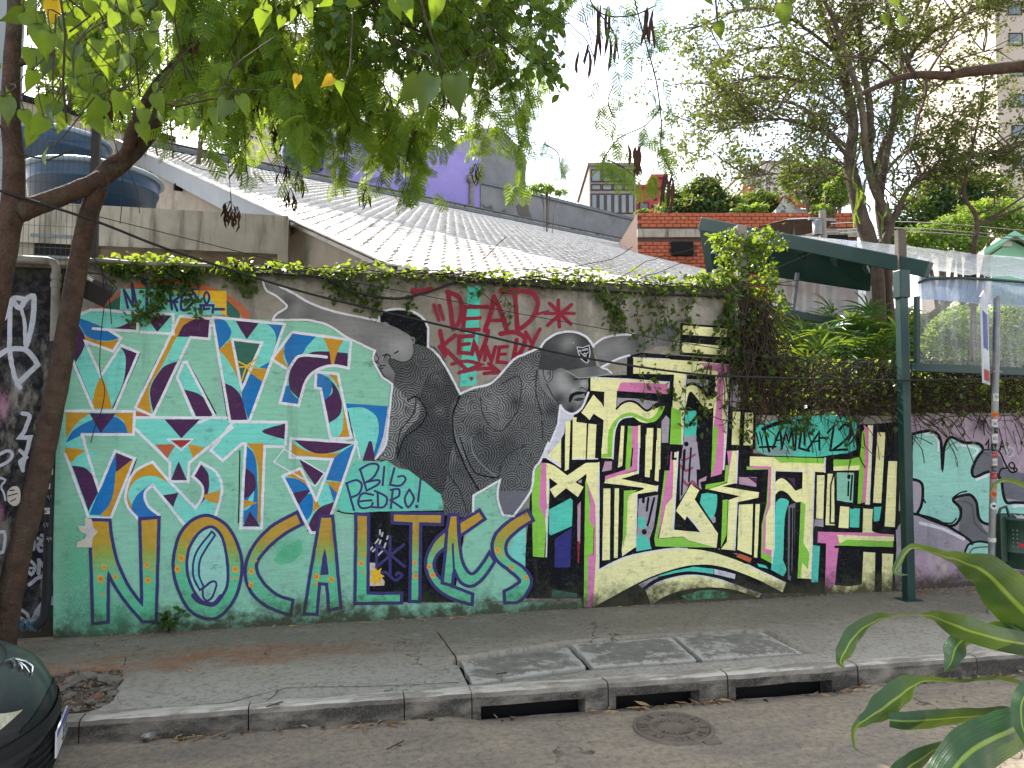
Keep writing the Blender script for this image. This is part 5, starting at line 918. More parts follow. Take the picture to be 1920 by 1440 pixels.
p.fill('J', 'cyan', '60,70 ~200,30 320,10 ~560,-5 760,15 755,200 ~720,250 ~400,285 ~150,275 75,240', 0, 2.0); p.fog('J', 'lavp', 200, 250, 180, 60, 0.8, 1)
for s_, w_ in (('65,115 82,195', 2.6), ('88,110 108,200', 2.6), ('120,85 155,245', 4.5), ('112,90 ~200,55 305,38', 7), ('90,215 200,212', 4), ('178,225 232,90 242,225', 4), ('195,170 238,165', 3), ('245,210 268,112 290,185 312,92 325,235', 4), ('345,85 335,235', 4), ('378,100 362,222 430,240', 4.5), ('398,90 400,200', 4), ('425,225 500,112 503,235', 4), ('445,180 505,172', 3.5), ('512,152 562,150', 4), ('560,115 602,68 577,238', 4.5), ('640,95 ~680,58 ~722,90 ~690,160 592,237 695,232', 4.5), ('700,175 732,120', 3), ('715,190 750,140', 3)): p.line('J', 'blk', s_, w_, 2, w=0.5)
p.end()
# ---- torn paper on the left
p = Paint('torn_poster', 'torn scrap of pale poster stuck above the letter N', base=28); p.fill('B', 'paper', '640,680 690,690 705,760 740,780 700,830 690,905 580,905 580,860 640,840 655,810 600,780 585,740 640,745', 0, 1.2); p.fill('B', 'wht2', '660,720 690,740 680,820 650,810', 1, 1.2); p.end()
# ---- pink wall and its letter
PW = dict(parent=pinkw, Y=YW+0.005)
p = Paint('painted_letter', 'turquoise bubble letter with thick black outline and white highlights', **PW)
BL = '1140,125 ~1270,102 ~1335,150 ~1350,250 1355,372 ~1368,220 ~1410,147 ~1500,182 ~1600,190 ~1635,232 ~1595,290 ~1560,370 ~1578,422 ~1680,385 ~1755,430 ~1775,540 ~1800,600 ~1860,598 1960,605 1960,720 ~1750,745 ~1650,745 ~1605,700 ~1590,600 ~1540,545 ~1430,577 ~1480,640 ~1470,720 ~1410,762 ~1280,720 1180,678 ~1212,600 ~1212,470 1140,435'
p.fill('J', 'lav', '1140,440 1960,600 1960,900 1140,940', 0); p.fill('J', 'haze', '1560,400 ~1600,280 ~1680,240 ~1760,290 ~1800,370 1960,400 1960,610 1780,600 1760,430', 0.5); p.fill('J', 'bub', BL, 1); p.line('J', 'blk', BL, 5.5, 3, True)
p.fill('J', 'lav', '1140,690 ~1300,720 ~1430,790 ~1550,880 ~1500,945 1140,935', 2); p.line('J', 'blk', '1140,672 ~1300,715 ~1430,785 ~1530,850 1560,885', 5, 5); p.fill('J', 'gry', '1440,590 ~1520,550 ~1585,590 ~1610,720 ~1660,800 1700,810 1690,870 1560,870 ~1470,800 ~1480,690', 2); p.line('J', 'shade', '1500,590 ~1560,620 ~1580,740 1660,820', 3, 4)
p.fill('J', 'bub', '1510,960 ~1530,900 ~1600,870 1690,885 1690,985 1530,1000', 3); p.line('J', 'blk', '1505,965 ~1530,895 ~1600,868 1690,880', 4, 5); p.line('J', 'gry', '1540,960 ~1570,915 1680,905', 3, 5)
for s_, w_ in (('1230,125 ~1300,130 ~1325,180 1325,240', 4), ('1450,200 ~1560,215 ~1600,240 1570,275', 4), ('1200,740 ~1350,780 1500,850', 6), ('1590,440 1690,400', 5), ('1840,625 1960,620', 5)): p.line('J', 'white', s_, w_, 5)
for s_ in ('1425,570 ~1470,535 1520,520', '1360,740 ~1420,740 1450,710', '1605,705 ~1640,745 1690,740', '1600,640 1610,700', '1215,560 1235,600', '1640,235 ~1740,240 ~1790,330 ~1830,390 1870,380', '1740,430 ~1760,370 ~1800,360'): p.line('J', 'blk', s_, 3, 5)
p.line('J', 'blk', '~1835,320 ~1855,345 ~1835,365 ~1812,340', 2.6, 6, True); p.line('J', 'blk', '~1860,360 ~1872,372 ~1860,385 ~1848,372', 2.6, 6, True); p.end()
p = Paint('spray_tag', 'small black tag and white swirl near the top of the pink wall', base=6, **PW)
for s_ in ('1655,200 1675,165 1672,222', '1752,235 1765,172 1785,235', '1757,212 1780,212'): p.line('J', 'blk', s_, 3, 2)
p.line('J', 'wht2', '1820,250 ~1800,240 ~1810,215 ~1840,225 ~1845,260 ~1815,280 ~1785,255 ~1790,215 1820,200', 3.5, 2); p.end()
# ---- black wall tags
BW = dict(parent=bwall, Y=YW+0.06)
p = Paint('spray_tag', 'large soft white looping tag on the black wall', **BW)
for s_, w_ in (('175,320 ~90,330 ~75,500 ~75,720 ~110,900 150,985', 9), ('100,345 ~150,390 ~190,330 ~250,300 ~255,380 ~240,520 200,670', 10), ('160,400 ~185,500 190,660', 7), ('-20,750 ~70,700 ~180,700 ~250,760 285,815 130,960', 10), ('30,330 ~70,400 ~20,480 -20,520', 9), ('-40,400 ~20,330 60,350', 9), ('170,1180 ~220,1200 ~190,1300 150,1360 230,1360 ~190,1500 170,1600', 8)): p.line('A', 'wht2', s_, w_, 2, w=1.0)
for x, y, rx, ry in ((180,340,130,90), (130,900,110,110), (40,720,150,60), (240,560,60,150)): p.fog('A', 'wht2', x, y, rx, ry, 0.35, 1)
p.fog('A', 'pink', 0, 1120, 110, 160, 0.6, 1); p.end()
p = Paint('spray_tag', 'white marker words low on the black wall', **BW)
for s_, w_ in (('-10,210 ~60,180 ~95,210 ~60,260 -10,300', 6), ('-10,380 ~40,400 ~10,450 ~30,500 40,550', 4), ('150,180 ~200,230 ~150,260 175,330', 7), ('-20,800 ~30,790 ~40,850 ~20,940 -20,940', 6), ('175,830 ~235,870 170,915', 7), ('255,860 250,920', 7), ('257,800 262,812', 6), ('~310,815 ~345,835 ~300,870 ~345,910 ~300,930 ~285,890 ~310,860 ~285,835', 6),
               ('150,1010 ~200,1020 ~160,1060 ~200,1100 150,1110', 7), ('~235,1010 ~265,1050 ~235,1110 ~205,1060', 6), ('200,1060 265,1060', 4), ('295,1000 290,1100', 7), ('290,1000 ~330,1050 370,1110 ~290,1130 220,1185', 7), ('80,1360 ~60,1390 ~140,1430 ~210,1470 235,1490', 8), ('235,1490 ~290,1380 ~370,1290 ~390,1320', 12), ('120,1360 ~200,1400 225,1480', 6)): p.line('B', 'wht2', s_, w_, 2, w=0.8)
p.fog('B', 'pink', 40, 1450, 120, 80, 0.7, 1); p.fog('B', 'pink', -10, 640, 60, 120, 0.6, 1); p.fog('N', 'wht2', 290, 190, 100, 110, 0.35, 1); p.end()
p = Paint('spray_tag', 'blue lettering O POLECT at the foot of the black wall', base=5, **BW)
for s_ in ('~20,290 ~40,300 ~25,325 ~5,310', '75,250 75,330', '75,250 ~115,255 ~110,290 78,292', '~135,270 ~155,290 ~135,315 ~118,290', '170,250 165,325 195,325', '215,265 ~205,310 225,325 240,320', '210,290 235,285', '275,260 ~245,270 ~245,320 275,325', '285,245 320,240', '300,245 300,330'): p.line('N', 'ltbl', s_, 5, 2, w=0.5)
p.end()
p = Paint('sticker', 'round pale yellow sticker low on the black wall', base=5, **BW); p.fill('B', 'paper', '~60,480 ~110,445 ~150,470 ~150,560 ~110,595 ~60,560', 1)
for s_ in ('60,520 130,500', '80,560 120,540', '75,480 110,475'): p.line('B', 'blk', s_, 2, 3)
p.end()
# ================================================================ FAR BUILDINGS, BRICK WALL, PERGOLA
def faceD(depth):      # wall square to the view at a given distance
    return lambda x, y: atD(x, y, depth)
def building(name, label, cat, px0, px1, pyt, depth, mat, back=8.0, wins=(), wmat=None, roofm=None, sk=0.0, group=None, dep=.04):
    a, b = atD(px0, pyt, depth), atD(px1, pyt, depth); a.z = b.z = (a.z+b.z)/2; u = (b-a); W_ = u.length; u = u.normalized(); n = Vector((-u.y, u.x, 0))
    if sk: M = Matrix.Rotation(sk, 3, 'Z'); u = M @ u; n = M @ n
    t_ = thing(name, label, cat, (a.x, a.y, -0.12), group); H_ = a.z + .12; mb = MB(); mb.obox((0,0,0), u*W_, n*back, (0,0,H_)); wl_ = mb.obj('wall', mat, t_)
    mb = MB(); mb.obox(-u*.15 - n*.15 + Vector((0,0,H_)), u*(W_+.3), n*(back+.3), (0,0,0.25)); mb.obj('roof', roofm or M_lid, t_)
    for (x0, y0, x1, y1) in wins:
        s = W_/(px1-px0); ww = (x1-x0)*s; hh = (y1-y0)*s; o_ = u*((x0-px0)*s) + Vector((0,0,H_-(y1-pyt)*s))
        mb = MB(); mb.obox(o_ - n*0.10, u*ww, n*0.13, (0,0,0.08)); mb.obox(o_ - n*0.10 + Vector((0,0,hh-.08)), u*ww, n*.13, (0,0,0.08)); mb.obox(o_ - n*.10, u*0.08, n*.13, (0,0,hh)); mb.obox(o_ - n*.10 + u*(ww-.08), u*.08, n*.13, (0,0,hh)); w_ = mb.obj('window', M_frm, t_)
        mb = MB(); mb.obox(o_ - n*0.04 + u*.07 + Vector((0,0,.07)), u*(ww-.14), n*.03, (0,0,hh-.14)); mb.obj('pane', wmat or M_glassf, w_)
    return t_, u, n, W_, H_
M_frm = surf('brown_window_frame', '#4d3f3c', '#41363a', 3, 0.6, 0); M_glassf = surf('far_glass', '#7f8a90', '#5f6b74', 0.3, 0.15, 0, spec=0.8); M_glassd = surf('far_dark_glass', '#3c444b', '#2d343b', 0.4, 0.15, 0, spec=0.8)
M_redb = surf('red_render', '#b8505c', '#a84652', 0.6); M_wht = surf('white_render', '#c6c4c2', '#b1b0b0', 0.6); M_gryb = surf('greige_cladding', '#a19892', '#8f8783', 0.5); M_tow = surf('pale_tower_render', '#cfc3b8', '#bfb3a9', 0.3)
M_terra = surf('terracotta_roof', '#b35a3c', '#96482f', 2, bmp=0.8, bs=8, bd=0.05); M_mint = surf('mint_render', '#8fd0b4', '#83c2a8', 1.5)
building('office_block', 'small glazed office block with brown frames on the skyline', 'building', 1105, 1192, 312, 60, M_gryb, 10,
  [(1108+i*20.5, 318, 1127+i*20.5, 342) for i in range(4)] + [(1108+i*20.5, 346, 1127+i*20.5, 358) for i in range(4)] + [(1108+i*13.7, 364, 1120+i*13.7, 402) for i in range(6)], M_glassf)
t_, u, n, W_, H_ = building('red_house', 'red block with a flat overhanging roof beside the glazed office', 'building', 1192, 1242, 352, 62, M_redb, 8, [(1198, 380, 1216, 400), (1222, 360, 1231, 364), (1222, 372, 1231, 376), (1222, 385, 1231, 390)], M_glassd, M_redb)
mb = MB(); mb.obox(u*W_*.55 - n*.5 + Vector((0,0,H_-.1)), u*W_*.55, n*6, (0,0,0.7)); mb.obox(u*W_*.5 - n*.9 + Vector((0,0,H_+.6)), u*W_*.65, n*7, (0,0,0.25)); mb.obj('roof_block', M_redb, t_)
building('apartment_block', 'lower white and grey apartment block with a magenta end stripe on the skyline', 'building', 1393, 1432, 322, 92, M_wht, 10, [(1410, 335, 1416, 352), (1420, 336, 1427, 352), (1410, 356, 1416, 372)], M_glassd)
t_, u, n, W_, H_ = building('apartment_block', 'taller white apartment block rising behind the striped one', 'building', 1426, 1500, 305, 98, M_wht, 10, [(1436, 332, 1443, 345), (1436, 352, 1443, 366)] + [(1449+i*5, 334+j*10, 1452+i*5, 337+j*10) for i in (0, 1) for j in range(4)], M_glassd)
mb = MB(); p_ = atD(1392, 326, 91.5); mb.obox((p_.x, p_.y, 8), RX*1.3, AX*.3, (0,0,p_.z-9.5)); mk('magenta_stripe', mb.mesh('magenta_stripe', M_redb), bpy.data.objects['apartment_block'], -Vector(bpy.data.objects['apartment_block'].location))
t_, u, n, W_, H_ = building('tower_block', 'tall pale apartment tower behind the right tree crown', 'building', 1856, 2160, -260, 70, M_tow, 14, [(1880+i*44, -220+j*58, 1906+i*44, -196+j*58) for i in range(6) for j in range(10)], M_glassf)
building('tower_block', 'pale slab tower half hidden by hanging leaves at upper left', 'building', 455, 560, 60, 90, M_tow, 4, [(468+i*27, 78+j*34, 482+i*27, 92+j*34) for i in range(3) for j in range(5)], M_glassd, sk=0.1)
# small white house with terracotta gable roof
a_, b_ = atD(1455, 392, 38), atD(1532, 392, 38); t_ = thing('white_cottage', 'little white gabled house with a terracotta roof above the brick wall', 'house', (a_.x, a_.y, -.12))
Hh = a_.z + .12; u = (b_-a_).normalized(); n = Vector((-u.y, u.x, 0)); Lw = (b_-a_).length; gwid = 1.2; mb = MB()
mb.obox((0,0,0), u*Lw, n*4, (0,0,Hh)); mb.add([(0,0,Hh), u*gwid+Vector((0,0,Hh)), u*gwid*.35+Vector((0,0,Hh+.62))], [(0,1,2)]); mb.obj('wall', M_wht, t_)
mb = MB(); R0 = u*gwid*.35 - n*.1 + Vector((0,0,Hh+.7)); mb.add([R0, R0+u*(Lw-.4), u*Lw - n*.3 + Vector((0,0,Hh-.05)), u*gwid - n*.3 + Vector((0,0,Hh-.05)), R0+n*3, R0+n*3+u*(Lw-.4)], [(0,3,2,1), (0,1,5,4)]); mb.obj('roof', M_terra, t_)
mb = MB(); mb.obox(u*.25 - n*.03 + Vector((0,0,Hh-.35)), u*.22, n*.02, (0,0,0.3)); mb.obj('window', M_glassd, t_)
# mint house with a raked eave
a_ = atD(1845, 482, 20); t_ = thing('mint_house', 'mint green house with a sloping eave beyond the pergola roof', 'house', (a_.x, a_.y, -.12)); Mh = M_mint; VD = Vector((a_.x, a_.y, 0)).normalized()
def L_(px, py, d=20, o=a_): v = atD(px, py, d) - o; v.z += o.z + .12 - 0; return v
mb = MB(); pts = [L_(1858, 500), L_(1858, 478), L_(1898, 452), L_(1945, 476), L_(1945, 500)]; p2 = [p + VD*4 for p in pts]; k = len(pts)
pts = [Vector((p.x, p.y, 0)) if i in (0, 4) else p for i, p in enumerate(pts)]; p2 = [p + VD*4 for p in pts]
mb.add(pts+p2, [list(range(k))[::-1], list(range(k, 2*k))] + [(j, (j+1) % k, k+(j+1) % k, k+j) for j in range(k)]); mb.obj('wall', Mh, t_)
mb = MB(); e1, e2, e3 = L_(1845, 473), L_(1902, 438), L_(1960, 470); mb.add([e1-VD*.4, e2-VD*.4, e2+VD*4, e1+VD*4, e3-VD*.4, e3+VD*4] + [p - Vector((0,0,.13)) for p in (e1-VD*.4, e2-VD*.4, e2+VD*4, e1+VD*4, e3-VD*.4, e3+VD*4)], [(0,1,2,3), (1,4,5,2), (6,9,8,7), (7,8,11,10), (0,6,7,1), (1,7,10,4), (0,3,9,6), (4,10,11,5)]); mb.obj('roof', Mh, t_)
mb = MB(); q_ = L_(1880, 463)-VD*.12; mb.obox(q_, RX*.25, AX*.15, (0,0,0.12)); mb.obj('eave_bracket', M_wht, t_)
# brick building ----------------------------------------------------------
DB = 26.0; M_mort = surf('brick_mortar', '#6b5048', '#57433c', 6); a_ = atD(1195, 402, DB); b_ = atD(1606, 394, DB)
bw = thing('brick_building', 'unplastered orange brick building with a concrete band behind the tiled roof', 'building', (a_.x, a_.y, -.12)); B0 = Vector((a_.x, a_.y, -.12))
u = (b_-a_); u.z = 0; WB = u.length; u = u.normalized(); n = Vector((-u.y, u.x, 0))
z_top, z_band, z_b2, z_bot = [atD(1400, y, DB).z + .12 for y in (399, 431, 446, 520)]
mb = MB(); mb.obox((0,0,0), u*WB, n*6, (0,0,z_top)); bwall_o = mb.obj('wall', M_mort, bw)
mb = MB(); mb.obox(-n*.14 - u*.02 + Vector((0,0,z_b2)), u*(WB+.04), n*.13, (0,0,z_band-z_b2)); mb.obj('concrete_band', M_beam, bw)
for x0, x1, y0, y1 in ((1258, 1298, 455, 480), (1549, 1586, 442, 470)):
    p0, p1 = atD(x0, y1, DB), atD(x1, y0, DB); s0, s1 = (p0-a_).dot(u), (p1-a_).dot(u); mb = MB(); mb.obox(u*s0 - n*.16 + Vector((0,0,p0.z+.12)), u*(s1-s0), n*.12, (0,0,p1.z-p0.z)); mb.obj('window_opening', M_void, bw)
bwd, bh = 0.27, 0.125; bm_ = MB(); bm_.obox((0, -.03, 0), (bwd-.025, 0, 0), (0, .045, 0), (0, 0, bh-.022)); brick_me = bm_.mesh('brick', M_brickr)
rot = math.atan2(u.y, u.x); cells = []
q = random.Random(2)
for r_ in range(int(z_top/bh)):
    z = z_top - (r_+1)*bh
    if z < z_bot-1.0: break
    if z_b2 - .02 - bh < z < z_band: continue
    for c_ in range(int(WB/bwd)):
        s = c_*bwd + (bwd/2 if r_ % 2 else 0)
        if s + bwd > WB: continue
        P3 = a_ + u*s; px = 960+F*(P3-CAMP).dot(RX)/(P3-CAMP).dot(AX); py = 790 - F*(z-.12-2)/DB
        if any(x0-6 < px < x1 and y0-3 < py < y1 for x0, x1, y0, y1 in ((1258, 1298, 455, 480), (1549, 1586, 442, 470))): continue
        cells.append((0 if (py < 470 and px > 1200) else 1, q.random(), s, z))
cells.sort(); nr = cells[:290]; rs = cells[290:]
for _, _, s, z in nr:
    o = mk('brick', brick_me, bwall_o, u*s - n*q.uniform(0, .012) + Vector((0,0,z))); o.rotation_euler = (0, 0, rot + q.uniform(-.01, .01))
bv = np.array([tuple(Matrix.Rotation(rot, 3, 'Z') @ v.co) for v in brick_me.vertices]); bf = np.array([tuple(p.vertices) for p in brick_me.polygons])
V = np.concatenate([bv + np.array(u*s + Vector((0,0,z))) for _, _, s, z in rs]); nf = np.concatenate([bf + i*len(bv) for i in range(len(rs))])
mk('bricks', np_mesh('bricks', V, nf, M_brickr), bwall_o, kind='stuff')
# grey canopy, power pole, wires
M_galv = surf('galvanised_steel', '#8c8f90', '#777b7d', 8, 0.5, 0.15, metal=0.4, stain='#5a4a3c', sa=0.4); M_conc = surf('pole_concrete', '#96918a', '#827d76', 3)
c_ = atD(1488, 424, 24); t_ = thing('parasol', 'flat grey parasol canopy in front of the brick wall', 'parasol', (c_.x, c_.y, 0)); mb = MB(); mb.lathe((0,0,c_.z-.05), [(1.15, 0), (.6, .16), (.02, .26)], 8, smooth=False); mb.obj('canopy', M_galv, t_)
mb = MB(); mb.tube([(0,0,-.1), (0,0,c_.z+.2)], .04, 8); mb.obj('pole', M_galv, t_)
c_ = atD(1542, 395, 22); t_ = thing('power_pole', 'concrete power pole with insulators before the brick building', 'pole', (c_.x, c_.y, 0)); mb = MB(); mb.tube([(0,0,-.1), (0,0,c_.z)], [.13, .1], 8); mb.obj('post', M_conc, t_)
mb = MB(); mb.lathe((-.25, -.1, c_.z-.75), [(.13, 0), (.13, .4), (.05, .45)], 10); mb.box((-.45, -.05, c_.z-.3), (.4, .05, c_.z-.22)); mb.obj('fittings', M_galv, t_)
M_cable = surf('black_cable', '#1b1b1d', '#2a2a2c', 20, 0.5, 0); M_cableg = surf('grey_cable', '#77746f', '#5f5d59', 20, 0.6, 0)
def sag(pts, n=8):
    P = [(p[0], p[1], True) for p in pts]; return P
def cable(label, pts, r, mat, name='cable', Y=None, D=None, parent=None):
    """pts: photo pixels + distance from the street wall plane (Y) so that the cable hangs in real space"""
    W3 = [atY(x, y, yy) for x, y, yy in pts]; out = []
    for i in range(len(W3)-1):
        p0, p1, p2, p3 = W3[max(i-1, 0)], W3[i], W3[i+1], W3[min(i+2, len(W3)-1)]
        for j in range(8):
            t = j/8; out.append(0.5*((2*p1) + (p2-p0)*t + (2*p0-5*p1+4*p2-p3)*t*t + (3*p1-p0-3*p2+p3)*t**3))
    out.append(W3[-1]); mb = MB(); mb.tube(out, r, 5, cap=False); return mb.obj(name, mat, parent, label=label, cat='cable' if parent is None else None)
for i, y in enumerate((416, 428, 434)):
    cable(['upper thin power line across the far trees', 'middle thin power line across the far trees', 'lowest thin power line across the far trees'][i], [(1540, y+4, 21), (1705, y, 17), (1960, y+20, 14)], 0.012, M_cableg)
# ---------------------------------------------------------------- pergola
M_grn = surf('dark_green_paint', '#123c39', '#0d302e', 5, 0.45, 0.15, 30, 0.003, spec=0.5, stain='#2d4740', sa=0.35); M_wood = surf('grey_brown_timber', '#6c625a', '#554c45', 6, 0.8, 0.3)
def plastic(name, c, al, rough=0.15, wr=3.0, corr=None):
    m, t, b = newmat(name); p = nd(t, 'NewGeometry').outputs['Position']; n1 = tex(t, vmul(t, p, (1, 1, 0.35)), wr, 6, 0.65, 0.8); dirt = tex(t, vmul(t, p, (6, 6, 0.6)), 1.5, 6, 0.7)
    b.inputs['Base Color'].default_value = (*lin(c), 1); b.inputs['Roughness'].default_value = rough; b.inputs['Specular IOR Level'].default_value = 0.9
    t.links.new(mth(t, 'ADD', al, mth(t, 'MULTIPLY', mr(t, dirt, 0.45, 0.75), 0.3)), b.inputs['Alpha']); bump(t, b, n1, 0.8, 0.05); return m
M_film = plastic('crinkled_clear_film', '#d5dade', 0.72, 0.12, 5.0); M_vinyl = plastic('clear_vinyl', '#bfc8c4', 0.16, 0.1, 2.0); M_poly = plastic('translucent_sheet', '#d8d3d4', 0.8, 0.3, 1.0); M_tarp = plastic('blue_tarpaulin', '#7d97b8', 0.8, 0.15, 3.0)
pg = thing('pergola', 'dark green steel pergola with plastic sheet roofing, its post standing on the pavement', 'pergola', (0, 0, 0))
YPg = 6.98; pb = atY(1705, 1122, YPg); pb.z = ZS; pg.location = pb; Pg = pb.copy()
def G_(v): return Vector(v) - Pg
top_z = atY(1704, 508, YPg).z
mb = MB(); mb.box((-.048, -.04, 0), (.048, .05, top_z-ZS)); bevel(mb.obj('post', M_grn, pg), .008); mb = MB(); mb.box((-.10, -.08, 0), (.10, .09, .015)); mb.obj('base_plate', M_grn, pg)
mb = MB(); z0 = atY(1704, 560, YPg).z - ZS; mb.box((-.062, -.06, z0), (.062, .06, top_z-ZS)); bevel(mb.obj('bracket', M_grn, pg), .01)
A1, A2 = atY(1316, 420, 9.6), atY(1742, 506, 7.0)
mb = MB(); mb.bar(G_(A1), G_(A2), .12, .17); bevel(mb.obj('front_beam', M_grn, pg), .008)
A3 = atY(1328, 470, 9.75); mb = MB(); pts = [atY(1330, 440, 9.8), atY(1338, 500, 9.9), atY(1500, 512, 9.2), atY(1632, 545, 8.5), atY(1634, 488, 8.2), atY(1500, 462, 8.9)]; pts = [G_(p) for p in pts]; p2 = [p + Vector((.02, .06, 0)) for p in pts]; k = len(pts)
mb.add(pts+p2, [list(range(k)), list(range(k, 2*k))[::-1]] + [(j, k+j, k+(j+1) % k, (j+1) % k) for j in range(k)]); mb.obj('valance_panel', M_grn, pg)
mb = MB(); mb.bar(G_(atY(1322, 425, 9.62)), G_(atY(1338, 520, 9.7)), .12, .12); mb.obj('rear_post', M_grn, pg)
for (x, y, yy) in ((1515, 470, 8.6), (1580, 486, 8.2), (1640, 498, 7.8)):
    mb = MB(); p_ = atY(x, y, yy); mb.bar(G_(p_ - Vector((.14, 0, 0))), G_(p_ + Vector((.14, .3, -.01))), .05, .06); mb.obj('rafter', M_grn, pg)
q1 = atY(1691, 432, 7.25); q0 = atY(1691, 690, 7.25); mb = MB(); mb.box((q0.x-Pg.x-.03, q0.y-Pg.y-.03, q0.z-Pg.z-.3), (q1.x-Pg.x+.03, q1.y-Pg.y+.03, q1.z-Pg.z)); mb.obj('timber_post', M_wood, pg)
# film roof: surface from the front beam back and up
fr_ = [(1440, 447, 9.1), (1520, 458, 8.6), (1620, 477, 7.9), (1700, 492, 7.2), (1745, 503, 7.0), (1800, 512, 7.05), (1870, 518, 7.1), (1960, 524, 7.15), (2060, 528, 7.2)]
bk_ = [(1436, 438, 10.6), (1520, 444, 10.6), (1620, 453, 10.6), (1700, 461, 10.6), (1745, 466, 10.4), (1800, 472, 10.2), (1870, 478, 10.2), (1960, 486, 10.2), (2060, 494, 10.2)]
P = []
for i in range(len(fr_)*4-3):
    k_, f_ = divmod(i, 4); f_ /= 4; k2 = min(k_+1, len(fr_)-1); row = []
    a_ = atY(*fr_[k_]).lerp(atY(*fr_[k2]), f_); b_ = atY(*bk_[k_]).lerp(atY(*bk_[k2]), f_)
    for j in range(9):
        v = a_.lerp(b_, j/8); cr = .035 if k_ >= 4 else .008; v = v + Vector((0, 0, cr*MN.noise(v*3.5) + cr*.8*MN.noise(v*9))); row.append(G_(v))
    P.append(row)
mb = MB(); mb.grid(P); mb.obj('film_roof', M_film, pg)
def sheet(name, pts, mat, th=.012, corr=0, amp=.01):    # pts: four corners (px,py,Y) tl,tr,br,bl
    c = [G_(atY(*p)) for p in pts]; N = 40 if corr else 12; P = []; nn = (c[1]-c[0]).cross(c[3]-c[0]).normalized()
    for i in range(N+1):
        row = []
        for j in range(7):
            v = (c[0]*(1-i/N)+c[1]*i/N)*(1-j/6) + (c[3]*(1-i/N)+c[2]*i/N)*(j/6); row.append(v + nn*(amp*math.sin(i*1.6) if corr else amp*MN.noise(v*4)))
        P.append(row)
    mb = MB(); mb.grid(P); return mb.obj(name, mat, pg)
sheet('tarpaulin', [(1722, 516, 7.12), (1990, 530, 7.12), (1990, 582, 7.16), (1722, 560, 7.16)], M_tarp, amp=.05)
mb = MB(); mb.tube([G_(atY(x, y, 7.08)) for x, y in ((1722, 530), (1745, 523), (1800, 521), (1860, 524), (1930, 530), (1990, 534))], .016, 6); mb.obj('film_roller', M_grn, pg)
sheet('clear_window', [(1722, 562, 7.14), (1990, 576, 7.14), (1990, 700, 7.14), (1722, 688, 7.14)], M_vinyl, amp=.012)
mb = MB(); mb.bar(G_(atY(1712, 689, 7.1)), G_(atY(2040, 702, 7.1)), .07, .09); bevel(mb.obj('window_sill', M_grn, pg), .006); mb = MB(); mb.bar(G_(atY(1719, 556, 7.1)), G_(atY(1719, 690, 7.1)), .04, .05, up=(0,1,0)); mb.obj('window_post', M_grn, pg)
sheet('roof_sheet', [(1440, 505, 9.6), (1634, 535, 8.9), (1638, 612, 8.6), (1445, 572, 9.3)], M_poly, corr=1)
mb = MB(); mb.bar(G_(atY(1495, 512, 9.0)), G_(atY(1486, 588, 9.0)), .045, .045, up=(0,1,0)); mb.obj('thin_post', M_galv, pg)
mb = MB(); mb.bar(G_(atY(1440, 580, 9.0)), G_(atY(1640, 618, 8.5)), .06, .09); mb.obj('eaves_beam', M_grn, pg)
mb = MB(); mb.bar(G_(atY(1722, 612, 8.0)), G_(atY(1782, 562, 8.0)), .06, .06, up=(0,1,0)); mb.obj('brace', M_wood, pg)
# shed with timber slats behind the vine
sh_ = atY(1470, 760, 9.2); t_ = thing('timber_shed', 'brown slatted timber shed glimpsed through the vine beside the palms', 'shed', (sh_.x-.6, sh_.y, 0)); M_tim = surf('brown_timber', '#7c4a2c', '#5b3822', 5, 0.7, 0.3)
hs = atY(1470, 596, 9.2).z; mb = MB(); mb.box((-.5, .05, 0), (1.1, 1.4, hs)); mb.obj('dark_wall', M_void, t_)
for k in range(9): mb = MB(); z = hs - .02 - k*.11; mb.box((-.5, 0, z-.085), (1.1, .045, z)); mb.obj('slat', M_tim, t_)
for x in (-.32, .22): mb = MB(); mb.box((x, -.05, 0), (x+.09, 0, hs-.5)); mb.obj('upright', surf('ochre_timber', '#a8673a', '#8a5330', 5), t_)
# wire fence on the low wall
fn = thing('wire_fence', 'rusty wire mesh fence on the low wall, matted with dry twigs', 'fence', (XHR, YW+.1, ZLOW)); zf = wz(1700, 690) - ZLOW; mb = MB(); L2 = 8.5
for z in (.04, .3, .6, zf): mb.tube([(0, 0, z), (L2, 0, z)], .006, 4, cap=False)
for k in range(int(L2/.12)): mb.tube([(k*.12, 0, 0), (k*.12, 0, zf)], .0025, 3, cap=False)
mb.obj('mesh', M_cableg, fn)
for k in range(5): mb = MB(); mb.box((k*2.1, -.02, 0), (k*2.1+.04, .02, zf+.05)); mb.obj('post', M_galv, fn)
# ---------------------------------------------------------------- fence at upper left, grey house edge
fp = atY(175, 470, 7.62); t_ = thing('mesh_fence', 'welded wire mesh fence on a dark steel post before the water tanks', 'fence', (fp.x, fp.y, ZB)); M_steel = surf('dark_steel', '#3d3a38', '#2f2d2c', 10, 0.6, 0.1)
zt_ = atY(175, -60, 7.62).z - ZB; mb = MB(); mb.box((-.035, -.03, -.3), (.035, .03, zt_)); mb.obj('post', M_steel, t_); h1 = atY(60, 175, 7.62).z - ZB; mb = MB()
for k in range(44): x = -.05 - k*.044; mb.tube([(x, 0, 0), (x, 0, h1)], .0022, 3, cap=False)
for k in range(9): z = .02 + k*(h1-.04)/8; mb.tube([(0, -.004, z), (-2.0, -.004, z)], .0025, 3, cap=False)
mb.obj('wire_panel', M_steel, t_)
c_ = atD(6, 500, 6.2); t_ = thing('grey_house_corner', 'smooth blue-grey corner of the neighbouring house at the left edge', 'house', (c_.x, c_.y, 0)); M_bg = surf('blue_grey_render', '#9fa8ae', '#949da3', 1.0, 0.6, 0.05)
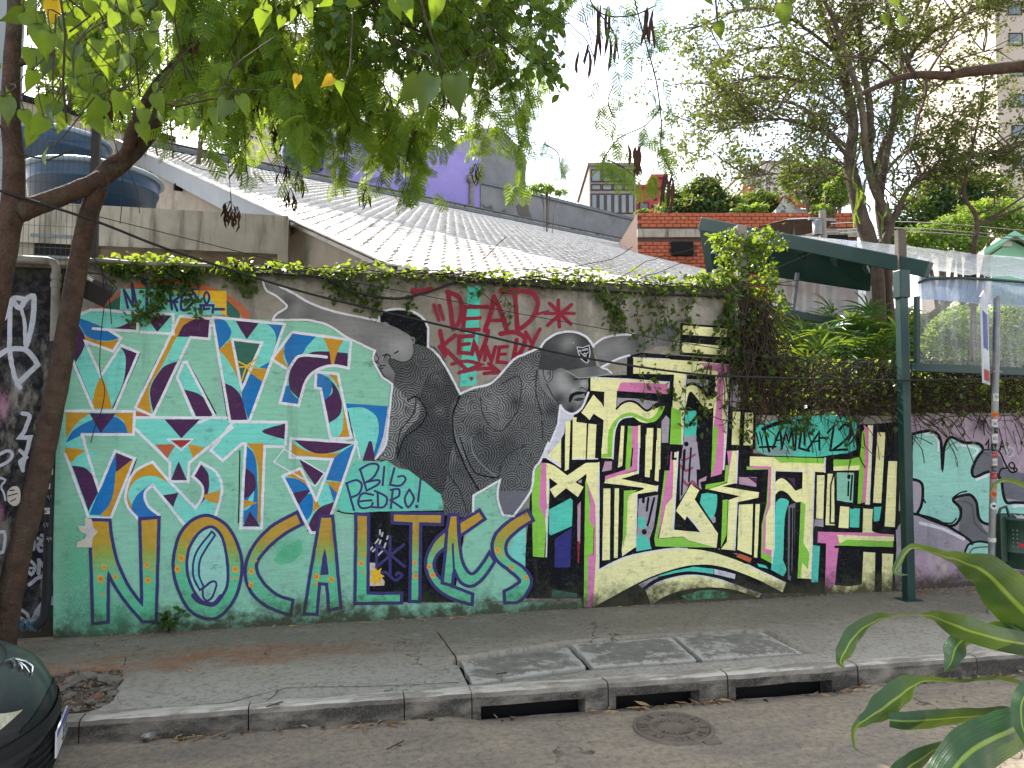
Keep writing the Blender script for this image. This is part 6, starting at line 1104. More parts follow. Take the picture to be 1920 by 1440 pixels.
t_.location = atY(12, 500, 8.3); t_.location.z = 0; mb = MB(); mb.box((-4, 0, 0), (0, .25, 12)); mb.obj('wall', M_bg, t_)
# ---------------------------------------------------------------- cables along the wall
cable('heavy black cable sagging from the left trunk across the whole wall', [(-60, 340, 6.6), (40, 370, 6.62), (180, 415, 6.7), (300, 462, 6.8), (430, 505, 6.9), (560, 545, 6.95), (700, 580, 7.0), (880, 622, 7.0), (1080, 668, 7.0), (1300, 701, 6.95), (1450, 708, 6.9), (1700, 713, 6.85), (1960, 708, 6.8)], .011, M_cable)
cable('thick black conduit drooping under the vine then running along the wall top', [(480, 512, 7.36), (600, 520, 7.3), (660, 546, 7.28), (740, 560, 7.28), (800, 548, 7.3), (870, 527, 7.37), (960, 532, 7.37), (1090, 543, 7.37), (1250, 552, 7.37), (1395, 556, 7.37)], .013, M_cable)
cable('thin wire crossing behind the red tag', [(560, 512, 7.2), (700, 536, 7.2), (930, 580, 7.2), (1140, 618, 7.2), (1300, 646, 7.2), (1480, 672, 7.1), (1700, 690, 7.0)], .004, M_cable)
cable('thin pale wire from the fence post down to the pipe', [(180, 405, 7.0), (330, 442, 7.1), (480, 480, 7.2), (640, 520, 7.3)], .004, M_cable)
cable('wire hanging over the turquoise letters from the floodlight', [(190, 500, 7.0), (196, 560, 7.15), (190, 620, 7.3), (187, 690, 7.32), (196, 730, 7.32), (190, 770, 7.32), (178, 800, 7.34), (170, 830, 7.36)], .004, M_cable)
cable('short looped wire below the floodlight', [(175, 480, 7.0), (200, 530, 7.1), (206, 570, 7.2), (209, 608, 7.25)], .004, M_cable)
mb = MB(); mb.tube([atY(128, 487, 7.3), atY(200, 489, 7.3), atY(260, 494, 7.32), atY(400, 498, 7.33)], .02, 8); mb.obj('conduit', M_pvc, None, label='pale conduit lying on the wall top left of the vine', cat='pipe')
# ---------------------------------------------------------------- floodlight
f0 = atY(177, 545, 7.12); t_ = thing('floodlight', 'black finned floodlight hanging beside the leaning trunk', 'floodlight', f0); t_.rotation_euler = (R(14), R(24), R(18)); M_blkp = surf('black_plastic', '#17181a', '#222325', 10, 0.5, 0.05, spec=0.5)
mb = MB(); mb.box((-.125, -.02, -.095), (.125, .035, .095)); bevel(mb.obj('body', M_blkp, t_), .012); mb = MB()
for k in range(15): mb.box((-.112+k*.0155, -.045, -.085), (-.107+k*.0155, -.015, .055))
mb.obj('fins', M_blkp, t_, kind='stuff'); mb = MB(); mb.box((-.10, -.046, .062), (-.045, -.02, .085)); mb.obj('label_plate', SM[0], t_); mb = MB(); mb.tube([(-.13, 0, 0), (-.14, 0, .1), (0, 0, .16), (.14, 0, .1), (.13, 0, 0)], .008, 5); mb.obj('bracket', M_blkp, t_)
# ---------------------------------------------------------------- signpost and bin
sp = atZ(1857, 1150, ZS); t_ = thing('sign_post', 'galvanised signpost covered with stickers, its street sign seen edge-on', 'signpost', sp); tp = atY(1870, 556, sp.y) - sp; mb = MB(); mb.tube([(0,0,0), tuple(tp)], .031, 12); mb.obj('post', M_galv, t_)
va = math.atan2((tp+sp).x, (tp+sp).y); sd_ = Vector((math.sin(va+R(4.5)), math.cos(va+R(4.5)), 0)); nn = Vector((sd_.y, -sd_.x, 0)); M_sgn = surf('sign_white', '#c3c6cc', '#b4b7bf', 6, 0.4, 0.05); zc0 = atY(1866, 720, sp.y).z - sp.z
fx = tp*(zc0/tp.z)
sg = MB(); c0 = Vector((fx.x-.06, fx.y, 0)) - nn*.04; outl = [(-.3, zc0), (.3, zc0), (.3, tp.z-.05), (.36, tp.z-.05), (.0, tp.z+.06), (-.36, tp.z-.05), (-.3, tp.z-.05)]; fr2 = [c0 + sd_*a + Vector((0,0,b)) for a, b in outl]; bk2 = [p + nn*.012 for p in fr2]; k = len(outl)
sg.add(fr2+bk2, [list(range(k)), list(range(k, 2*k))[::-1]] + [(j, k+j, k+(j+1) % k, (j+1) % k) for j in range(k)]); so = sg.obj('sign_plate', M_sgn, t_)
for nm, col_, a0, a1, b0, b1 in (('blue_field', 4, -.22, .22, .45, .92), ('red_field', 3, -.25, .25, .04, .18)):
    for off in (-.002, .014):
        mb = MB(); hh = tp.z - .1 - zc0; pts = [c0 + nn*off + sd_*a + Vector((0,0,zc0+hh*b)) for a, b in ((a0, b0), (a1, b0), (a1, b1), (a0, b1))]; mb.add(pts, [(0,1,2,3)]); mb.obj(nm, SM[col_], so)
for z in (zc0+.12, tp.z-.15): f2 = tp*(z/tp.z); mb = MB(); mb.tube([(f2.x-.05, f2.y-.01, z), (f2.x+.06, f2.y-.01, z)], .012, 6); mb.obj('clamp', M_galv, t_)
q = random.Random(9); am = -math.pi/2 - va*.6
for i, (y0, y1, kc) in enumerate(((738, 752, 0), (772, 782, 6), (786, 800, 0), (802, 812, 5), (814, 830, 0), (832, 846, 5), (848, 858, 3), (860, 872, 0), (874, 884, 5), (886, 898, 3), (904, 916, 6), (920, 932, 6), (1045, 1056, 3))):
    zb_, za_ = atY(1862, y1, sp.y).z - sp.z, atY(1862, y0, sp.y).z - sp.z; f2 = tp*((za_+zb_)/2/tp.z); s_ = sticker(t_, (f2.x, f2.y), .0315, zb_, za_-zb_, am+q.uniform(-.3, .3), q.uniform(1.3, 2.2), SM[kc]); scrib(s_, (f2.x, f2.y), .0315, zb_, za_-zb_, am, 1.2, SM[0] if kc in (5, 3, 4) else SM[5], 4, i)
f2 = tp*((atY(1862, 948, sp.y).z-sp.z)/tp.z); mb = MB(); ct = Vector((f2.x, f2.y, f2.z)) + Vector((math.cos(am), math.sin(am), 0))*.034
d1 = Vector((-math.sin(am), math.cos(am), 0)); mb.add([ct + d1*.032*math.cos(a*math.pi/8) + Vector((0,0,.036*math.sin(a*math.pi/8))) for a in range(16)], [list(range(16))]); rs_ = mb.obj('round_sticker', SM[0], t_)
ct2 = ct + Vector((math.cos(am), math.sin(am), 0))*.002; mb = MB(); mb.add([ct2 + d1*x*.02 + Vector((0,0,y*.02)) for x, y in ((-1, .6), (-.3, .3), (.1, .7), (.3, .2), (1, .5), (.5, -.5), (0, -.7), (-.6, -.4))], [list(range(8))]); mb.obj('black_mark', SM[5], rs_)
for y in (1012,): f2 = tp*((atY(1862, y, sp.y).z-sp.z)/tp.z); mb = MB(); mb.tube([(f2.x, f2.y, f2.z-.02), (f2.x, f2.y, f2.z+.02)], .036, 12); mb.obj('white_band', SM[0], t_)
M_bin = surf('bin_green_metal', '#0f3a2c', '#0b2c22', 8, 0.4, 0.1, spec=0.6, stain='#3c4a3c', sa=0.4); bc = atY(1916, 1062, sp.y+.02); br0 = .235
t_ = thing('litter_bin', 'dark green perforated litter bin strapped beside the stickered signpost', 'bin', bc); bh_ = atY(1916, 968, sp.y).z - bc.z
mb = MB(); mb.lathe((0,0,0), [(.01, 0), (br0*.82, 0), (br0*.86, .02), (br0*.9, bh_*.3), (br0*.93, bh_*.31), (br0*.93, bh_*.33), (br0*.92, bh_*.34), (br0*.97, bh_*.93), (br0*1.03, bh_*.95), (br0*1.03, bh_), (br0*.96, bh_), (br0*.94, bh_*.9), (br0*.8, bh_*.3), (.01, bh_*.28)], 36); mb.obj('bucket', M_bin, t_)
mb = MB()
for (a0, zf_) in [(a, z) for a in range(-3, 4) for z in (.44, .52, .6, .68, .76)]:
    if (a0 % 2): continue
    for dx in (-.018, .018):
        a = -math.pi/2 + a0*.33 + dx/br0 - .35; r = br0*(.925+.04*(zf_-.35)/.6) + .004; c = Vector((r*math.cos(a), r*math.sin(a), bh_*zf_)); tx = Vector((-math.sin(a), math.cos(a), 0)); mb.add([c + tx*.006*math.cos(k*math.pi/4) + Vector((0,0,.006*math.sin(k*math.pi/4))) for k in range(8)], [list(range(8))])
mb.obj('hole_light_discs', surf('bin_hole_light', '#8f9a90', None, 5), t_, kind='stuff')  # pale discs on the bucket, colour standing in for daylight through its holes
mb = MB(); mb.box((-br0-.05, -.05, .05), (-br0*.88, .05, bh_*1.05)); bevel(mb.obj('bracket', M_bin, t_), .01); mb = MB(); mb.tube([(-br0-.03, 0, bh_), (-br0-.02, -.02, bh_+.08), (-br0*.7, 0, bh_+.1), (-br0*.55, 0, bh_)], .014, 6); mb.obj('hinge_loop', M_bin, t_)
mb = MB(); a = -math.pi/2-.75; pts = [(br0*.98*math.cos(a+d), br0*.98*math.sin(a+d), bh_*z) for d, z in ((-.14, .44), (.14, .42), (.14, .5), (-.14, .52))]; mb.add(pts, [(0,1,2,3)]); mb.obj('sticker', SM[3], t_)
mb = MB(); q = random.Random(4)
for k in range(5):
    c = Vector((q.uniform(-.12, .14), q.uniform(-.14, .05), bh_*q.uniform(.8, .95))); mb.grid([[c + Vector(((i-1.5)*.05, (j-1.5)*.05, .05*q.random())) for j in range(4)] for i in range(4)])
mb.obj('crumpled_paper', SM[0], None, bc, label='crumpled white paper heaped inside the green litter bin', cat='litter')
# ---------------------------------------------------------------- parked car (nose towards the right)
M_car = surf('car_paint', '#26282c', '#222428', 2, 0.38, 0, spec=0.45, coat=0.2); M_ctrim = surf('car_black_trim', '#16181a', '#1c1e20', 20, 0.55, 0.1); M_lens = surf('headlamp_lens', '#cfcdb4', '#a5a48c', 14, 0.12, 0.5, 25, 0.02, spec=0.8, coat=0.6); M_chr = surf('chrome', '#d5d8da', None, 5, 0.12, 0, metal=1.0); M_tyre = surf('tyre_rubber', '#1b1b1c', '#232324', 20, 0.85); M_win = surf('car_glass', '#11181a', None, 2, 0.06, 0, spec=0.9); M_wipe = surf('dusty_bonnet_edge', '#747358', '#5f6050', 3, 0.35, 0, coat=0.4)
M_plate = surf('number_plate', '#d4d5d6', None, 5, 0.4, 0)
XN, YC, WC = -1.42, 4.56, .84
car = thing('parked_car', 'dark green-grey hatchback parked at the kerb, only its nose in frame', 'car', (XN, YC, 0), rz=.18)
PR = [(-.10, .17), (-.02, .20), (0, .30), (-.005, .42), (-.015, .50), (-.045, .58), (-.10, .66), (-.20, .735), (-.36, .80), (-.60, .865), (-.90, .925), (-1.15, .965), (-1.30, 1.0), (-1.6, 1.16), (-1.95, 1.36), (-2.2, 1.44), (-2.7, 1.475), (-3.2, 1.44), (-3.55, 1.33), (-3.85, 1.05), (-4.0, .92), (-4.03, .6), (-4.02, .3), (-3.95, .22)]
def CS(s, y):                      # body skin, s along the profile, y across (-1..1)
    s = max(0, min(len(PR)-1.001, s)); i = int(s); f_ = s-i; p0, p1, p2, p3 = PR[max(i-1, 0)], PR[i], PR[i+1], PR[min(i+2, len(PR)-1)]
    x, z = [0.5*((2*p1[a]) + (-p0[a]+p2[a])*f_ + (2*p0[a]-5*p1[a]+4*p2[a]-p3[a])*f_*f_ + (-p0[a]+3*p1[a]-3*p2[a]+p3[a])*f_**3) for a in (0, 1)]
    t = abs(y); fx_ = max(0.0, min(1.0, 1 - (s-4)/9)); fb = max(0, min(1, (s-17)/4)); nar = 1 - .26*max(0, min(1, (s-11.5)/3))*max(0, min(1, (20-s)/2))
    x -= .46*fx_*t**2.5; x += .35*fb*t**3; z -= (.02 + .10*max(0, min(1, (s-5)/3)))*t**3.2*(1 if s > 4 else .4)
    return Vector((x, y*WC*nar, z))
def patch(name, s0, s1, y0, y1, mat, off=.004, ns=10, ny=10, parent=car, shape=None):
    P = []
    for i in range(ns+1):
        row = []
        for j in range(ny+1):
            u_, v_ = i/ns, j/ny
            s, y = (s0+(s1-s0)*u_, y0+(y1-y0)*v_) if shape is None else shape(u_, v_)
            p = CS(s, y); d1 = CS(s+.05, y)-p; d2 = CS(s, y+.01)-p; nn = d2.cross(d1); nn = -nn.normalized() if nn.length else Vector((1,0,0))
            if nn.x < 0 and s < 6: nn = -nn
            if s >= 6 and nn.z < 0: nn = -nn
            row.append(p + nn*off)
        P.append(row)
    mb = MB(); mb.grid(P); return mb.obj(name, mat, parent)
mb = MB(); NS, NY = 92, 28; mb.grid([[CS((len(PR)-1.01)*i/NS, -1+2*j/NY) for j in range(NY+1)] for i in range(NS+1)])
for sg_ in (-1, 1):
    edge = [CS((len(PR)-1.01)*i/NS, sg_) for i in range(NS+1)]; lowr = [Vector((p.x, sg_*(WC+.01) , .2)) for p in edge]
    for zi in range(4):
        pass
    P = [[e.lerp(Vector((e.x, sg_*WC*(1.0), max(.2, .2))), j/8) + Vector((0, sg_*.035*math.sin(math.pi*min(1, j/8)), 0)) for j in range(9)] for e in edge]; mb.grid(P)
mb.obj('body', M_car, car)
patch('bonnet_line', 0, 0, 0, 0, M_ctrim, .002, 40, 1, shape=lambda u_, v_: (7.35+.05*v_+2.6*abs(-1+2*u_)**2.2, (-1+2*u_)*.93))
for y0, y1 in ((-.97, -.50), (.50, .97)):
    sgn = -1 if y0 < 0 else 1
    patch('headlamp', 0, 0, 0, 0, M_lens, .006, 14, 12, shape=lambda u_, v_, sgn=sgn: (5.45+.55*u_*u_ + (2.6*(.25+.75*u_)*(1-u_*.15))*(v_-.35)*min(1, u_*2.2+.02), sgn*(.42+.55*u_)))
patch('upper_grille', 0, 0, 0, 0, M_ctrim, .005, 20, 6, shape=lambda u_, v_: (4.35+.75*v_*(1-(-1+2*u_)**2*.8), (-1+2*u_)*.5))
patch('lower_grille', 0, 0, 0, 0, M_void, .006, 24, 6, shape=lambda u_, v_: (1.2+1.9*v_*(1-(-1+2*u_)**4*.7), (-1+2*u_)*.62))
for k in range(6): patch('grille_bar', 0, 0, 0, 0, M_ctrim, .016, 20, 1, shape=lambda u_, v_, k=k: (1.35+.29*k+.09*v_, (-1+2*u_)*.56))
patch('bumper_panel', 0, 0, 0, 0, M_ctrim, .012, 24, 5, shape=lambda u_, v_: (3.35+.85*v_, (-1+2*u_)*.66))
for sgn in (-1, 1):
    c = CS(1.9, sgn*.83); mb = MB(); ax_ = Vector((.75, sgn*.6, 0)).normalized(); yy_ = Vector((0,0,1)); xx_ = yy_.cross(ax_); mb.add([c + ax_*.012 + xx_*.085*math.cos(a*math.pi/12) + yy_*.06*math.sin(a*math.pi/12) for a in range(24)], [list(range(24))]); fo = mb.obj('fog_lamp_recess', M_void, car)
    mb = MB(); mb.tube([c + ax_*.014 + xx_*.09*math.cos(a*math.pi/12) + yy_*.064*math.sin(a*math.pi/12) for a in range(25)], .005, 5, cap=False); mb.obj('chrome_ring', M_chr, fo)
pz = .37; pl_ = MB(); pl_.box((.015, -.2, pz-.065), (.023, .2, pz+.065)); po = pl_.obj('number_plate', M_plate, car); mb = MB(); mb.box((.0232, -.198, pz+.035), (.0242, .198, pz+.063)); mb.obj('blue_band', SM[4], po)
mb = MB()
def glyph(y, ch):
    S_ = {'8': ['0,0 1,0 1,2 0,2 0,0', '0,1 1,1'], '7': ['0,2 1,2 .4,0'], 'F': ['0,0 0,2 1,2', '0,1 .8,1'], 'E': ['1,0 0,0 0,2 1,2', '0,1 .8,1'], 'J': ['0,.4 .5,0 1,.4 1,2']}[ch]
    for s_ in S_:
        pts = [tuple(float(c) for c in a.split(',')) for a in s_.split()]
        for a, b in zip(pts[:-1], pts[1:]):
            A_, B_ = Vector((.0246, y+a[0]*.030, pz-.052+a[1]*.038)), Vector((.0246, y+b[0]*.030, pz-.052+b[1]*.038)); d = (B_-A_).normalized(); s2 = Vector((0, -d.z, d.y))*.005; mb.add([A_-s2-d*.004, B_-s2+d*.004, B_+s2+d*.004, A_+s2-d*.004], [(0,1,2,3)])
for i, ch in enumerate('JEF87'): glyph(-.01+i*.042, ch)
mb.obj('plate_characters', M_void, po)
mb = MB(); base = [CS(s, y) for s, y in ((6.35, -.06), (6.6, -.02), (6.95, .0), (7.2, .05))]
def ep(s, y): p = CS(s, y); return p + Vector((.5, 0, .86)).normalized()*.012
mb.tube([ep(6.25, -.07), ep(6.4, .07), ep(6.8, .10), ep(7.2, .06), ep(7.35, -.02)], [.004, .008, .009, .008, .004], 6)
for a in (((6.4, -.05), (6.65, .0), (6.9, .04)), ((6.7, -.06), (6.85, .0), (7.0, .05)), ((7.0, -.06), (7.1, .0), (7.2, .04))): mb.tube([ep(*x) for x in a], [.004, .008, .005], 6)
mb.obj('chrome_badge', M_chr, car)
patch('windscreen', 12.4, 14.6, -.84, .84, M_win, .008, 8, 10); patch('rear_window', 17.6, 19.0, -.7, .7, M_win, .008, 6, 8)
for sgn in (-1, 1):
    mb = MB(); P = []
    for i in range(13):
        x = -1.55 - i*.17; zt = min(1.36, .98 + .62*(1.55-1.55+i*.17)+.03) if i < 4 else (1.36 if i < 10 else 1.36-.1*(i-9)); P.append([(x, sgn*(WC+.012), .98), (x, sgn*(WC*.80+.02), zt)])
    mb.grid(P, smooth=False); mb.obj('side_window', M_win, car)
    for xw in (-.80, -3.3):
        mb = MB(); mb.lathe((xw, sgn*(WC-.10), .30), [(.18, -.09), (.29, -.1), (.305, -.06), (.305, .06), (.29, .1), (.18, .09)], 28, ax=Matrix.Rotation(R(90), 3, 'X')); wo_ = mb.obj('wheel', M_tyre, car)
        mb = MB(); mb.lathe((xw, sgn*(WC-.02), .30), [(.2, .0), (.19, .02), (.06, .01), (.01, .02)], 20, ax=Matrix.Rotation(R(90)*-sgn, 3, 'X')); mb.obj('rim', M_galv, wo_)
        mb = MB(); mb.add([(xw+.34*math.cos(a*math.pi/12), sgn*(WC+.012), .30+.34*math.sin(a*math.pi/12)) for a in range(24)], [list(range(24))]); mb.obj('wheel_arch', M_void, car)
    mb = MB(); mb.lathe((-1.45, sgn*(WC+.1), 1.02), [(.01, -.08), (.07, -.06), (.09, 0), (.07, .06), (.01, .08)], 12, ax=Matrix.Rotation(R(90), 3, 'Y')); mb.obj('wing_mirror', M_car, car)
# ================================================================ VEGETATION
NPR = np.random.RandomState(5)
M_bark = surf('warm_brown_bark', '#5a463a', '#352923', 9, 0.9, 1.0, 38, 0.025, stain='#575645', sa=0.5); M_barkg = surf('grey_peeling_bark', '#665a4e', '#463c34', 7, 0.9, 0.8, 30, 0.012, stain='#8a7c6c', sa=0.6, streak=True); M_twig = surf('dry_twig', '#483c31', '#372d25', 10, 0.9, 0.2); M_pod = surf('dry_seed_pod', '#38251c', '#4a3223', 10, 0.8, 0.3)
ML_feather = leafmat('feathery_leaf', '#41621f', '#6a892b', 0.5, 0.5, 1.2, '#b2c93c'); ML_broad = leafmat('broad_leaf', '#33521b', '#55701f', 0.42, 0.38, 9.0, '#98ae28'); ML_dark = leafmat('dark_broad_leaf', '#223a1c', '#304b20', 0.2, 0.35, 6.0); ML_round = leafmat('round_leaf', '#2f4d1f', '#476425', 0.42, 0.4, 3.0, '#95ae38')
ML_vine = leafmat('vine_leaf', '#21371f', '#365128', 0.38, 0.4, 4.0, '#b4cc38'); ML_back = leafmat('olive_leaf', '#2f421c', '#4b5628', 0.3, 0.5, 1.5, '#969f3a'); ML_far = leafmat('far_leaf', '#35502e', '#4f6638', 0.25, 0.6, 0.6); ML_fard = leafmat('far_dark_leaf', '#27402a', '#3a5538', 0.2, 0.6, 0.6); ML_farl = leafmat('far_pale_leaf', '#56733a', '#738b48', 0.3, 0.6, 0.8); ML_palm = leafmat('palm_leaf', '#2f5a2a', '#477038', 0.25, 0.3, 3.0); ML_dead = leafmat('dry_leaf', '#8a6c4a', '#b29a74', 0.15, 0.8, 9.0, '#c9a878'); ML_yel = leafmat('yellow_leaf', '#c2a328', '#b58f20', 0.5, 0.5, 4.0, '#e0c030')
def rotmats(n, droop=0.0, rs=NPR):
    """random orientations; local y = leaf axis, z = leaf normal; droop>0 turns the axis down"""
    a = rs.uniform(0, 2*np.pi, n); el = np.clip(rs.normal(-droop, .45, n), -1.45, 1.3); ro = rs.normal(0, .7, n)
    y = np.stack([np.cos(a)*np.cos(el), np.sin(a)*np.cos(el), np.sin(el)], 1); up = np.tile([0, 0, 1.0], (n, 1)); x = np.cross(y, up); x /= np.linalg.norm(x, axis=1, keepdims=True)+1e-9; z = np.cross(x, y)
    c, s = np.cos(ro)[:, None], np.sin(ro)[:, None]; x2 = x*c + z*s; z2 = -x*s + z*c; return np.stack([x2, y, z2], 2)
def scatter(name, tmpl, pos, size, mats, parent=None, droop=0.3, mi=None, rs=NPR, Rm=None, **kw):
    V, Fc = tmpl; n = len(pos); Rm = rotmats(n, droop, rs) if Rm is None else Rm; size = np.broadcast_to(size, (n,))
    W = np.einsum('nij,kj->nki', Rm, V)*size[:, None, None] + np.asarray(pos)[:, None, :]; Ff = (np.asarray(Fc)[None] + (np.arange(n)*len(V))[:, None, None]).reshape(-1, np.asarray(Fc).shape[1])
    m_ = None if mi is None else np.repeat(mi, len(Fc)); me = np_mesh(name, W.reshape(-1, 3), Ff, mats, mi=m_); return mk(name, me, parent, **kw)
T_dia = (np.array([[0,0,0],[.28,.5,.06],[0,1,-.05],[-.28,.5,.06]]), [[0,1,2,3]])
T_leaf = (np.array([[0,0,0],[.30,.28,.07],[.33,.6,.05],[0,1.05,-.12],[-.33,.6,.05],[-.30,.28,.07],[0,.5,0]]), [[0,1,2,6],[6,2,3,3],[6,3,4,5],[0,6,5,5]])
T_leaf = (T_leaf[0], [[0,1,6],[1,2,6],[2,3,6],[3,4,6],[4,5,6],[5,0,6]])
def feather():
    V, Fc = [], []
    for i in range(6):
        for sd in (-1, 1):
            y0 = .12 + i*.15; L = .42*(1-.35*abs(i-2)/3); b = np.array([0, y0, -.03*i*i*.3]); d = np.array([sd*.80, .52, -.32]); d /= np.linalg.norm(d)
            for k in range(6):
                p = b + d*L*(k+.6)/6; sag_ = -.12*((k+.6)/6)**2; p = p + [0, 0, sag_*L]
                for s2 in (-1, 1):
                    q_ = np.array([-d[1]*s2*sd*.9, d[0]*s2*sd*.9, -.25]); q_ /= np.linalg.norm(q_); l = .105; w_ = d*.022; o = len(V); V += [p-w_, p+q_*l*.5-w_*1.4, p+q_*l, p+q_*l*.5+w_*1.4]; Fc.append([o, o+1, o+2, o+3])
    return np.array(V), Fc
T_fea = feather()
def walk(p, d, L, n, grav, wig, q): # a wandering twig
    pts = [Vector(p)]; d = Vector(d).normalized()
    for i in range(n):
        d = (d + Vector((q.gauss(0, wig), q.gauss(0, wig), q.gauss(0, wig) - grav))).normalized(); pts.append(pts[-1] + d*L/n)
    return pts
def pxpath(P): return [atY(x, y, Y) for x, y, Y in P]
def smoothp(P, m=4):
    out = []
    for i in range(len(P)-1):
        p0, p1, p2, p3 = P[max(i-1, 0)], P[i], P[i+1], P[min(i+2, len(P)-1)]
        for j in range(m):
            t = j/m; out.append(0.5*((2*p1) + (p2-p0)*t + (2*p0-5*p1+4*p2-p3)*t*t + (3*p1-p0-3*p2+p3)*t**3))
    return out + [P[-1]]
def limb(mb, P, r0, r1, n=10, sd=0, kn=.08):
    P = smoothp(P); k = len(P); rr = [(r0+(r1-r0)*i/(k-1))*(1+kn*MN.noise(Vector((i*.7, sd, 3)))) for i in range(k)]; mb.tube(P, rr, n); return P
# ---- the leaning street tree at the left (two trunks, crossing limbs, feathery crown)
tb = atZ(22, 1196, ZS); tb.y = 6.98; tree = thing('street_tree', 'leaning brown-barked street tree with two trunks, crossing limbs and a drooping feathery crown', 'tree', (tb.x, 6.98, ZS))
def TR(v): return Vector(v) - tree.location
def add_limb(name, P, r0, r1, mat=M_bark, parent=tree, n=12, sd=0):
    mb = MB(); limb(mb, [TR(p) for p in pxpath(P)], r0, r1, n, sd); return mb.obj(name, mat, parent)
add_limb('trunk', [(5, 1215, 6.98), (14, 1150, 6.98), (35, 1040, 6.98), (62, 940, 6.98), (88, 820, 6.98), (112, 700, 6.98), (132, 580, 6.98), (150, 480, 6.96), (164, 410, 6.94), (185, 350, 6.9)], .095, .072, sd=1)
add_limb('trunk', [(-35, 1215, 6.9), (-42, 1000, 6.85), (-45, 800, 6.8), (-30, 650, 6.75), (-6, 540, 6.7), (12, 450, 6.7), (24, 380, 6.7), (26, 300, 6.7), (20, 220, 6.7), (22, 120, 6.7), (28, 20, 6.7), (30, -120, 6.7), (60, -320, 6.6)], .125, .04, sd=2)
add_limb('limb', [(30, 400, 6.7), (60, 388, 6.74), (110, 370, 6.8), (170, 345, 6.85), (220, 315, 6.9), (262, 275, 6.9), (290, 235, 6.9), (308, 185, 6.9), (345, 150, 6.95), (390, 120, 7.0)], .085, .04, sd=3)
add_limb('limb', [(178, 338, 6.9), (205, 310, 6.9), (235, 290, 6.85), (246, 255, 6.8), (262, 215, 6.75), (295, 160, 6.7), (340, 112, 6.6), (380, 90, 6.5), (450, 70, 6.4), (510, 45, 6.3), (560, 18, 6.2), (640, -20, 6.1)], .055, .034, sd=4)
add_limb('limb', [(290, 240, 6.9), (340, 175, 7.1), (400, 160, 7.3), (450, 145, 7.5), (520, 100, 7.7), (600, 60, 7.9)], .035, .018, sd=5)
add_limb('limb', [(26, 120, 6.7), (60, 112, 6.7), (110, 98, 6.6), (160, 70, 6.5), (200, 50, 6.4), (290, -10, 6.2)], .03, .018, sd=6); add_limb('limb', [(30, -60, 6.7), (200, -160, 6.4), (450, -220, 6.0), (700, -200, 6.0), (900, -150, 6.2)], .05, .02, sd=7); add_limb('limb', [(560, 18, 6.2), (700, 0, 6.1), (800, 40, 6.3), (900, 120, 6.5)], .03, .01, sd=8)
CROWN = [(60, -260), (300, -300), (700, -300), (1000, -220), (1080, -60), (1040, 20), (1000, 60), (1040, 130), (990, 210), (1010, 290), (1000, 340), (960, 350), (900, 310), (860, 330), (840, 400), (815, 400), (770, 360), (720, 330), (690, 365), (640, 350), (590, 300), (540, 330), (500, 320), (440, 330), (400, 280), (340, 260), (290, 235), (220, 240), (160, 180), (100, 130)]
q = random.Random(21); fp_, tw = [], MB(); npx = 0
pods = []
while npx < 440:
    x, y = q.uniform(60, 1080), q.uniform(-300, 300)
    if not inpoly(x, y, CROWN): continue
    if MN.noise(Vector((x*.008, y*.008, 4.4))) < -.04 + (.18 if y > 200 else .04) - (0.4 if y < 0 else 0): continue
    Y = q.uniform(5.3, 8.6) if y < 200 else q.uniform(6.0, 7.6); p = atY(x, y, Y)
    L = q.uniform(.45, .95); pts = walk(p, (q.uniform(-.7, .9), q.uniform(-.5, .5), q.uniform(-.7, .2)), L, 9, .22, .16, q)
    ok = []
    for i, p_ in enumerate(pts):
        d = (p_-CAMP).dot(AX); X_, Y_ = 960+F*(p_-CAMP).dot(RX)/d, 790-F*(p_.z-2)/d
        ok.append(inpoly(X_, Y_-4, CROWN))
    if sum(ok) < 7: continue
    npx += 1; tw.tube([TR(p_) for p_ in pts], [.007-.0006*i for i in range(len(pts))], 3, cap=False)
    for i, p_ in enumerate(pts):
        if ok[i]:
            fp_.append(tuple(TR(p_)))
            if i < len(pts)-1: fp_.append(tuple(TR(p_.lerp(pts[i+1], .5) + Vector((q.gauss(0, .05), q.gauss(0, .05), q.gauss(0, .03))))))
    if q.random() < .10: pods.append(pts[-1])
tw.obj('twigs', M_twig, tree, kind='stuff'); print('feather leaves', len(fp_))
scatter('foliage', T_fea, np.array(fp_), NPR.uniform(.11, .20, len(fp_)), ML_feather, tree, droop=.75, kind='stuff')
for x, y in ((432, 410), (445, 420), (545, 385), (420, 240), (436, 260), (480, 215), (500, 200), (520, 255), (448, 330), (530, 330)): pods.append(atY(x, y-20, 6.6))
def podcluster(mb, c, n, q, l=.11):
    for k in range(n):
        o = c + Vector((q.uniform(-.05, .05), q.uniform(-.05, .05), q.uniform(-.06, .04))); d = Vector((q.uniform(-.35, .35), q.uniform(-.35, .35), -1)).normalized(); x = d.orthogonal().normalized()*.009; L = l*q.uniform(.7, 1.2); y = d.cross(x)*.25; P = []
        for i, wd in enumerate((.2, 1, .9, 1, .25)):
            m_ = o + d*L*i/4 + Vector((.01*math.sin(i+k), 0, 0)); P.append([m_-x*wd, m_+y*wd, m_+x*wd])
        mb.grid(P); mb.tube([c+Vector((0,0,.06)), o], .0015, 3, cap=False)
mb = MB()
for c in pods: podcluster(mb, TR(c), q.randint(7, 13), q)
mb.obj('seed_pods', M_pod, tree, kind='stuff')
mb = MB()
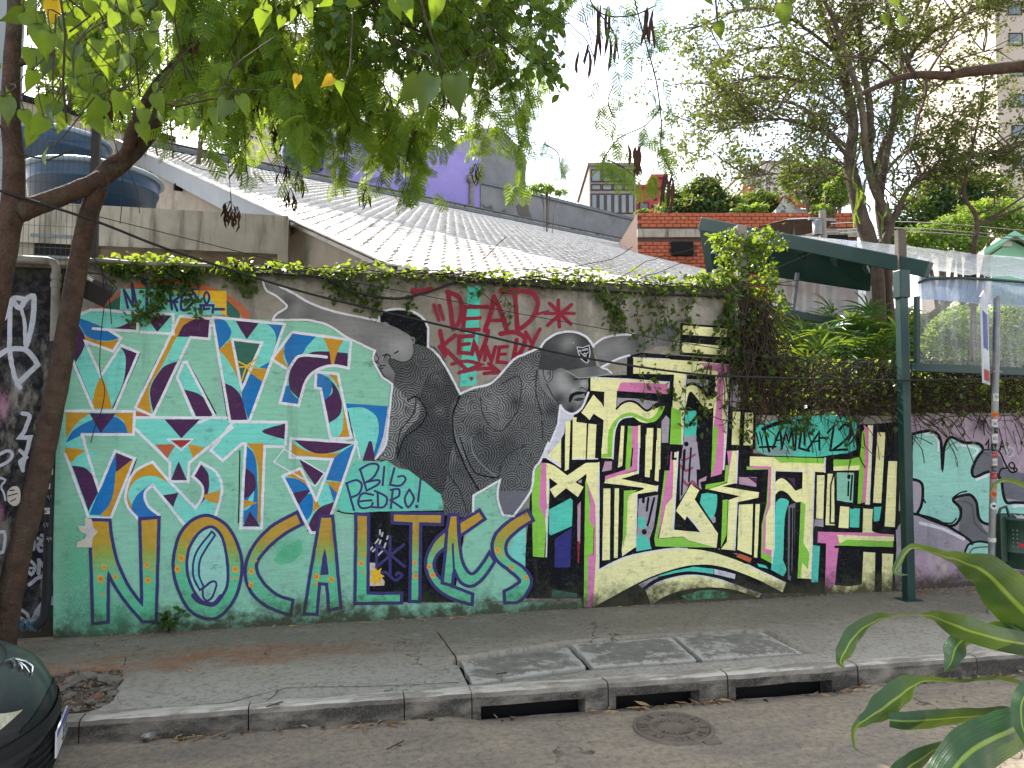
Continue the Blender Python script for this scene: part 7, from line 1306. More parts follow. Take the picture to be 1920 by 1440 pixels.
for P in ([(425, 250, 6.6), (430, 330, 6.6), (435, 400, 6.6)], [(300, 240, 6.8), (340, 300, 6.7), (420, 320, 6.7), (470, 260, 6.6)], [(500, 200, 6.6), (520, 300, 6.6), (545, 380, 6.6)], [(460, 200, 6.6), (500, 290, 6.6), (540, 370, 6.6), (560, 400, 6.6)], [(210, 250, 6.6), (230, 330, 6.6), (225, 420, 6.7)], [(190, 300, 6.6), (205, 350, 6.6), (185, 400, 6.6), (180, 450, 6.6)], [(240, 320, 6.6), (255, 350, 6.6), (262, 400, 6.6)]): mb.tube([TR(p) for p in smoothp(pxpath(P))], .004, 4, cap=False)
mb.obj('hanging_twigs', M_twig, tree, kind='stuff')
# ---- broad heart leaves at upper left: a climber on the left trunk, close to the camera
clim = thing('heart_leaf_climber', 'climber with large drooping heart-shaped yellow-green leaves at the upper left', 'climbing plant', (tb.x, 5.2, ZS+3.4))
def heart_mesh(name, mat, seed):
    q = random.Random(seed); mb = MB(); n = 9; prof = [(.0, 0), (.22, -.02), (.35, .09), (.40, .26), (.38, .44), (.30, .62), (.18, .82), (.07, 1.0), (0, 1.2)]; prof[0] = (0, .04); cv = q.uniform(.2, .5); tw_ = q.uniform(-.3, .3); P = []
    for x, y in prof:
        row = []
        for j in (-1, -.5, 0, .5, 1):
            X = x*j; Z = .34*abs(X) - cv*y*y*.7 + tw_*X*y + .035*math.sin(y*9+j*3+seed); row.append((X, y, Z))
        P.append(row)
    mb.grid(P); mb.tube([(0, .04, 0), (0, -.2, .08), (0, -.4, .2)], .012, 4, cap=False); return mb.mesh(name, mat)
HM = [heart_mesh('leaf', m_, i) for i, m_ in enumerate((ML_broad, ML_broad, ML_broad, ML_broad, ML_dark, ML_yel))]
def put_leaf(px, py, sz, D, mi, q, parent=clim, ang=None, face=None):
    c = atD(px, py, D); L = sz/F*D; ang = q.gauss(0, .45) if ang is None else ang; fc = q.gauss(0, .5) if face is None else face
    y = Vector((math.sin(ang)*.9, q.uniform(-.3, .3), -math.cos(ang))).normalized(); nn = (CAMP - c).normalized(); nn = Matrix.Rotation(fc, 3, 'Z') @ nn; x = y.cross(nn).normalized(); z = x.cross(y)
    o = mk('leaf', HM[mi], parent); o.matrix_local = Matrix.Translation(c - parent.location) @ Matrix((x*L, y*L, z*L)).transposed().to_4x4(); return c, L
q = random.Random(8); heads = []
big = [(187, 72, 68, 0), (228, 100, 58, 1), (192, 185, 52, 2), (240, 65, 40, 3), (222, 170, 44, 0), (70, 45, 60, 1), (95, 60, 45, 2), (145, 82, 42, 4), (95, 105, 42, 4), (85, 178, 42, 3), (100, 195, 44, 4), (45, 205, 34, 0), (138, 145, 28, 1), (155, 168, 30, 2), (100, 0, 42, 5), (285, 60, 38, 0), (215, 20, 36, 1), (252, 20, 34, 2), (290, 20, 30, 3), (320, -10, 36, 0), (120, 210, 38, 0), (82, 218, 46, 1), (60, 240, 36, 2), (110, 190, 30, 4), (90, 280, 34, 0), (5, 180, 50, 4), (0, 120, 22, 0), (12, 165, 30, 1), (300, 200, 40, 0), (330, 205, 30, 1), (345, 215, 28, 2), (370, 222, 28, 0), (405, 200, 40, 3), (425, 185, 44, 4), (448, 178, 40, 0), (402, 235, 30, 1), (250, 185, 26, 1), (262, 195, 22, 5), (60, 90, 44, 3), (115, 60, 40, 0), (60, 130, 44, 2), (45, 20, 50, 3), (135, 20, 40, 2), (160, 30, 38, 1), (190, 0, 36, 0), (70, -20, 44, 1), (560, 140, 24, 5), (625, 145, 28, 5), (638, 150, 26, 2), (575, 5, 36, 0), (530, 30, 24, 1), (620, -5, 30, 2), (548, 15, 26, 3)]
big += [(785, 140, 62, 4), (815, 140, 78, 4), (855, 138, 72, 4), (1345, 40, 32, 4), (1468, 5, 44, 4), (1402, -15, 36, 4), (1325, -12, 24, 4), (1660, 25, 26, 4), (1690, 28, 24, 4), (1670, -10, 30, 4)]
for x, y, s_, m_ in big:
    D = q.uniform(3.0, 3.9); c, L = put_leaf(x, y, s_*.95, D, m_, q); heads.append(c)
for k in range(120):
    x, y = q.choice([(q.uniform(20, 330), q.uniform(-220, 60)), (q.uniform(30, 300), q.uniform(-40, 230)), (q.uniform(480, 1000), q.uniform(-160, 20))]); D = q.uniform(3.2, 4.8)
    if 30 < x < 100 and 125 < y < 230: continue
    c, L = put_leaf(x, y, q.uniform(26, 44), D, q.choice([0, 1, 2, 3, 0, 1, 4]), q); heads.append(c)
mb = MB()
for c in heads[:len(big)+70]:
    a_ = c + Vector((q.uniform(-.06, .06), q.uniform(0, .1), q.uniform(.05, .14))); mb.tube([a - clim.location for a in smoothp([c + Vector((0,0,.0)), a_, a_ + Vector((q.uniform(-.2, .2), q.uniform(-.1, .3), q.uniform(.08, .3)))], 3)], .003, 4, cap=False)
for P in ([(-20, 210, 3.6), (40, 290, 3.7), (90, 300, 3.8), (140, 280, 3.9)], [(60, -200, 3.4), (110, -30, 3.4), (122, 60, 3.4), (118, 160, 3.4), (125, 230, 3.5)], [(240, -150, 3.5), (180, 10, 3.5), (205, 60, 3.5), (255, 110, 3.6), (262, 180, 3.7), (330, 200, 3.8), (400, 185, 3.8), (450, 190, 3.8)], [(130, 0, 3.3), (170, 30, 3.4), (130, 60, 3.4)], [(300, -100, 3.5), (330, 50, 3.6), (350, 150, 3.8)], [(760, -120, 3.4), (800, 40, 3.4), (835, 138, 3.4)], [(1330, -160, 3.6), (1345, 40, 3.6)], [(1480, -150, 3.6), (1470, 0, 3.6)], [(1700, -160, 3.6), (1660, 20, 3.6)]):
    mb.tube([atD(*p) - clim.location for p in P], .005, 5, cap=False)
mb.obj('stems', M_twig, clim, kind='stuff')
# ---- round leaved branches over the middle
rt = thing('round_leaf_branch', 'overhanging branch dense with small rounded green leaves above the purple house', 'branch', atD(800, -100, 5.5)); q = random.Random(31); RP = []; tw = MB(); RPOLY = [(600, -260), (1120, -260), (1070, -40), (1040, 60), (1062, 130), (1055, 160), (1000, 165), (980, 120), (930, 185), (880, 175), (820, 130), (740, 120), (650, 100), (600, 40)]
cnt = 0
while cnt < 190:
    x, y = q.uniform(600, 1070), q.uniform(-260, 130)
    if not inpoly(x, y, RPOLY): continue
    p = atD(x, y, q.uniform(4.8, 6.4)); pts = walk(p, (q.uniform(-.2, 1), q.uniform(-.6, .6), q.uniform(-.8, .1)), q.uniform(.3, .6), 8, .12, .2, q); cnt += 1
    tw.tube([a - rt.location for a in pts], .004, 3, cap=False)
    for a in pts:
        d = (a-CAMP).dot(AX); X_, Y_ = 960+F*(a-CAMP).dot(RX)/d, 790-F*(a.z-2)/d
        if inpoly(X_, Y_, RPOLY):
            for _ in range(2): RP.append(tuple(a - rt.location + Vector((q.gauss(0, .03), q.gauss(0, .03), q.gauss(0, .02)))))
for P in ([(560, -200, 5.6), (700, -60, 5.5), (840, 10, 5.4), (930, 60, 5.4), (1000, 120, 5.5)], [(840, 10, 5.4), (860, 70, 5.4), (890, 120, 5.4)], [(640, -100, 5.6), (720, 30, 5.5), (790, 60, 5.5), (850, 150, 5.5)]): tw.tube([atD(*p) - rt.location for p in P], [.016, .013, .01, .007, .005][:len(P)], 6, cap=False)
tw.obj('twigs', M_twig, rt, kind='stuff'); scatter('foliage', T_leaf, np.array(RP), NPR.uniform(.055, .095, len(RP)), ML_round, rt, droop=.5, kind='stuff')
# ---- thin hanging twigs with long pods in the sky gap
hg = thing('hanging_pod_twigs', 'sparse feathery twigs with long dark pods hanging in the sky gap', 'branch', atD(1200, -60, 5.2)); q = random.Random(17); tw = MB(); pd = MB(); fe = []
for P in ([(1080, -60, 5.0), (1120, 20, 5.0), (1180, 30, 5.0), (1230, 10, 5.1)], [(1190, 0, 5.2), (1205, 60, 5.2), (1230, 150, 5.2), (1240, 230, 5.2), (1240, 280, 5.2), (1262, 330, 5.2)], [(1110, 10, 5.0), (1150, 60, 5.0), (1160, 110, 5.0)], [(1240, 200, 5.2), (1210, 235, 5.2), (1160, 260, 5.2), (1130, 300, 5.2)], [(1140, 300, 5.2), (1165, 312, 5.2), (1190, 330, 5.2)], [(1020, 270, 5.4), (1045, 285, 5.4), (1050, 310, 5.4)], [(1150, 160, 5.1), (1140, 190, 5.1), (1150, 220, 5.1)]):
    W3 = smoothp([atD(*p) for p in P], 5); tw.tube([a - hg.location for a in W3], .005, 4, cap=False)
    for a in W3:
        for _ in range(1 if a.z > atD(1200, 290, 5.2).z else 2): fe.append(tuple(a - hg.location + Vector((q.gauss(0, .06), q.gauss(0, .06), q.gauss(-.02, .06)))))
scatter('foliage', T_fea, np.array(fe), NPR.uniform(.08, .15, len(fe)), ML_feather, hg, droop=.8, kind='stuff')
for x, y, n_, l in ((1135, 35, 5, 85), (1142, 90, 2, 60), (1092, 110, 3, 50), (1215, 40, 5, 60), (1205, 300, 4, 45), (1190, 290, 5, 50), (1260, 350, 4, 50), (1248, 350, 3, 60)):
    for k in range(n_):
        c = atD(x + q.uniform(-14, 14), y - 20 + q.uniform(-8, 8), 5.1); d = Vector((q.uniform(-.12, .12), 0, -1)); L = l*5.1/F*q.uniform(.8, 1.3); xx = RX*.011; P = [[c+d*L*i/5-xx*w_+RX*.01*math.sin(i*.8+k)-hg.location, c+d*L*i/5+AX*.004-hg.location+RX*.01*math.sin(i*.8+k), c+d*L*i/5+xx*w_+RX*.01*math.sin(i*.8+k)-hg.location] for i, w_ in enumerate((.3, .8, 1, .9, 1, .2))]; pd.grid(P)
pd.obj('pods', M_pod, hg, kind='stuff'); tw.obj('twigs', M_twig, hg, kind='stuff')
# ---- dark limb entering at upper right
lm = thing('overhanging_limb', 'dark bare limb reaching in from the right edge before the big tree', 'branch', atD(1960, 120, 6.5)); mb = MB()
def LB(P, r0, r1, sd=0): limb(mb, [atD(*p) - lm.location for p in P], r0, r1, 9, sd, .14)
LB([(2300, 60, 6.8), (2050, 110, 6.6), (1920, 124, 6.5), (1860, 130, 6.5), (1805, 136, 6.5), (1780, 142, 6.5), (1730, 140, 6.5), (1690, 145, 6.5), (1655, 158, 6.5), (1615, 176, 6.5)], .062, .02, 1)
LB([(1712, 140, 6.5), (1702, 120, 6.5), (1698, 112, 6.4)], .03, .006, 2); LB([(1792, 138, 6.5), (1780, 126, 6.4), (1762, 125, 6.3)], .014, .006, 3); LB([(1735, 145, 6.5), (1736, 175, 6.5), (1722, 220, 6.5), (1705, 280, 6.5), (1660, 340, 6.6)], .014, .005, 4); LB([(1780, 145, 6.5), (1740, 178, 6.5), (1715, 190, 6.5)], .01, .003, 5)
LB([(1680, 145, 6.5), (1650, 115, 6.5), (1600, 106, 6.5), (1570, 105, 6.5)], .014, .006, 6); LB([(1740, 138, 6.5), (1770, 90, 6.6), (1812, 30, 6.8), (1830, -20, 6.9)], .012, .006, 7); LB([(1700, 120, 6.4), (1790, 70, 6.6), (1850, 40, 6.8)], .008, .004, 8)
mb.obj('bare_limb', M_bark, lm)
mb = MB(); t0_ = atD(2300, 60, 6.8); g0 = Vector((t0_.x+.15, t0_.y, .1)); limb(mb, [g0 - lm.location, Vector((t0_.x+.05, t0_.y+.05, 2.4)) - lm.location, t0_ + Vector((.06, 0, -.4)) - lm.location, t0_ + Vector((0, 0, .1)) - lm.location, t0_ + Vector((.4, .1, 1.6)) - lm.location], .2, .1, 12, 9); mb.obj('trunk', M_bark, lm)
# ---- big many stemmed tree behind the pergola
DT = 13.0; bt0 = atD(1650, 700, DT); btree = thing('multi_stem_tree', 'tall many-stemmed tree with peeling bark rising through the pergola, airy olive crown', 'tree', (bt0.x, bt0.y, 0)); q = random.Random(12)
def BT(v): return Vector(v) - btree.location
gx = lambda x, d=0: x
stems = [([(1640, 860, 0), (1640, 700, 0), (1642, 600, 0), (1640, 520, 0), (1632, 460, 0), (1612, 400, 0), (1600, 340, 0), (1592, 300, 0), (1600, 240, .2), (1592, 180, .4), (1570, 100, .5), (1540, 20, .6), (1510, -80, .7), (1480, -200, .8)], .24, .04), ([(1672, 620, .1), (1664, 560, .1), (1662, 480, .1), (1650, 400, .1), (1648, 350, .1), (1630, 300, .1), (1632, 220, .1), (1622, 140, .1), (1610, 50, 0), (1590, -60, -.1), (1570, -180, -.2)], .13, .04),
 ([(1650, 470, 0), (1668, 420, 0), (1642, 360, -.2), (1625, 300, -.2), (1618, 220, -.3), (1606, 160, -.4), (1580, 90, -.5), (1560, 30, -.6), (1500, -80, -.8)], .11, .035), ([(1662, 460, .1), (1650, 380, .2), (1660, 300, .3), (1672, 240, .4), (1680, 170, .5), (1690, 100, .6), (1665, 20, .7), (1650, -100, .8)], .10, .035),
 ([(1664, 430, 0), (1680, 400, -.1), (1700, 360, -.2), (1730, 330, -.4), (1770, 310, -.6), (1830, 290, -.8), (1900, 280, -1)], .07, .02), ([(1640, 330, 0), (1660, 260, .3), (1685, 220, .6), (1700, 130, .8), (1720, 60, 1.0), (1760, -40, 1.2)], .07, .03), ([(1606, 320, 0), (1570, 270, -.2), (1530, 240, -.4), (1480, 225, -.6), (1420, 225, -.8), (1360, 245, -1)], .05, .012), ([(1600, 290, 0), (1560, 250, .2), (1510, 205, .4), (1460, 190, .6), (1400, 200, .8), (1330, 235, 1)], .05, .012),
 ([(1594, 170, .3), (1560, 130, .5), (1500, 95, .8), (1430, 90, 1), (1350, 120, 1.2)], .045, .012), ([(1580, 110, .4), (1520, 60, .2), (1450, 20, 0), (1380, 20, -.2), (1310, 50, -.4)], .045, .012), ([(1600, 240, .2), (1560, 190, -.2), (1490, 150, -.6), (1420, 145, -.9), (1360, 170, -1.2)], .04, .012), ([(1655, 330, .2), (1690, 290, .6), (1730, 270, 1), (1800, 230, 1.4)], .045, .015), ([(1680, 200, .5), (1730, 160, .9), (1800, 110, 1.3), (1880, 90, 1.6)], .045, .012), ([(1690, 120, .6), (1750, 60, .4), (1830, 20, .2), (1900, 0, 0)], .04, .012), ([(1600, 345, 0), (1575, 330, -.3), (1540, 325, -.5), (1480, 325, -.7), (1400, 330, -.9)], .02, .006)]
SP = []
for i, (P, r0, r1) in enumerate(stems):
    mb = MB(); W3 = [BT(atD(x, y, DT + dz)) for x, y, dz in P]; out = limb(mb, W3, r0*.78, r1*.8, 9 if r0 > .06 else 6, i, .15); mb.obj('trunk' if i < 4 else 'limb', M_barkg, btree)
    SP += [(p, (out[min(j+1, len(out)-1)]-out[max(j-1, 0)]).normalized()) for j, p in enumerate(out) if j > (24 if i < 4 else 3)]
tw = MB(); LP = []
def lsc(p):
    P3 = p + btree.location; d = (P3-CAMP).dot(AX); return 960+F*(P3-CAMP).dot(RX)/d, 790-F*(P3.z-2)/d
for k in range(430):
    p, t_ = q.choice(SP); a = q.uniform(0, 2*math.pi); d = (t_*.6 + Vector((math.cos(a), math.sin(a), q.uniform(-.1, .7)))).normalized(); L = q.uniform(.7, 1.7); pts = walk(p, d, L, 8, .03, .16, q); tw.tube(pts, [.014-.0014*i for i in range(9)], 4, cap=False)
    for m_ in range(5):
        b = pts[q.randint(2, 8)]; d2 = (d + Vector((q.gauss(0, .8), q.gauss(0, .8), q.gauss(0, .6)))).normalized(); p2 = walk(b, d2, q.uniform(.25, .7), 5, .05, .22, q); tw.tube(p2, .0035, 3, cap=False)
        X_, Y_ = lsc(p2[-1]); dens = 1.6 if X_ > 1690 else (.85 if Y_ < 330 else .4)
        if 1560 < X_ < 1700 and 180 < Y_: dens = .12
        if MN.noise(Vector((X_*.012, Y_*.012, 2))) < -.1: dens *= .45
        for c_ in p2[1:]:
            for _ in range(6 if q.random() < .8 else 2):
                if q.random() < dens: LP.append(tuple(c_ + Vector((q.gauss(0, .05), q.gauss(0, .05), q.gauss(0, .05)))))
print('big tree leaves', len(LP)); tw.obj('twigs', M_barkg, btree, kind='stuff'); scatter('crown', T_dia, np.array(LP), NPR.uniform(.055, .095, len(LP)), ML_back, btree, droop=.35, kind='stuff')
mb = MB()   # strap leaves of a creeper hanging in the stems
for k in range(26):
    c = BT(atD(q.uniform(1590, 1690), q.uniform(210, 400), DT-.3)); P = []; d = Vector((q.uniform(-.4, .4), q.uniform(-.3, .3), -1 if q.random() < .5 else .8)); L = q.uniform(.3, .7)
    for i in range(7): cc = c + d*L*i/6 + Vector((.05*math.sin(i), 0, -.05*i*i/12)); w_ = .022*(1-abs(i/6-.4)); P.append([cc - RX*w_, cc + RX*w_])
    mb.grid(P)
mb.obj('strap_leaves', ML_vine, btree, kind='stuff')
# ---- shell-crowned trees farther away
def far_tree(name, label, px, pyb, D, blobs, mat, n, ls, trunk=.2, group=None, mats=None):
    c = atD(px, pyb, D); t_ = thing(name, label, 'tree', (c.x, c.y, -.12), group); pos = []; s = D/F
    tot = sum(b[2]*b[3] for b in blobs)
    for (bx, by, rx, ry, *dz) in blobs:
        cc = atD(bx, by, D + (dz[0] if dz else 0)); k = int(n*rx*ry/tot); v = NPR.normal(size=(k, 3)); v /= np.linalg.norm(v, axis=1, keepdims=True); r = NPR.uniform(.35, 1.0, (k, 1))**.5
        ph = NPR.uniform(0, 99); lump = 1 + .25*np.sin(v[:, :1]*5+ph)*np.sin(v[:, 1:2]*6+ph*2)*np.sin(v[:, 2:]*5+ph*3) + NPR.normal(0, .04, (k, 1)); P = v*r*lump*np.array([rx*s, rx*s*.8, ry*s]) + np.array([cc.x, cc.y, cc.z]); pos.append(P)
    P = np.concatenate(pos) - np.array([c.x, c.y, -.12]); P = P[P[:, 2] > .3]
    mb = MB(); top = np.array(P).mean(axis=0); mb.tube([(0,0,0), (top[0]*.3, top[1]*.3, top[2]*.5), (top[0], top[1], top[2])], [trunk, trunk*.8, trunk*.4], 7)
    qq = random.Random(int(px))
    for k in range(7): e = P[qq.randrange(len(P))]; mb.tube([(top[0]*.3, top[1]*.3, top[2]*.5), ((top[0]+e[0])/2, (top[1]+e[1])/2, (top[2]*.8+e[2]*.7)/1.6), tuple(e)], [trunk*.5, trunk*.3, .02], 5)
    mb.obj('trunk', M_barkg, t_); scatter('crown', T_dia, P, NPR.uniform(.7, 1.3, len(P))*ls, mats or mat, t_, droop=.3, kind='stuff'); return t_
far_tree('round_tree', 'dark round dense tree above the brick wall beside the red block', 1315, 420, 36, [(1318, 372, 52, 34), (1265, 380, 28, 24), (1365, 385, 35, 22), (1300, 392, 70, 20), (1320, 350, 30, 20)], ML_fard, 9000, .20)
far_tree('olive_tree', 'olive toned tree in front of the white apartment block', 1415, 420, 40, [(1420, 378, 45, 20), (1395, 388, 30, 16), (1445, 385, 28, 18)], ML_far, 4200, .2)
far_tree('banana_clump', 'bright pale green clump just over the brick wall top', 1400, 420, 34, [(1402, 395, 26, 9), (1420, 392, 14, 8)], ML_farl, 700, .3, .05)
far_tree('weeping_tree', 'grey-green weeping tree left of the many-stemmed trunk', 1520, 430, 34, [(1505, 340, 34, 36), (1550, 330, 36, 40), (1580, 350, 36, 34), (1540, 365, 50, 20)], ML_far, 6500, .17, mats=ML_far)
far_tree('lemon_green_tree', 'yellow-green tree between the cottage roof and the many-stemmed trunk', 1560, 450, 26, [(1480, 335, 20, 22), (1570, 360, 26, 28), (1590, 330, 20, 22), (1540, 395, 22, 12)], ML_farl, 3600, .13)
far_tree('broad_tree', 'broad deep green tree right of the many-stemmed trunk behind the power lines', 1760, 520, 32, [(1720, 405, 60, 44), (1790, 400, 60, 50), (1700, 450, 50, 40), (1770, 350, 50, 40), (1840, 370, 60, 50)], ML_fard, 12000, .2)
far_tree('layered_tree', 'pale layered tree in front of the deep green one beside the mint house', 1800, 560, 24, [(1730, 440, 50, 18), (1800, 420, 60, 18), (1860, 395, 60, 20), (1780, 460, 70, 18), (1900, 420, 50, 22), (1830, 445, 30, 14)], ML_farl, 9000, .13)
far_tree('garden_tree', 'yellow-green garden tree seen through the clear plastic window', 1850, 760, 15, [(1800, 610, 60, 40), (1880, 620, 60, 50), (1940, 590, 60, 60), (1850, 660, 90, 40), (1760, 640, 40, 30)], ML_farl, 11000, .09)
far_tree('grey_green_tree', 'hazy grey-green tree above the blue tank behind the roof ridge', 570, 330, 34, [(560, 230, 50, 45), (610, 210, 40, 40), (540, 270, 40, 30), (640, 240, 30, 40)], ML_far, 7000, .17)
far_tree('distant_tree', 'thin distant tree at far left against the white sky', 110, 260, 30, [(100, 150, 40, 30), (130, 185, 35, 20), (160, 150, 40, 40)], ML_fard, 2200, .16)
far_tree('back_tree', 'bright fine-leaved tree behind the left fence and ridge', 330, 330, 18, [(180, 110, 90, 60), (300, 150, 90, 80), (420, 200, 90, 70), (520, 140, 90, 70), (230, 210, 60, 40), (640, 150, 80, 60)], ML_far, 15000, .12, .07)
far_tree('shrub', 'small shrub at the foot of the red block', 1208, 420, 45, [(1206, 398, 14, 6)], ML_far, 300, .2, .04)
far_tree('shrub', 'low bush showing over the brown felt roof edge', 1020, 360, 26, [(1015, 352, 26, 8), (1050, 360, 14, 6)], ML_farl, 500, .14, .03)
far_tree('hedge', 'deep green hedge filling the garden behind the pergola', 1700, 800, 17, [(1400, 700, 60, 60, 1), (1480, 690, 60, 60), (1560, 700, 60, 60), (1640, 690, 60, 70), (1720, 680, 60, 70), (1800, 690, 70, 70), (1900, 690, 80, 70), (1700, 620, 40, 50)], ML_fard, 16000, .12)
gwl = atD(1640, 600, 19); t_ = thing('garden_house', 'pale garden house wall seen between the trunks and the green post', 'house', (gwl.x, gwl.y, 0)); mb = MB(); mb.obox(-RX*2.5, RX*9, AX*2, (0,0,gwl.z)); mb.obj('wall', M_wht, t_); mb = MB(); mb.obox(-RX*2.7 - AX*.3 + Vector((0,0,gwl.z)), RX*9.4, AX*2.5, (0,0,.12)); mb.obj('roof', M_terra, t_)
# bare twisting tree at the right behind the roof film
t3 = atD(1640+60, 480, 12); sm = thing('small_bare_tree', 'thin dark twisting tree rising over the film roof near the mint house', 'tree', (atD(1825, 480, 12).x, atD(1825, 480, 12).y, 0)); mb = MB()
for P, r0, r1 in (([(1825, 800, 12), (1825, 600, 12), (1826, 470, 12), (1832, 430, 12), (1828, 400, 12), (1808, 370, 12), (1812, 330, 12), (1822, 280, 12), (1840, 200, 12), (1848, 150, 12)], .05, .012), ([(1830, 420, 12), (1855, 415, 12), (1890, 400, 12), (1960, 370, 12)], .03, .015), ([(1826, 402, 12), (1850, 395, 12), (1865, 385, 12), (1862, 360, 12)], .02, .008), ([(1855, 412, 12), (1880, 395, 12), (1925, 365, 12)], .03, .012)): limb(mb, [atD(*p) - sm.location for p in P], r0, r1, 7, 1, .2)
mb.obj('trunk', M_bark, sm)
# ---- rhapis palms behind the low wall
q = random.Random(44)
def palm(label, px, py, Y, n, size):
    c = atY(px, py+90, Y); t_ = thing('fan_palm', label, 'palm', c, 'fan palms behind the twig fence'); c = atY(px, py, Y); t_.location = c; st = MB(); st.tube([(0,0,-1.2), (0,0,.1)], .03, 6); st.obj('stem', M_barkg, t_); mb = MB()
    for k in range(n):
        a = q.uniform(0, 2*math.pi); el = q.uniform(.2, 1.3); d = Vector((math.cos(a)*math.cos(el), math.sin(a)*math.cos(el), math.sin(el))); h = Vector((0, 0, q.uniform(-.5, .15))) ; tip = h + d*q.uniform(.2, .5); mb.tube([h, tip], .004, 3, cap=False); s1 = d.cross(Vector((0,0,1))).normalized(); s2 = s1.cross(d)
        for f_ in range(9):
            b = (f_-4)*.33; dd = (d*math.cos(b) + s1*math.sin(b) + s2*q.uniform(-.15, .15)).normalized(); L = size*q.uniform(.75, 1.1); sd_ = dd.cross(s2).normalized()*.017; P = []
            for i in range(5): u_ = i/4; cc = tip + dd*L*u_ + Vector((0,0,-.35*L*u_*u_)); w_ = (.5+1.2*u_)*(1-u_)**.6+.08; P.append([cc - sd_*w_, cc + s2*.004, cc + sd_*w_])
            mb.grid(P)
    mb.obj('fronds', ML_palm, t_, kind='stuff')
palm('left fan palm with upright spiky fronds beside the timber shed', 1530, 660, 8.3, 24, .46); palm('middle fan palm, the tallest fronds against the pale sheet', 1585, 650, 8.5, 26, .5); palm('right fan palm with glossy drooping fronds by the tree trunk', 1645, 660, 8.2, 24, .44); palm('small fan palm close to the grey timber post', 1668, 670, 7.9, 16, .34)
# ---- dry twigs matted in the fence
q = random.Random(55); dt = thing('dry_creeper', 'tangle of dry brown creeper stems covering the wire fence', 'climbing plant', (wx(1560, 730), YW+.05, ZLOW)); mb = MB(); LPp = []
for k in range(950):
    x = wx(1385, 730) + (wx(1980, 730)-wx(1385, 730))*q.random()**1.0
    if 1.0 < 0: pass
    z = q.uniform(0, zf*1.02); p = Vector((x, YW + q.uniform(-.10, .22), ZLOW + z)); pts = walk(p, (q.uniform(-1, 1), q.uniform(-.25, .25), q.uniform(-.8, .8)), q.uniform(.25, .9), 7, .03, .30, q)
    pts = [Vector((a.x, max(YW-.22, min(YW+.3, a.y)), max(ZLOW-.05 if a.y > YW-.02 else ZLOW-.45, min(ZLOW+zf+.08, a.z)))) for a in pts]; mb.tube([a - dt.location for a in pts], q.uniform(.0025, .0065), 3, cap=False)
    for a in pts[4::4]: LPp.append(tuple(a - dt.location))
for k in range(36):
    p = Vector((q.uniform(wx(1420, 780), wx(1960, 780)), YW-.03, ZLOW + .05)); pts = walk(p, (q.uniform(-1, 1), -.1, .1), q.uniform(.5, 1.1), 12, .16, .2, q); pts = [Vector((a.x, min(YW-.012, max(YW-.08, a.y)), a.z)) for a in pts]; mb.tube([a - dt.location for a in pts], q.uniform(.003, .006), 3, cap=False)
mb.obj('dry_stems', M_twig, dt, kind='stuff'); scatter('sparse_leaves', T_leaf, np.array(LPp), NPR.uniform(.05, .09, len(LPp)), ML_vine, dt, droop=.4, kind='stuff')
far_tree('garden_shrub', 'sunlit garden shrub behind the dry creeper fence', 1560, 790, 10.4, [(1520, 730, 70, 40), (1610, 740, 60, 36), (1740, 735, 60, 40), (1850, 740, 70, 40)], ML_vine, 5200, .09)
# ---- leafy vine over the wall top
vn = thing('leafy_vine', 'leafy green vine trailing along the wall top and hanging over the painted arms', 'climbing plant', (wx(900, 520), YW, ZT)); q = random.Random(66); VP_ = []; st = MB()
def vadd(x, z, y, n, s=.05):
    for _ in range(n): VP_.append((x + q.gauss(0, s) - vn.location.x, y + q.gauss(0, s*.4) - vn.location.y, z + q.gauss(0, s*.6) - vn.location.z))
x = wx(190, 495)
while x < XHR:
    px = 960+F*((Vector((x, YW, ZT))-CAMP).dot(RX))/((Vector((x, YW, ZT))-CAMP).dot(AX)); k = .5 + .5*MN.noise(Vector((x*2.3, 0, 0)))
    den = (3 if px < 330 else 4)*(0.35 if MN.noise(Vector((x*3.1, 5, 0))) < -.12 and px < 1050 else 1)
    vadd(x, ZT + .03 + .04*k, YW + q.uniform(-.06, .2), int(den*(.8+k)), .045); vadd(x, ZT - .03, YW - .05, 2, .04)
    if px > 1020 and q.random() < .5: vadd(x, ZT + .12, YW + .1, 5, .05)
    x += .035
def hang(px0, py0, px1, py1, n, jit=10, w_=3):
    for k in range(n):
        a_, b_ = (px0 + q.uniform(-jit, jit), py0), (px1 + q.uniform(-jit, jit), py1 + q.uniform(-jit, jit)); P = [atY(a_[0]+(b_[0]-a_[0])*t/8 + 4*math.sin(t*1.3+k), a_[1]+(b_[1]-a_[1])*t/8, YW-.035-.03*q.random()) for t in range(9)]; st.tube([p - vn.location for p in P], .003, 3, cap=False)
        for p in P:
            for _ in range(w_): VP_.append(tuple(p - vn.location + Vector((q.gauss(0, .035), q.gauss(-.03, .02), q.gauss(0, .035)))))
hang(330, 500, 330, 545, 9, 45, 3); hang(250, 498, 245, 520, 6, 40, 3); hang(310, 515, 285, 590, 3, 10, 3); hang(300, 545, 270, 600, 2, 8, 3); hang(285, 590, 240, 592, 1, 3, 3); hang(420, 500, 450, 530, 3, 15, 3); hang(455, 505, 462, 540, 3, 10, 2)
hang(620, 512, 640, 560, 4, 14, 2); hang(650, 520, 690, 590, 4, 12, 2); hang(700, 530, 720, 575, 3, 14, 2); hang(770, 560, 775, 585, 1, 6, 2); hang(880, 535, 900, 560, 2, 20, 1); hang(950, 530, 955, 600, 2, 6, 1)
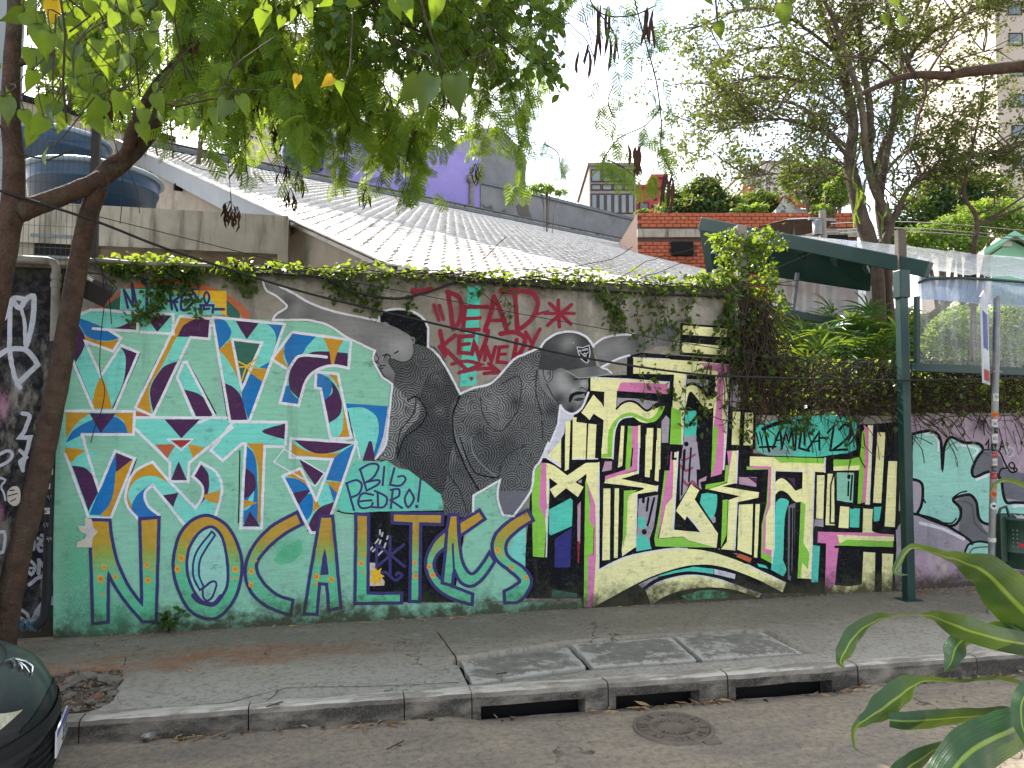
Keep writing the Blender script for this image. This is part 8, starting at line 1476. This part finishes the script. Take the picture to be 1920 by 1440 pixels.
hang(1130, 545, 1150, 610, 4, 12, 3); hang(1160, 550, 1170, 640, 3, 22, 2); hang(1200, 550, 1215, 650, 4, 20, 2); hang(1240, 550, 1250, 640, 4, 25, 2); hang(1290, 555, 1290, 650, 4, 30, 2); hang(1340, 560, 1340, 660, 4, 30, 3); hang(1370, 560, 1375, 720, 5, 12, 3); hang(1200, 660, 1205, 740, 1, 3, 2); hang(1300, 650, 1320, 770, 2, 12, 2); hang(1330, 690, 1340, 790, 3, 25, 2); hang(1265, 720, 1290, 800, 2, 12, 2); hang(1395, 780, 1400, 830, 2, 4, 2); hang(1225, 690, 1230, 760, 1, 6, 2)
for (cx, cy, rx, ry, n_, Y_) in ((1400, 500, 55, 60, 700, YW+.25), (1345, 530, 40, 26, 360, YW+.2), (1435, 560, 42, 40, 380, YW+.2), (1445, 620, 36, 45, 340, YW+.15), (1430, 690, 40, 50, 230, YW+.05), (1470, 700, 25, 40, 70, YW+.05), (1370, 455, 40, 26, 300, YW+.3), (1430, 450, 45, 24, 320, YW+.3), (1500, 795, 26, 22, 60, YW-.08), (1480, 770, 30, 25, 50, YW-.05), (1400, 640, 26, 60, 120, YW-.04)):
    for _ in range(n_):
        a = q.uniform(0, 2*math.pi); r = math.sqrt(q.random()); p = atY(cx + rx*r*math.cos(a) + 8*math.sin(a*3), cy + ry*r*math.sin(a), Y_ + q.gauss(0, .10 if Y_ > YW else .025)); VP_.append(tuple(p - vn.location))
VA = np.array(VP_); scatter('leaves', T_leaf, VA, NPR.uniform(.038, .075, len(VA)), ML_vine, vn, droop=.45, kind='stuff'); print('vine leaves', len(VA))
for k in range(330):      # woody stems at the wall end
    p = atY(q.uniform(1370, 1440), q.uniform(545, 640), YW + q.uniform(-.03, .2)); pts = walk(p, (q.uniform(-.3, .5), q.uniform(-.2, .1), -1), q.uniform(.4, 1.2), 9, .02, .16, q); st.tube([Vector((a.x, max(YW-.12, a.y), max(ZLOW-.1, a.z))) - vn.location for a in pts], q.uniform(.003, .007), 3, cap=False)
for k in range(46): p = Vector((q.uniform(wx(560), XHR), YW + q.uniform(-.05, .05), ZT + .02)); pts = walk(p, (1, 0, q.uniform(-.2, .1)), q.uniform(.5, 1.4), 10, .0, .12, q); st.tube([Vector((a.x, min(a.y, YW+.1), max(a.z, ZT-.12) if a.y > YW-.02 else a.z)) - vn.location for a in pts], .005, 4, cap=False)
st.obj('stems', M_twig, vn, kind='stuff')
cp = atY(1389, 545, YW+.3); t_ = thing('concrete_post', 'weathered concrete post wrapped in vine leaves above the wall end', 'post', (cp.x, cp.y, ZLOW)); mb = MB(); mb.box((-.055, -.055, -.3), (.055, .055, atY(1389, 424, YW+.3).z - ZLOW)); bevel(mb.obj('post', M_conc, t_), .01)
# small weed at the wall foot
wd = atZ(318, 1186, ZS); wd.y = YW-.03; t_ = thing('weed', 'small leafy weed growing from the wall foot under the letter O', 'weed', wd); mb = MB(); WP = []
for k in range(9):
    pts = walk(Vector((0,0,0)), (q.uniform(-.6, .6), -.2, 1), q.uniform(.12, .26), 5, .05, .15, q); mb.tube([Vector((a.x, min(a.y, .01), a.z)) for a in pts], .003, 3, cap=False)
    for a in pts[2:]: WP += [(a.x+q.gauss(0, .015), min(0, a.y), a.z) for _ in range(2)]
mb.obj('stems', M_twig, t_, kind='stuff'); scatter('leaves', T_leaf, np.array(WP), NPR.uniform(.04, .07, len(WP)), ML_vine, t_, droop=.1, kind='stuff')
# ================================================================ LITTER, RUBBLE, FOREGROUND PLANT
q = random.Random(77); pavement = bpy.data.objects['pavement']; road = bpy.data.objects['road']
M_soil = surf('loose_soil', '#6b5a4a', '#4c4138', 9, 0.95, 0.9, 60, 0.012, stain='#8c8478', sa=0.5); M_stone = surf('broken_concrete', '#8d8578', '#6f675c', 14, 0.9, 0.6, 60, 0.006, objc=True); M_stoneb = surf('broken_tile', '#9a7058', '#7f5c48', 14, 0.9, 0.6, 60, 0.006, objc=True)
def stone_mesh(seed, mat, flat=.6):
    qq = random.Random(seed); bm = bmesh.new(); bmesh.ops.create_icosphere(bm, subdivisions=1, radius=1)
    for v in bm.verts: v.co *= qq.uniform(.65, 1.1); v.co.z *= flat
    me = bpy.data.meshes.new('stone'); bm.to_mesh(me); bm.free(); me.materials.append(mat); return me
SMs = [stone_mesh(i, M_stoneb if i % 4 == 3 else M_stone, .35+.1*(i % 4)) for i in range(8)]
xs_ = [p.x for p in DMG]; ys_ = [p.y for p in DMG]; P = []
mb = MB(); n = 0
nx, ny = 46, 34; G2 = [[None]*(ny+1) for _ in range(nx+1)]
for i in range(nx+1):
    for j in range(ny+1):
        x, y = min(xs_)+(max(xs_)-min(xs_))*i/nx, min(ys_)+(max(ys_)-min(ys_))*j/ny; G2[i][j] = (x, y, ZS-.032 + .02*MN.noise(Vector((x*7, y*7, 1))) + .012*MN.noise(Vector((x*22, y*22, 5))))
fs = []
for i in range(nx):
    for j in range(ny):
        if all(inpoly(G2[a][b][0], G2[a][b][1], DMG) for a, b in ((i, j), (i+1, j), (i+1, j+1), (i, j+1))): fs.append((i*(ny+1)+j, (i+1)*(ny+1)+j, (i+1)*(ny+1)+j+1, i*(ny+1)+j+1))
mb.add([p for r_ in G2 for p in r_], fs, 0, True); mb.obj('broken_bed', M_soil, pavement, kind='stuff')
def in_dmg():
    while True:
        x, y = q.uniform(min(xs_), max(xs_)), q.uniform(min(ys_), max(ys_))
        if inpoly(x, y, DMG): return x, y
for k in range(70):
    x, y = in_dmg(); s = q.uniform(.018, .055) if k > 9 else q.uniform(.06, .10); o = mk('stone', SMs[q.randrange(8)], pavement, (x, y, ZS-.03+s*.25)); o.scale = (s, s*q.uniform(.6, 1), s); o.rotation_euler = (q.uniform(-.4, .4), q.uniform(-.4, .4), q.uniform(0, 6.3))
sv_, sf = np.array([v.co[:] for v in SMs[1].vertices]), np.array([p.vertices[:] for p in SMs[1].polygons]); pos = []; sz = []
for k in range(700): x, y = in_dmg(); pos.append((x, y, ZS-.028)); sz.append(q.uniform(.004, .014))
scatter('grit', (sv_, sf), np.array(pos), np.array(sz), M_stone, pavement, kind='stuff')
pos, sz = [], []
for k in range(1500):
    x = q.uniform(-2.5, 6.5)
    if q.random() < .5: y = ysk(x) - abs(q.gauss(0, .25)) - .01; z = road_z(x, y)
    else:
        y = q.uniform(3.6, ysk(x)-.05); z = road_z(x, y)
    pos.append((x, y, z+.001)); sz.append(q.uniform(.0015, .006) if q.random() < .93 else q.uniform(.008, .016))
scatter('road_grit', (sv_, sf), np.array(pos), np.array(sz), M_stone, road, kind='stuff')
# leaf litter: long dry leaves and round ones
T_long = (np.array([[0,0,0],[.10,.3,.05],[.12,.6,.02],[0,1,.07],[-.12,.6,.03],[-.10,.3,.06],[0,.5,-.02]]), T_leaf[1])
def litter(name, spots, mat, parent, tmpl, s0, s1):
    P = np.array(spots); rs = np.random.RandomState(len(spots)); n_ = len(P); a = rs.uniform(0, 6.28, n_); el = rs.normal(0, .12, n_); ro = rs.normal(0, .35, n_)
    y = np.stack([np.cos(a)*np.cos(el), np.sin(a)*np.cos(el), np.sin(el)], 1); up = np.tile([0, 0, 1.0], (n_, 1)); x = np.cross(y, up); z = np.cross(x, y); c, s = np.cos(ro)[:, None], np.sin(ro)[:, None]; Rm = np.stack([x*c+z*s, y, -x*s+z*c], 2)
    return scatter(name, tmpl, P, rs.uniform(s0, s1, n_), mat, parent, Rm=Rm, kind='stuff')
L1, L2, L3 = [], [], []
for k in range(420):
    x = q.uniform(-2.4, 6.6); cl_ = max(0, MN.noise(Vector((x*1.7, 3, 0)))+.25)
    if q.random() < cl_*1.6: y = ysk(x) - abs(q.gauss(0, .035)) - .015; L1.append((x, y, road_z(x, y)+q.uniform(.004, .02)))
for k in range(330):
    x = q.uniform(-3.2, 6.8); y = YW - .02 - abs(q.gauss(0, .06)); L2.append((x, y, ZS+q.uniform(.004, .014)))
for k in range(60): x, y = q.uniform(-2.5, 6.5), q.uniform(5.5, 7.2); L2.append((x, y, pave_z(x, y)+.006))
for k in range(80): x = q.uniform(-2, 6); y = q.uniform(4.0, 5.2); L3.append((x, y, road_z(x, y)+.006))
for k in range(60): x, y = in_dmg(); L2.append((x, y, ZS-.015))
for k in range(160): x = q.uniform(wx(1690, 1100), 7); L2.append((x, q.uniform(7.0, 7.38), ZS+q.uniform(.004, .02)))
litter('dry_leaves', L1, ML_dead, road, T_long, .05, .12); litter('dry_leaves', L2, ML_dead, pavement, T_long, .02, .07); litter('dry_leaves', L3, ML_dead, road, T_long, .015, .05)
litter('dark_leaves', [(x+q.uniform(-.1, .1), y-.01, z) for x, y, z in L1[::2]], M_twig, road, T_leaf, .02, .05)
for px, py, s_, lb in ((250, 1383, .05, 'green fallen leaf lying in the gutter left of the drains'),):
    p = atZ(px, py, 0.02); mb = MB(); mb.add([tuple(Vector(v)*s_*1.3) for v in T_leaf[0]], T_leaf[1]); o = mb.obj('fallen_leaf', ML_broad, None, p, label=lb, cat='leaf'); o.rotation_euler = (.9, .2, 1.0)
cupp = atZ(268, 1388, 0.01); M_clear = plastic('clear_cup_plastic', '#c9cccc', .3, .1, 4.0); mb = MB(); mb.lathe((0,0,0), [(.02, 0), (.024, .01), (.03, .05), (.033, .075), (.031, .075)], 14); o = mb.obj('plastic_cup', M_clear, None, cupp + Vector((0, 0, .03)), label='crushed clear plastic cup lying in the gutter beside a green leaf', cat='cup'); o.rotation_euler = (R(80), 0, R(60)); o.scale = (1, .55, 1)
# twigs on the ground
for (px, py, l, a, lb) in ((725, 1405, .16, .5, 'dark forked twig lying on the road below the pale kerb'), (500, 1325, .12, .8, 'thin twig on the pavement edge above the kerb'), (930, 1264, .1, 0.1, 'short dark twig lying on the left drain cover')):
    p = atZ(px, py, .015 if py > 1380 else ZS+.02); pts = walk(Vector((0,0,0)), (math.cos(a), math.sin(a), 0), l, 6, 0, .12, q); pts = [Vector((v.x, v.y, .0)) for v in pts]; mb = MB(); mb.tube(pts, .004, 5); mb.tube([pts[3], pts[3]+Vector((.03, -.02, 0))], .003, 4); mb.obj('twig', M_twig, None, p, label=lb, cat='twig')
# joints in the concrete: the pale screed ends at a saw-cut seam
def seam(pts, w_=.006):
    mb = MB(); n_ = len(pts)
    V = []
    for i, p in enumerate(pts):
        d = (pts[min(i+1, n_-1)] - pts[max(i-1, 0)]); d.z = 0; d.normalize(); s = Vector((-d.y, d.x, 0))*w_*(.6+.8*q.random()); z = pave_z(p.x, p.y)+.0035; V += [(p.x+s.x, p.y+s.y, z), (p.x-s.x, p.y-s.y, z)]
    mb.add(V, [(2*i, 2*i+1, 2*i+3, 2*i+2) for i in range(n_-1)]); o = mb.obj('crack', M_dark, pavement); return o
def gp(pts, m=8):
    W3 = [atZ(x, y, ZS) for x, y in pts]; out = []
    for a, b in zip(W3[:-1], W3[1:]):
        for i in range(m): p = a.lerp(b, i/m); out.append(p + Vector((MN.noise(p*14)*.006, MN.noise(p*15+Vector((3, 3, 3)))*.006, 0)))
    return out + [W3[-1]]
seam(gp([(820, 1185), (850, 1226), (888, 1280), (906, 1281)]), .004); seam(gp([(200, 1334), (330, 1325), (430, 1318), (540, 1290), (700, 1287), (860, 1280)]), .003); seam(gp([(233, 1248), (236, 1232)]), .003); seam(gp([(480, 1328), (515, 1305), (522, 1295)]), .003)
# ---- corn plant in the near right foreground
M_corn = None
m, t, b = newmat('striped_corn_leaf'); at = nd(t, 'Attribute', attribute_name='across').outputs['Fac']; p = nd(t, 'NewGeometry').outputs['Position']
ns_ = tex(t, nd(t, 'TexCoord').outputs['Generated'], 3, 3); stp = mth(t, 'ADD', mth(t, 'ABSOLUTE', at), mth(t, 'MULTIPLY', mth(t, 'SUBTRACT', ns_, .5), .12)); strip = tex(t, nd(t, 'CombineXYZ', {0: mth(t, 'MULTIPLY', at, 14.0)}).outputs[0], 1.0, 3, .7)
col = mixc(t, mr(t, mth(t, 'ADD', stp, mth(t, 'MULTIPLY', strip, .22)), .16, .22), lin('#7f9634'), lin('#21431f')); col = mixc(t, mr(t, strip, .45, .65, 0, .3), col, lin('#3f6a2c'))
b.inputs['Roughness'].default_value = .28; b.inputs['Specular IOR Level'].default_value = .5; t.links.new(col, b.inputs['Base Color']); bump(t, b, strip, .35, .004)
tr = nd(t, 'BsdfTranslucent', {0: mixc(t, .5, col, lin('#b4d030'))}); mx = nd(t, 'MixShader', {0: .08, 1: b.outputs[0], 2: tr.outputs[0]}); t.links.new(mx.outputs[0], [n_ for n_ in t.nodes if n_.type == 'OUTPUT_MATERIAL'][0].inputs[0]); M_corn = m
crn = thing('corn_plant', 'glossy yellow-striped corn plant arching in from the near right edge', 'houseplant', (atD(2060, 1250, 1.55).x, atD(2060, 1250, 1.55).y, 0)); M_stem = surf('corn_stem', '#8a7a5c', '#6e6148', 12, .8, .4)
def cleaf(P, roll=0.0, k=8):
    """P: (px, py, distance, half width in px, roll) along the midrib from base to tip"""
    C = [atD(x, y, d) for x, y, d, w_, r_ in P]; out = []; n_ = len(P); W_, RO = [], []
    for i in range(n_-1):
        p0, p1, p2, p3 = C[max(i-1, 0)], C[i], C[i+1], C[min(i+2, n_-1)]
        for j in range(k):
            t_ = j/k; out.append(0.5*((2*p1) + (p2-p0)*t_ + (2*p0-5*p1+4*p2-p3)*t_*t_ + (3*p1-p0-3*p2+p3)*t_**3)); s_ = t_*t_*(3-2*t_); W_.append((P[i][3]*(1-s_)+P[i+1][3]*s_)*(P[i][2]*(1-t_)+P[i+1][2]*t_)/F); RO.append(P[i][4]*(1-s_)+P[i+1][4]*s_)
    out.append(C[-1]); W_.append(P[-1][3]*P[-1][2]/F); RO.append(P[-1][4]); G_2 = []; AC = []; nn = 10
    for i, c in enumerate(out):
        d = (out[min(i+1, len(out)-1)] - out[max(i-1, 0)]).normalized(); v = (CAMP - c).normalized(); x = d.cross(v).normalized(); z = x.cross(d); a = RO[i]; x2 = x*math.cos(a) + z*math.sin(a); z2 = -x*math.sin(a) + z*math.cos(a); row = []
        for j in range(nn+1):
            u = -1+2*j/nn; hw = W_[i]*.82; row.append(c + x2*u*hw + z2*(-abs(u)**1.4*hw*.35 + .05*hw*math.sin(i*.9+u*2.5)) - crn.location); AC.append(u)
        G_2.append(row)
    mb = MB(); mb.grid(G_2); o = mb.obj('leaf', M_corn, crn); a_ = o.data.attributes.new('across', 'FLOAT', 'POINT'); a_.data.foreach_set('value', AC)
cleaf([(2060, 1240, 1.5, 40, 0), (1960, 1180, 1.46, 55, 0), (1900, 1125, 1.42, 54, 0), (1850, 1075, 1.4, 40, .2), (1800, 1052, 1.38, 26, .9), (1760, 1040, 1.36, 18, 1.15), (1720, 1028, 1.35, 13, 1.1), (1700, 1034, 1.34, 9, .8), (1682, 1062, 1.33, 8, .4), (1680, 1074, 1.33, 5, .5), (1702, 1078, 1.33, 1, .5)])
cleaf([(2040, 1230, 1.5, 18, 0), (1950, 1212, 1.45, 26, 0), (1880, 1200, 1.4, 27, .1), (1810, 1180, 1.38, 30, .3), (1755, 1158, 1.36, 20, .9), (1720, 1152, 1.35, 5, 1.35), (1680, 1155, 1.34, 6, 1.35), (1640, 1165, 1.33, 18, .9), (1605, 1190, 1.32, 22, .6), (1585, 1220, 1.31, 18, .3), (1576, 1240, 1.31, 9, .2), (1584, 1252, 1.31, 1, .2)])
cleaf([(2050, 1290, 1.52, 22, .3), (1960, 1228, 1.48, 26, .4), (1900, 1195, 1.46, 28, .3), (1862, 1180, 1.45, 22, .9), (1838, 1178, 1.44, 10, 1.1), (1818, 1172, 1.44, 2, 1.2)])
cleaf([(1850, 1185, 1.46, 14, .9), (1812, 1196, 1.45, 20, .4), (1792, 1215, 1.44, 24, 0), (1784, 1240, 1.43, 15, 0), (1772, 1260, 1.43, 2, 0)])
cleaf([(2060, 1330, 1.5, 16, .8), (1960, 1300, 1.42, 15, 1.1), (1890, 1278, 1.38, 14, 1.2), (1850, 1276, 1.36, 12, 1.25), (1800, 1280, 1.34, 10, 1.2), (1735, 1277, 1.32, 12, 1.1), (1700, 1295, 1.31, 32, .6), (1660, 1325, 1.3, 30, .4), (1625, 1348, 1.29, 14, .3), (1604, 1365, 1.28, 8, .9), (1603, 1395, 1.28, 6, 1.0), (1610, 1408, 1.28, 2, 1), (1632, 1416, 1.28, .8, 1)])
cleaf([(2060, 1340, 1.45, 20, .9), (1940, 1345, 1.36, 16, 1.0), (1880, 1340, 1.33, 18, .7), (1850, 1342, 1.32, 17, .8), (1800, 1345, 1.31, 18, .5), (1740, 1350, 1.3, 20, .25), (1700, 1352, 1.29, 19, .1), (1668, 1350, 1.29, 15, 0)])
cleaf([(2040, 1300, 1.35, 26, .2), (1950, 1345, 1.26, 32, .3), (1890, 1372, 1.22, 46, .1), (1830, 1402, 1.19, 52, 0), (1790, 1440, 1.17, 46, 0), (1760, 1490, 1.16, 40, 0), (1745, 1540, 1.15, 16, 0)])
cleaf([(1900, 1395, 1.3, 12, 1.0), (1830, 1405, 1.26, 16, .9), (1770, 1400, 1.25, 12, .9), (1720, 1428, 1.24, 22, .5), (1690, 1450, 1.23, 22, .4), (1660, 1480, 1.22, 8, .3)])
cleaf([(1990, 1250, 1.3, 20, .1), (1925, 1300, 1.22, 20, .2), (1915, 1350, 1.2, 18, .2), (1930, 1395, 1.19, 10, .2)])
cleaf([(2080, 960, 1.55, 16, .4), (1990, 935, 1.5, 13, .5), (1930, 915, 1.47, 9, .8), (1890, 902, 1.45, 8, .9), (1868, 908, 1.44, 7, .9), (1856, 925, 1.44, 1, .9)])
cleaf([(2080, 1100, 1.5, 40, 0), (2000, 1040, 1.45, 42, 0), (1950, 1000, 1.42, 20, 0), (1926, 985, 1.4, 4, 0)])
mb = MB(); a_, b_ = Vector((0, 0, 0)), atD(2060, 1230, 1.5) - crn.location; mb.tube([a_, a_.lerp(b_, .5) + Vector((.02, 0, 0)), b_ + Vector((0, 0, .25))], [.03, .026, .022], 8); mb.obj('stem', M_stem, crn)
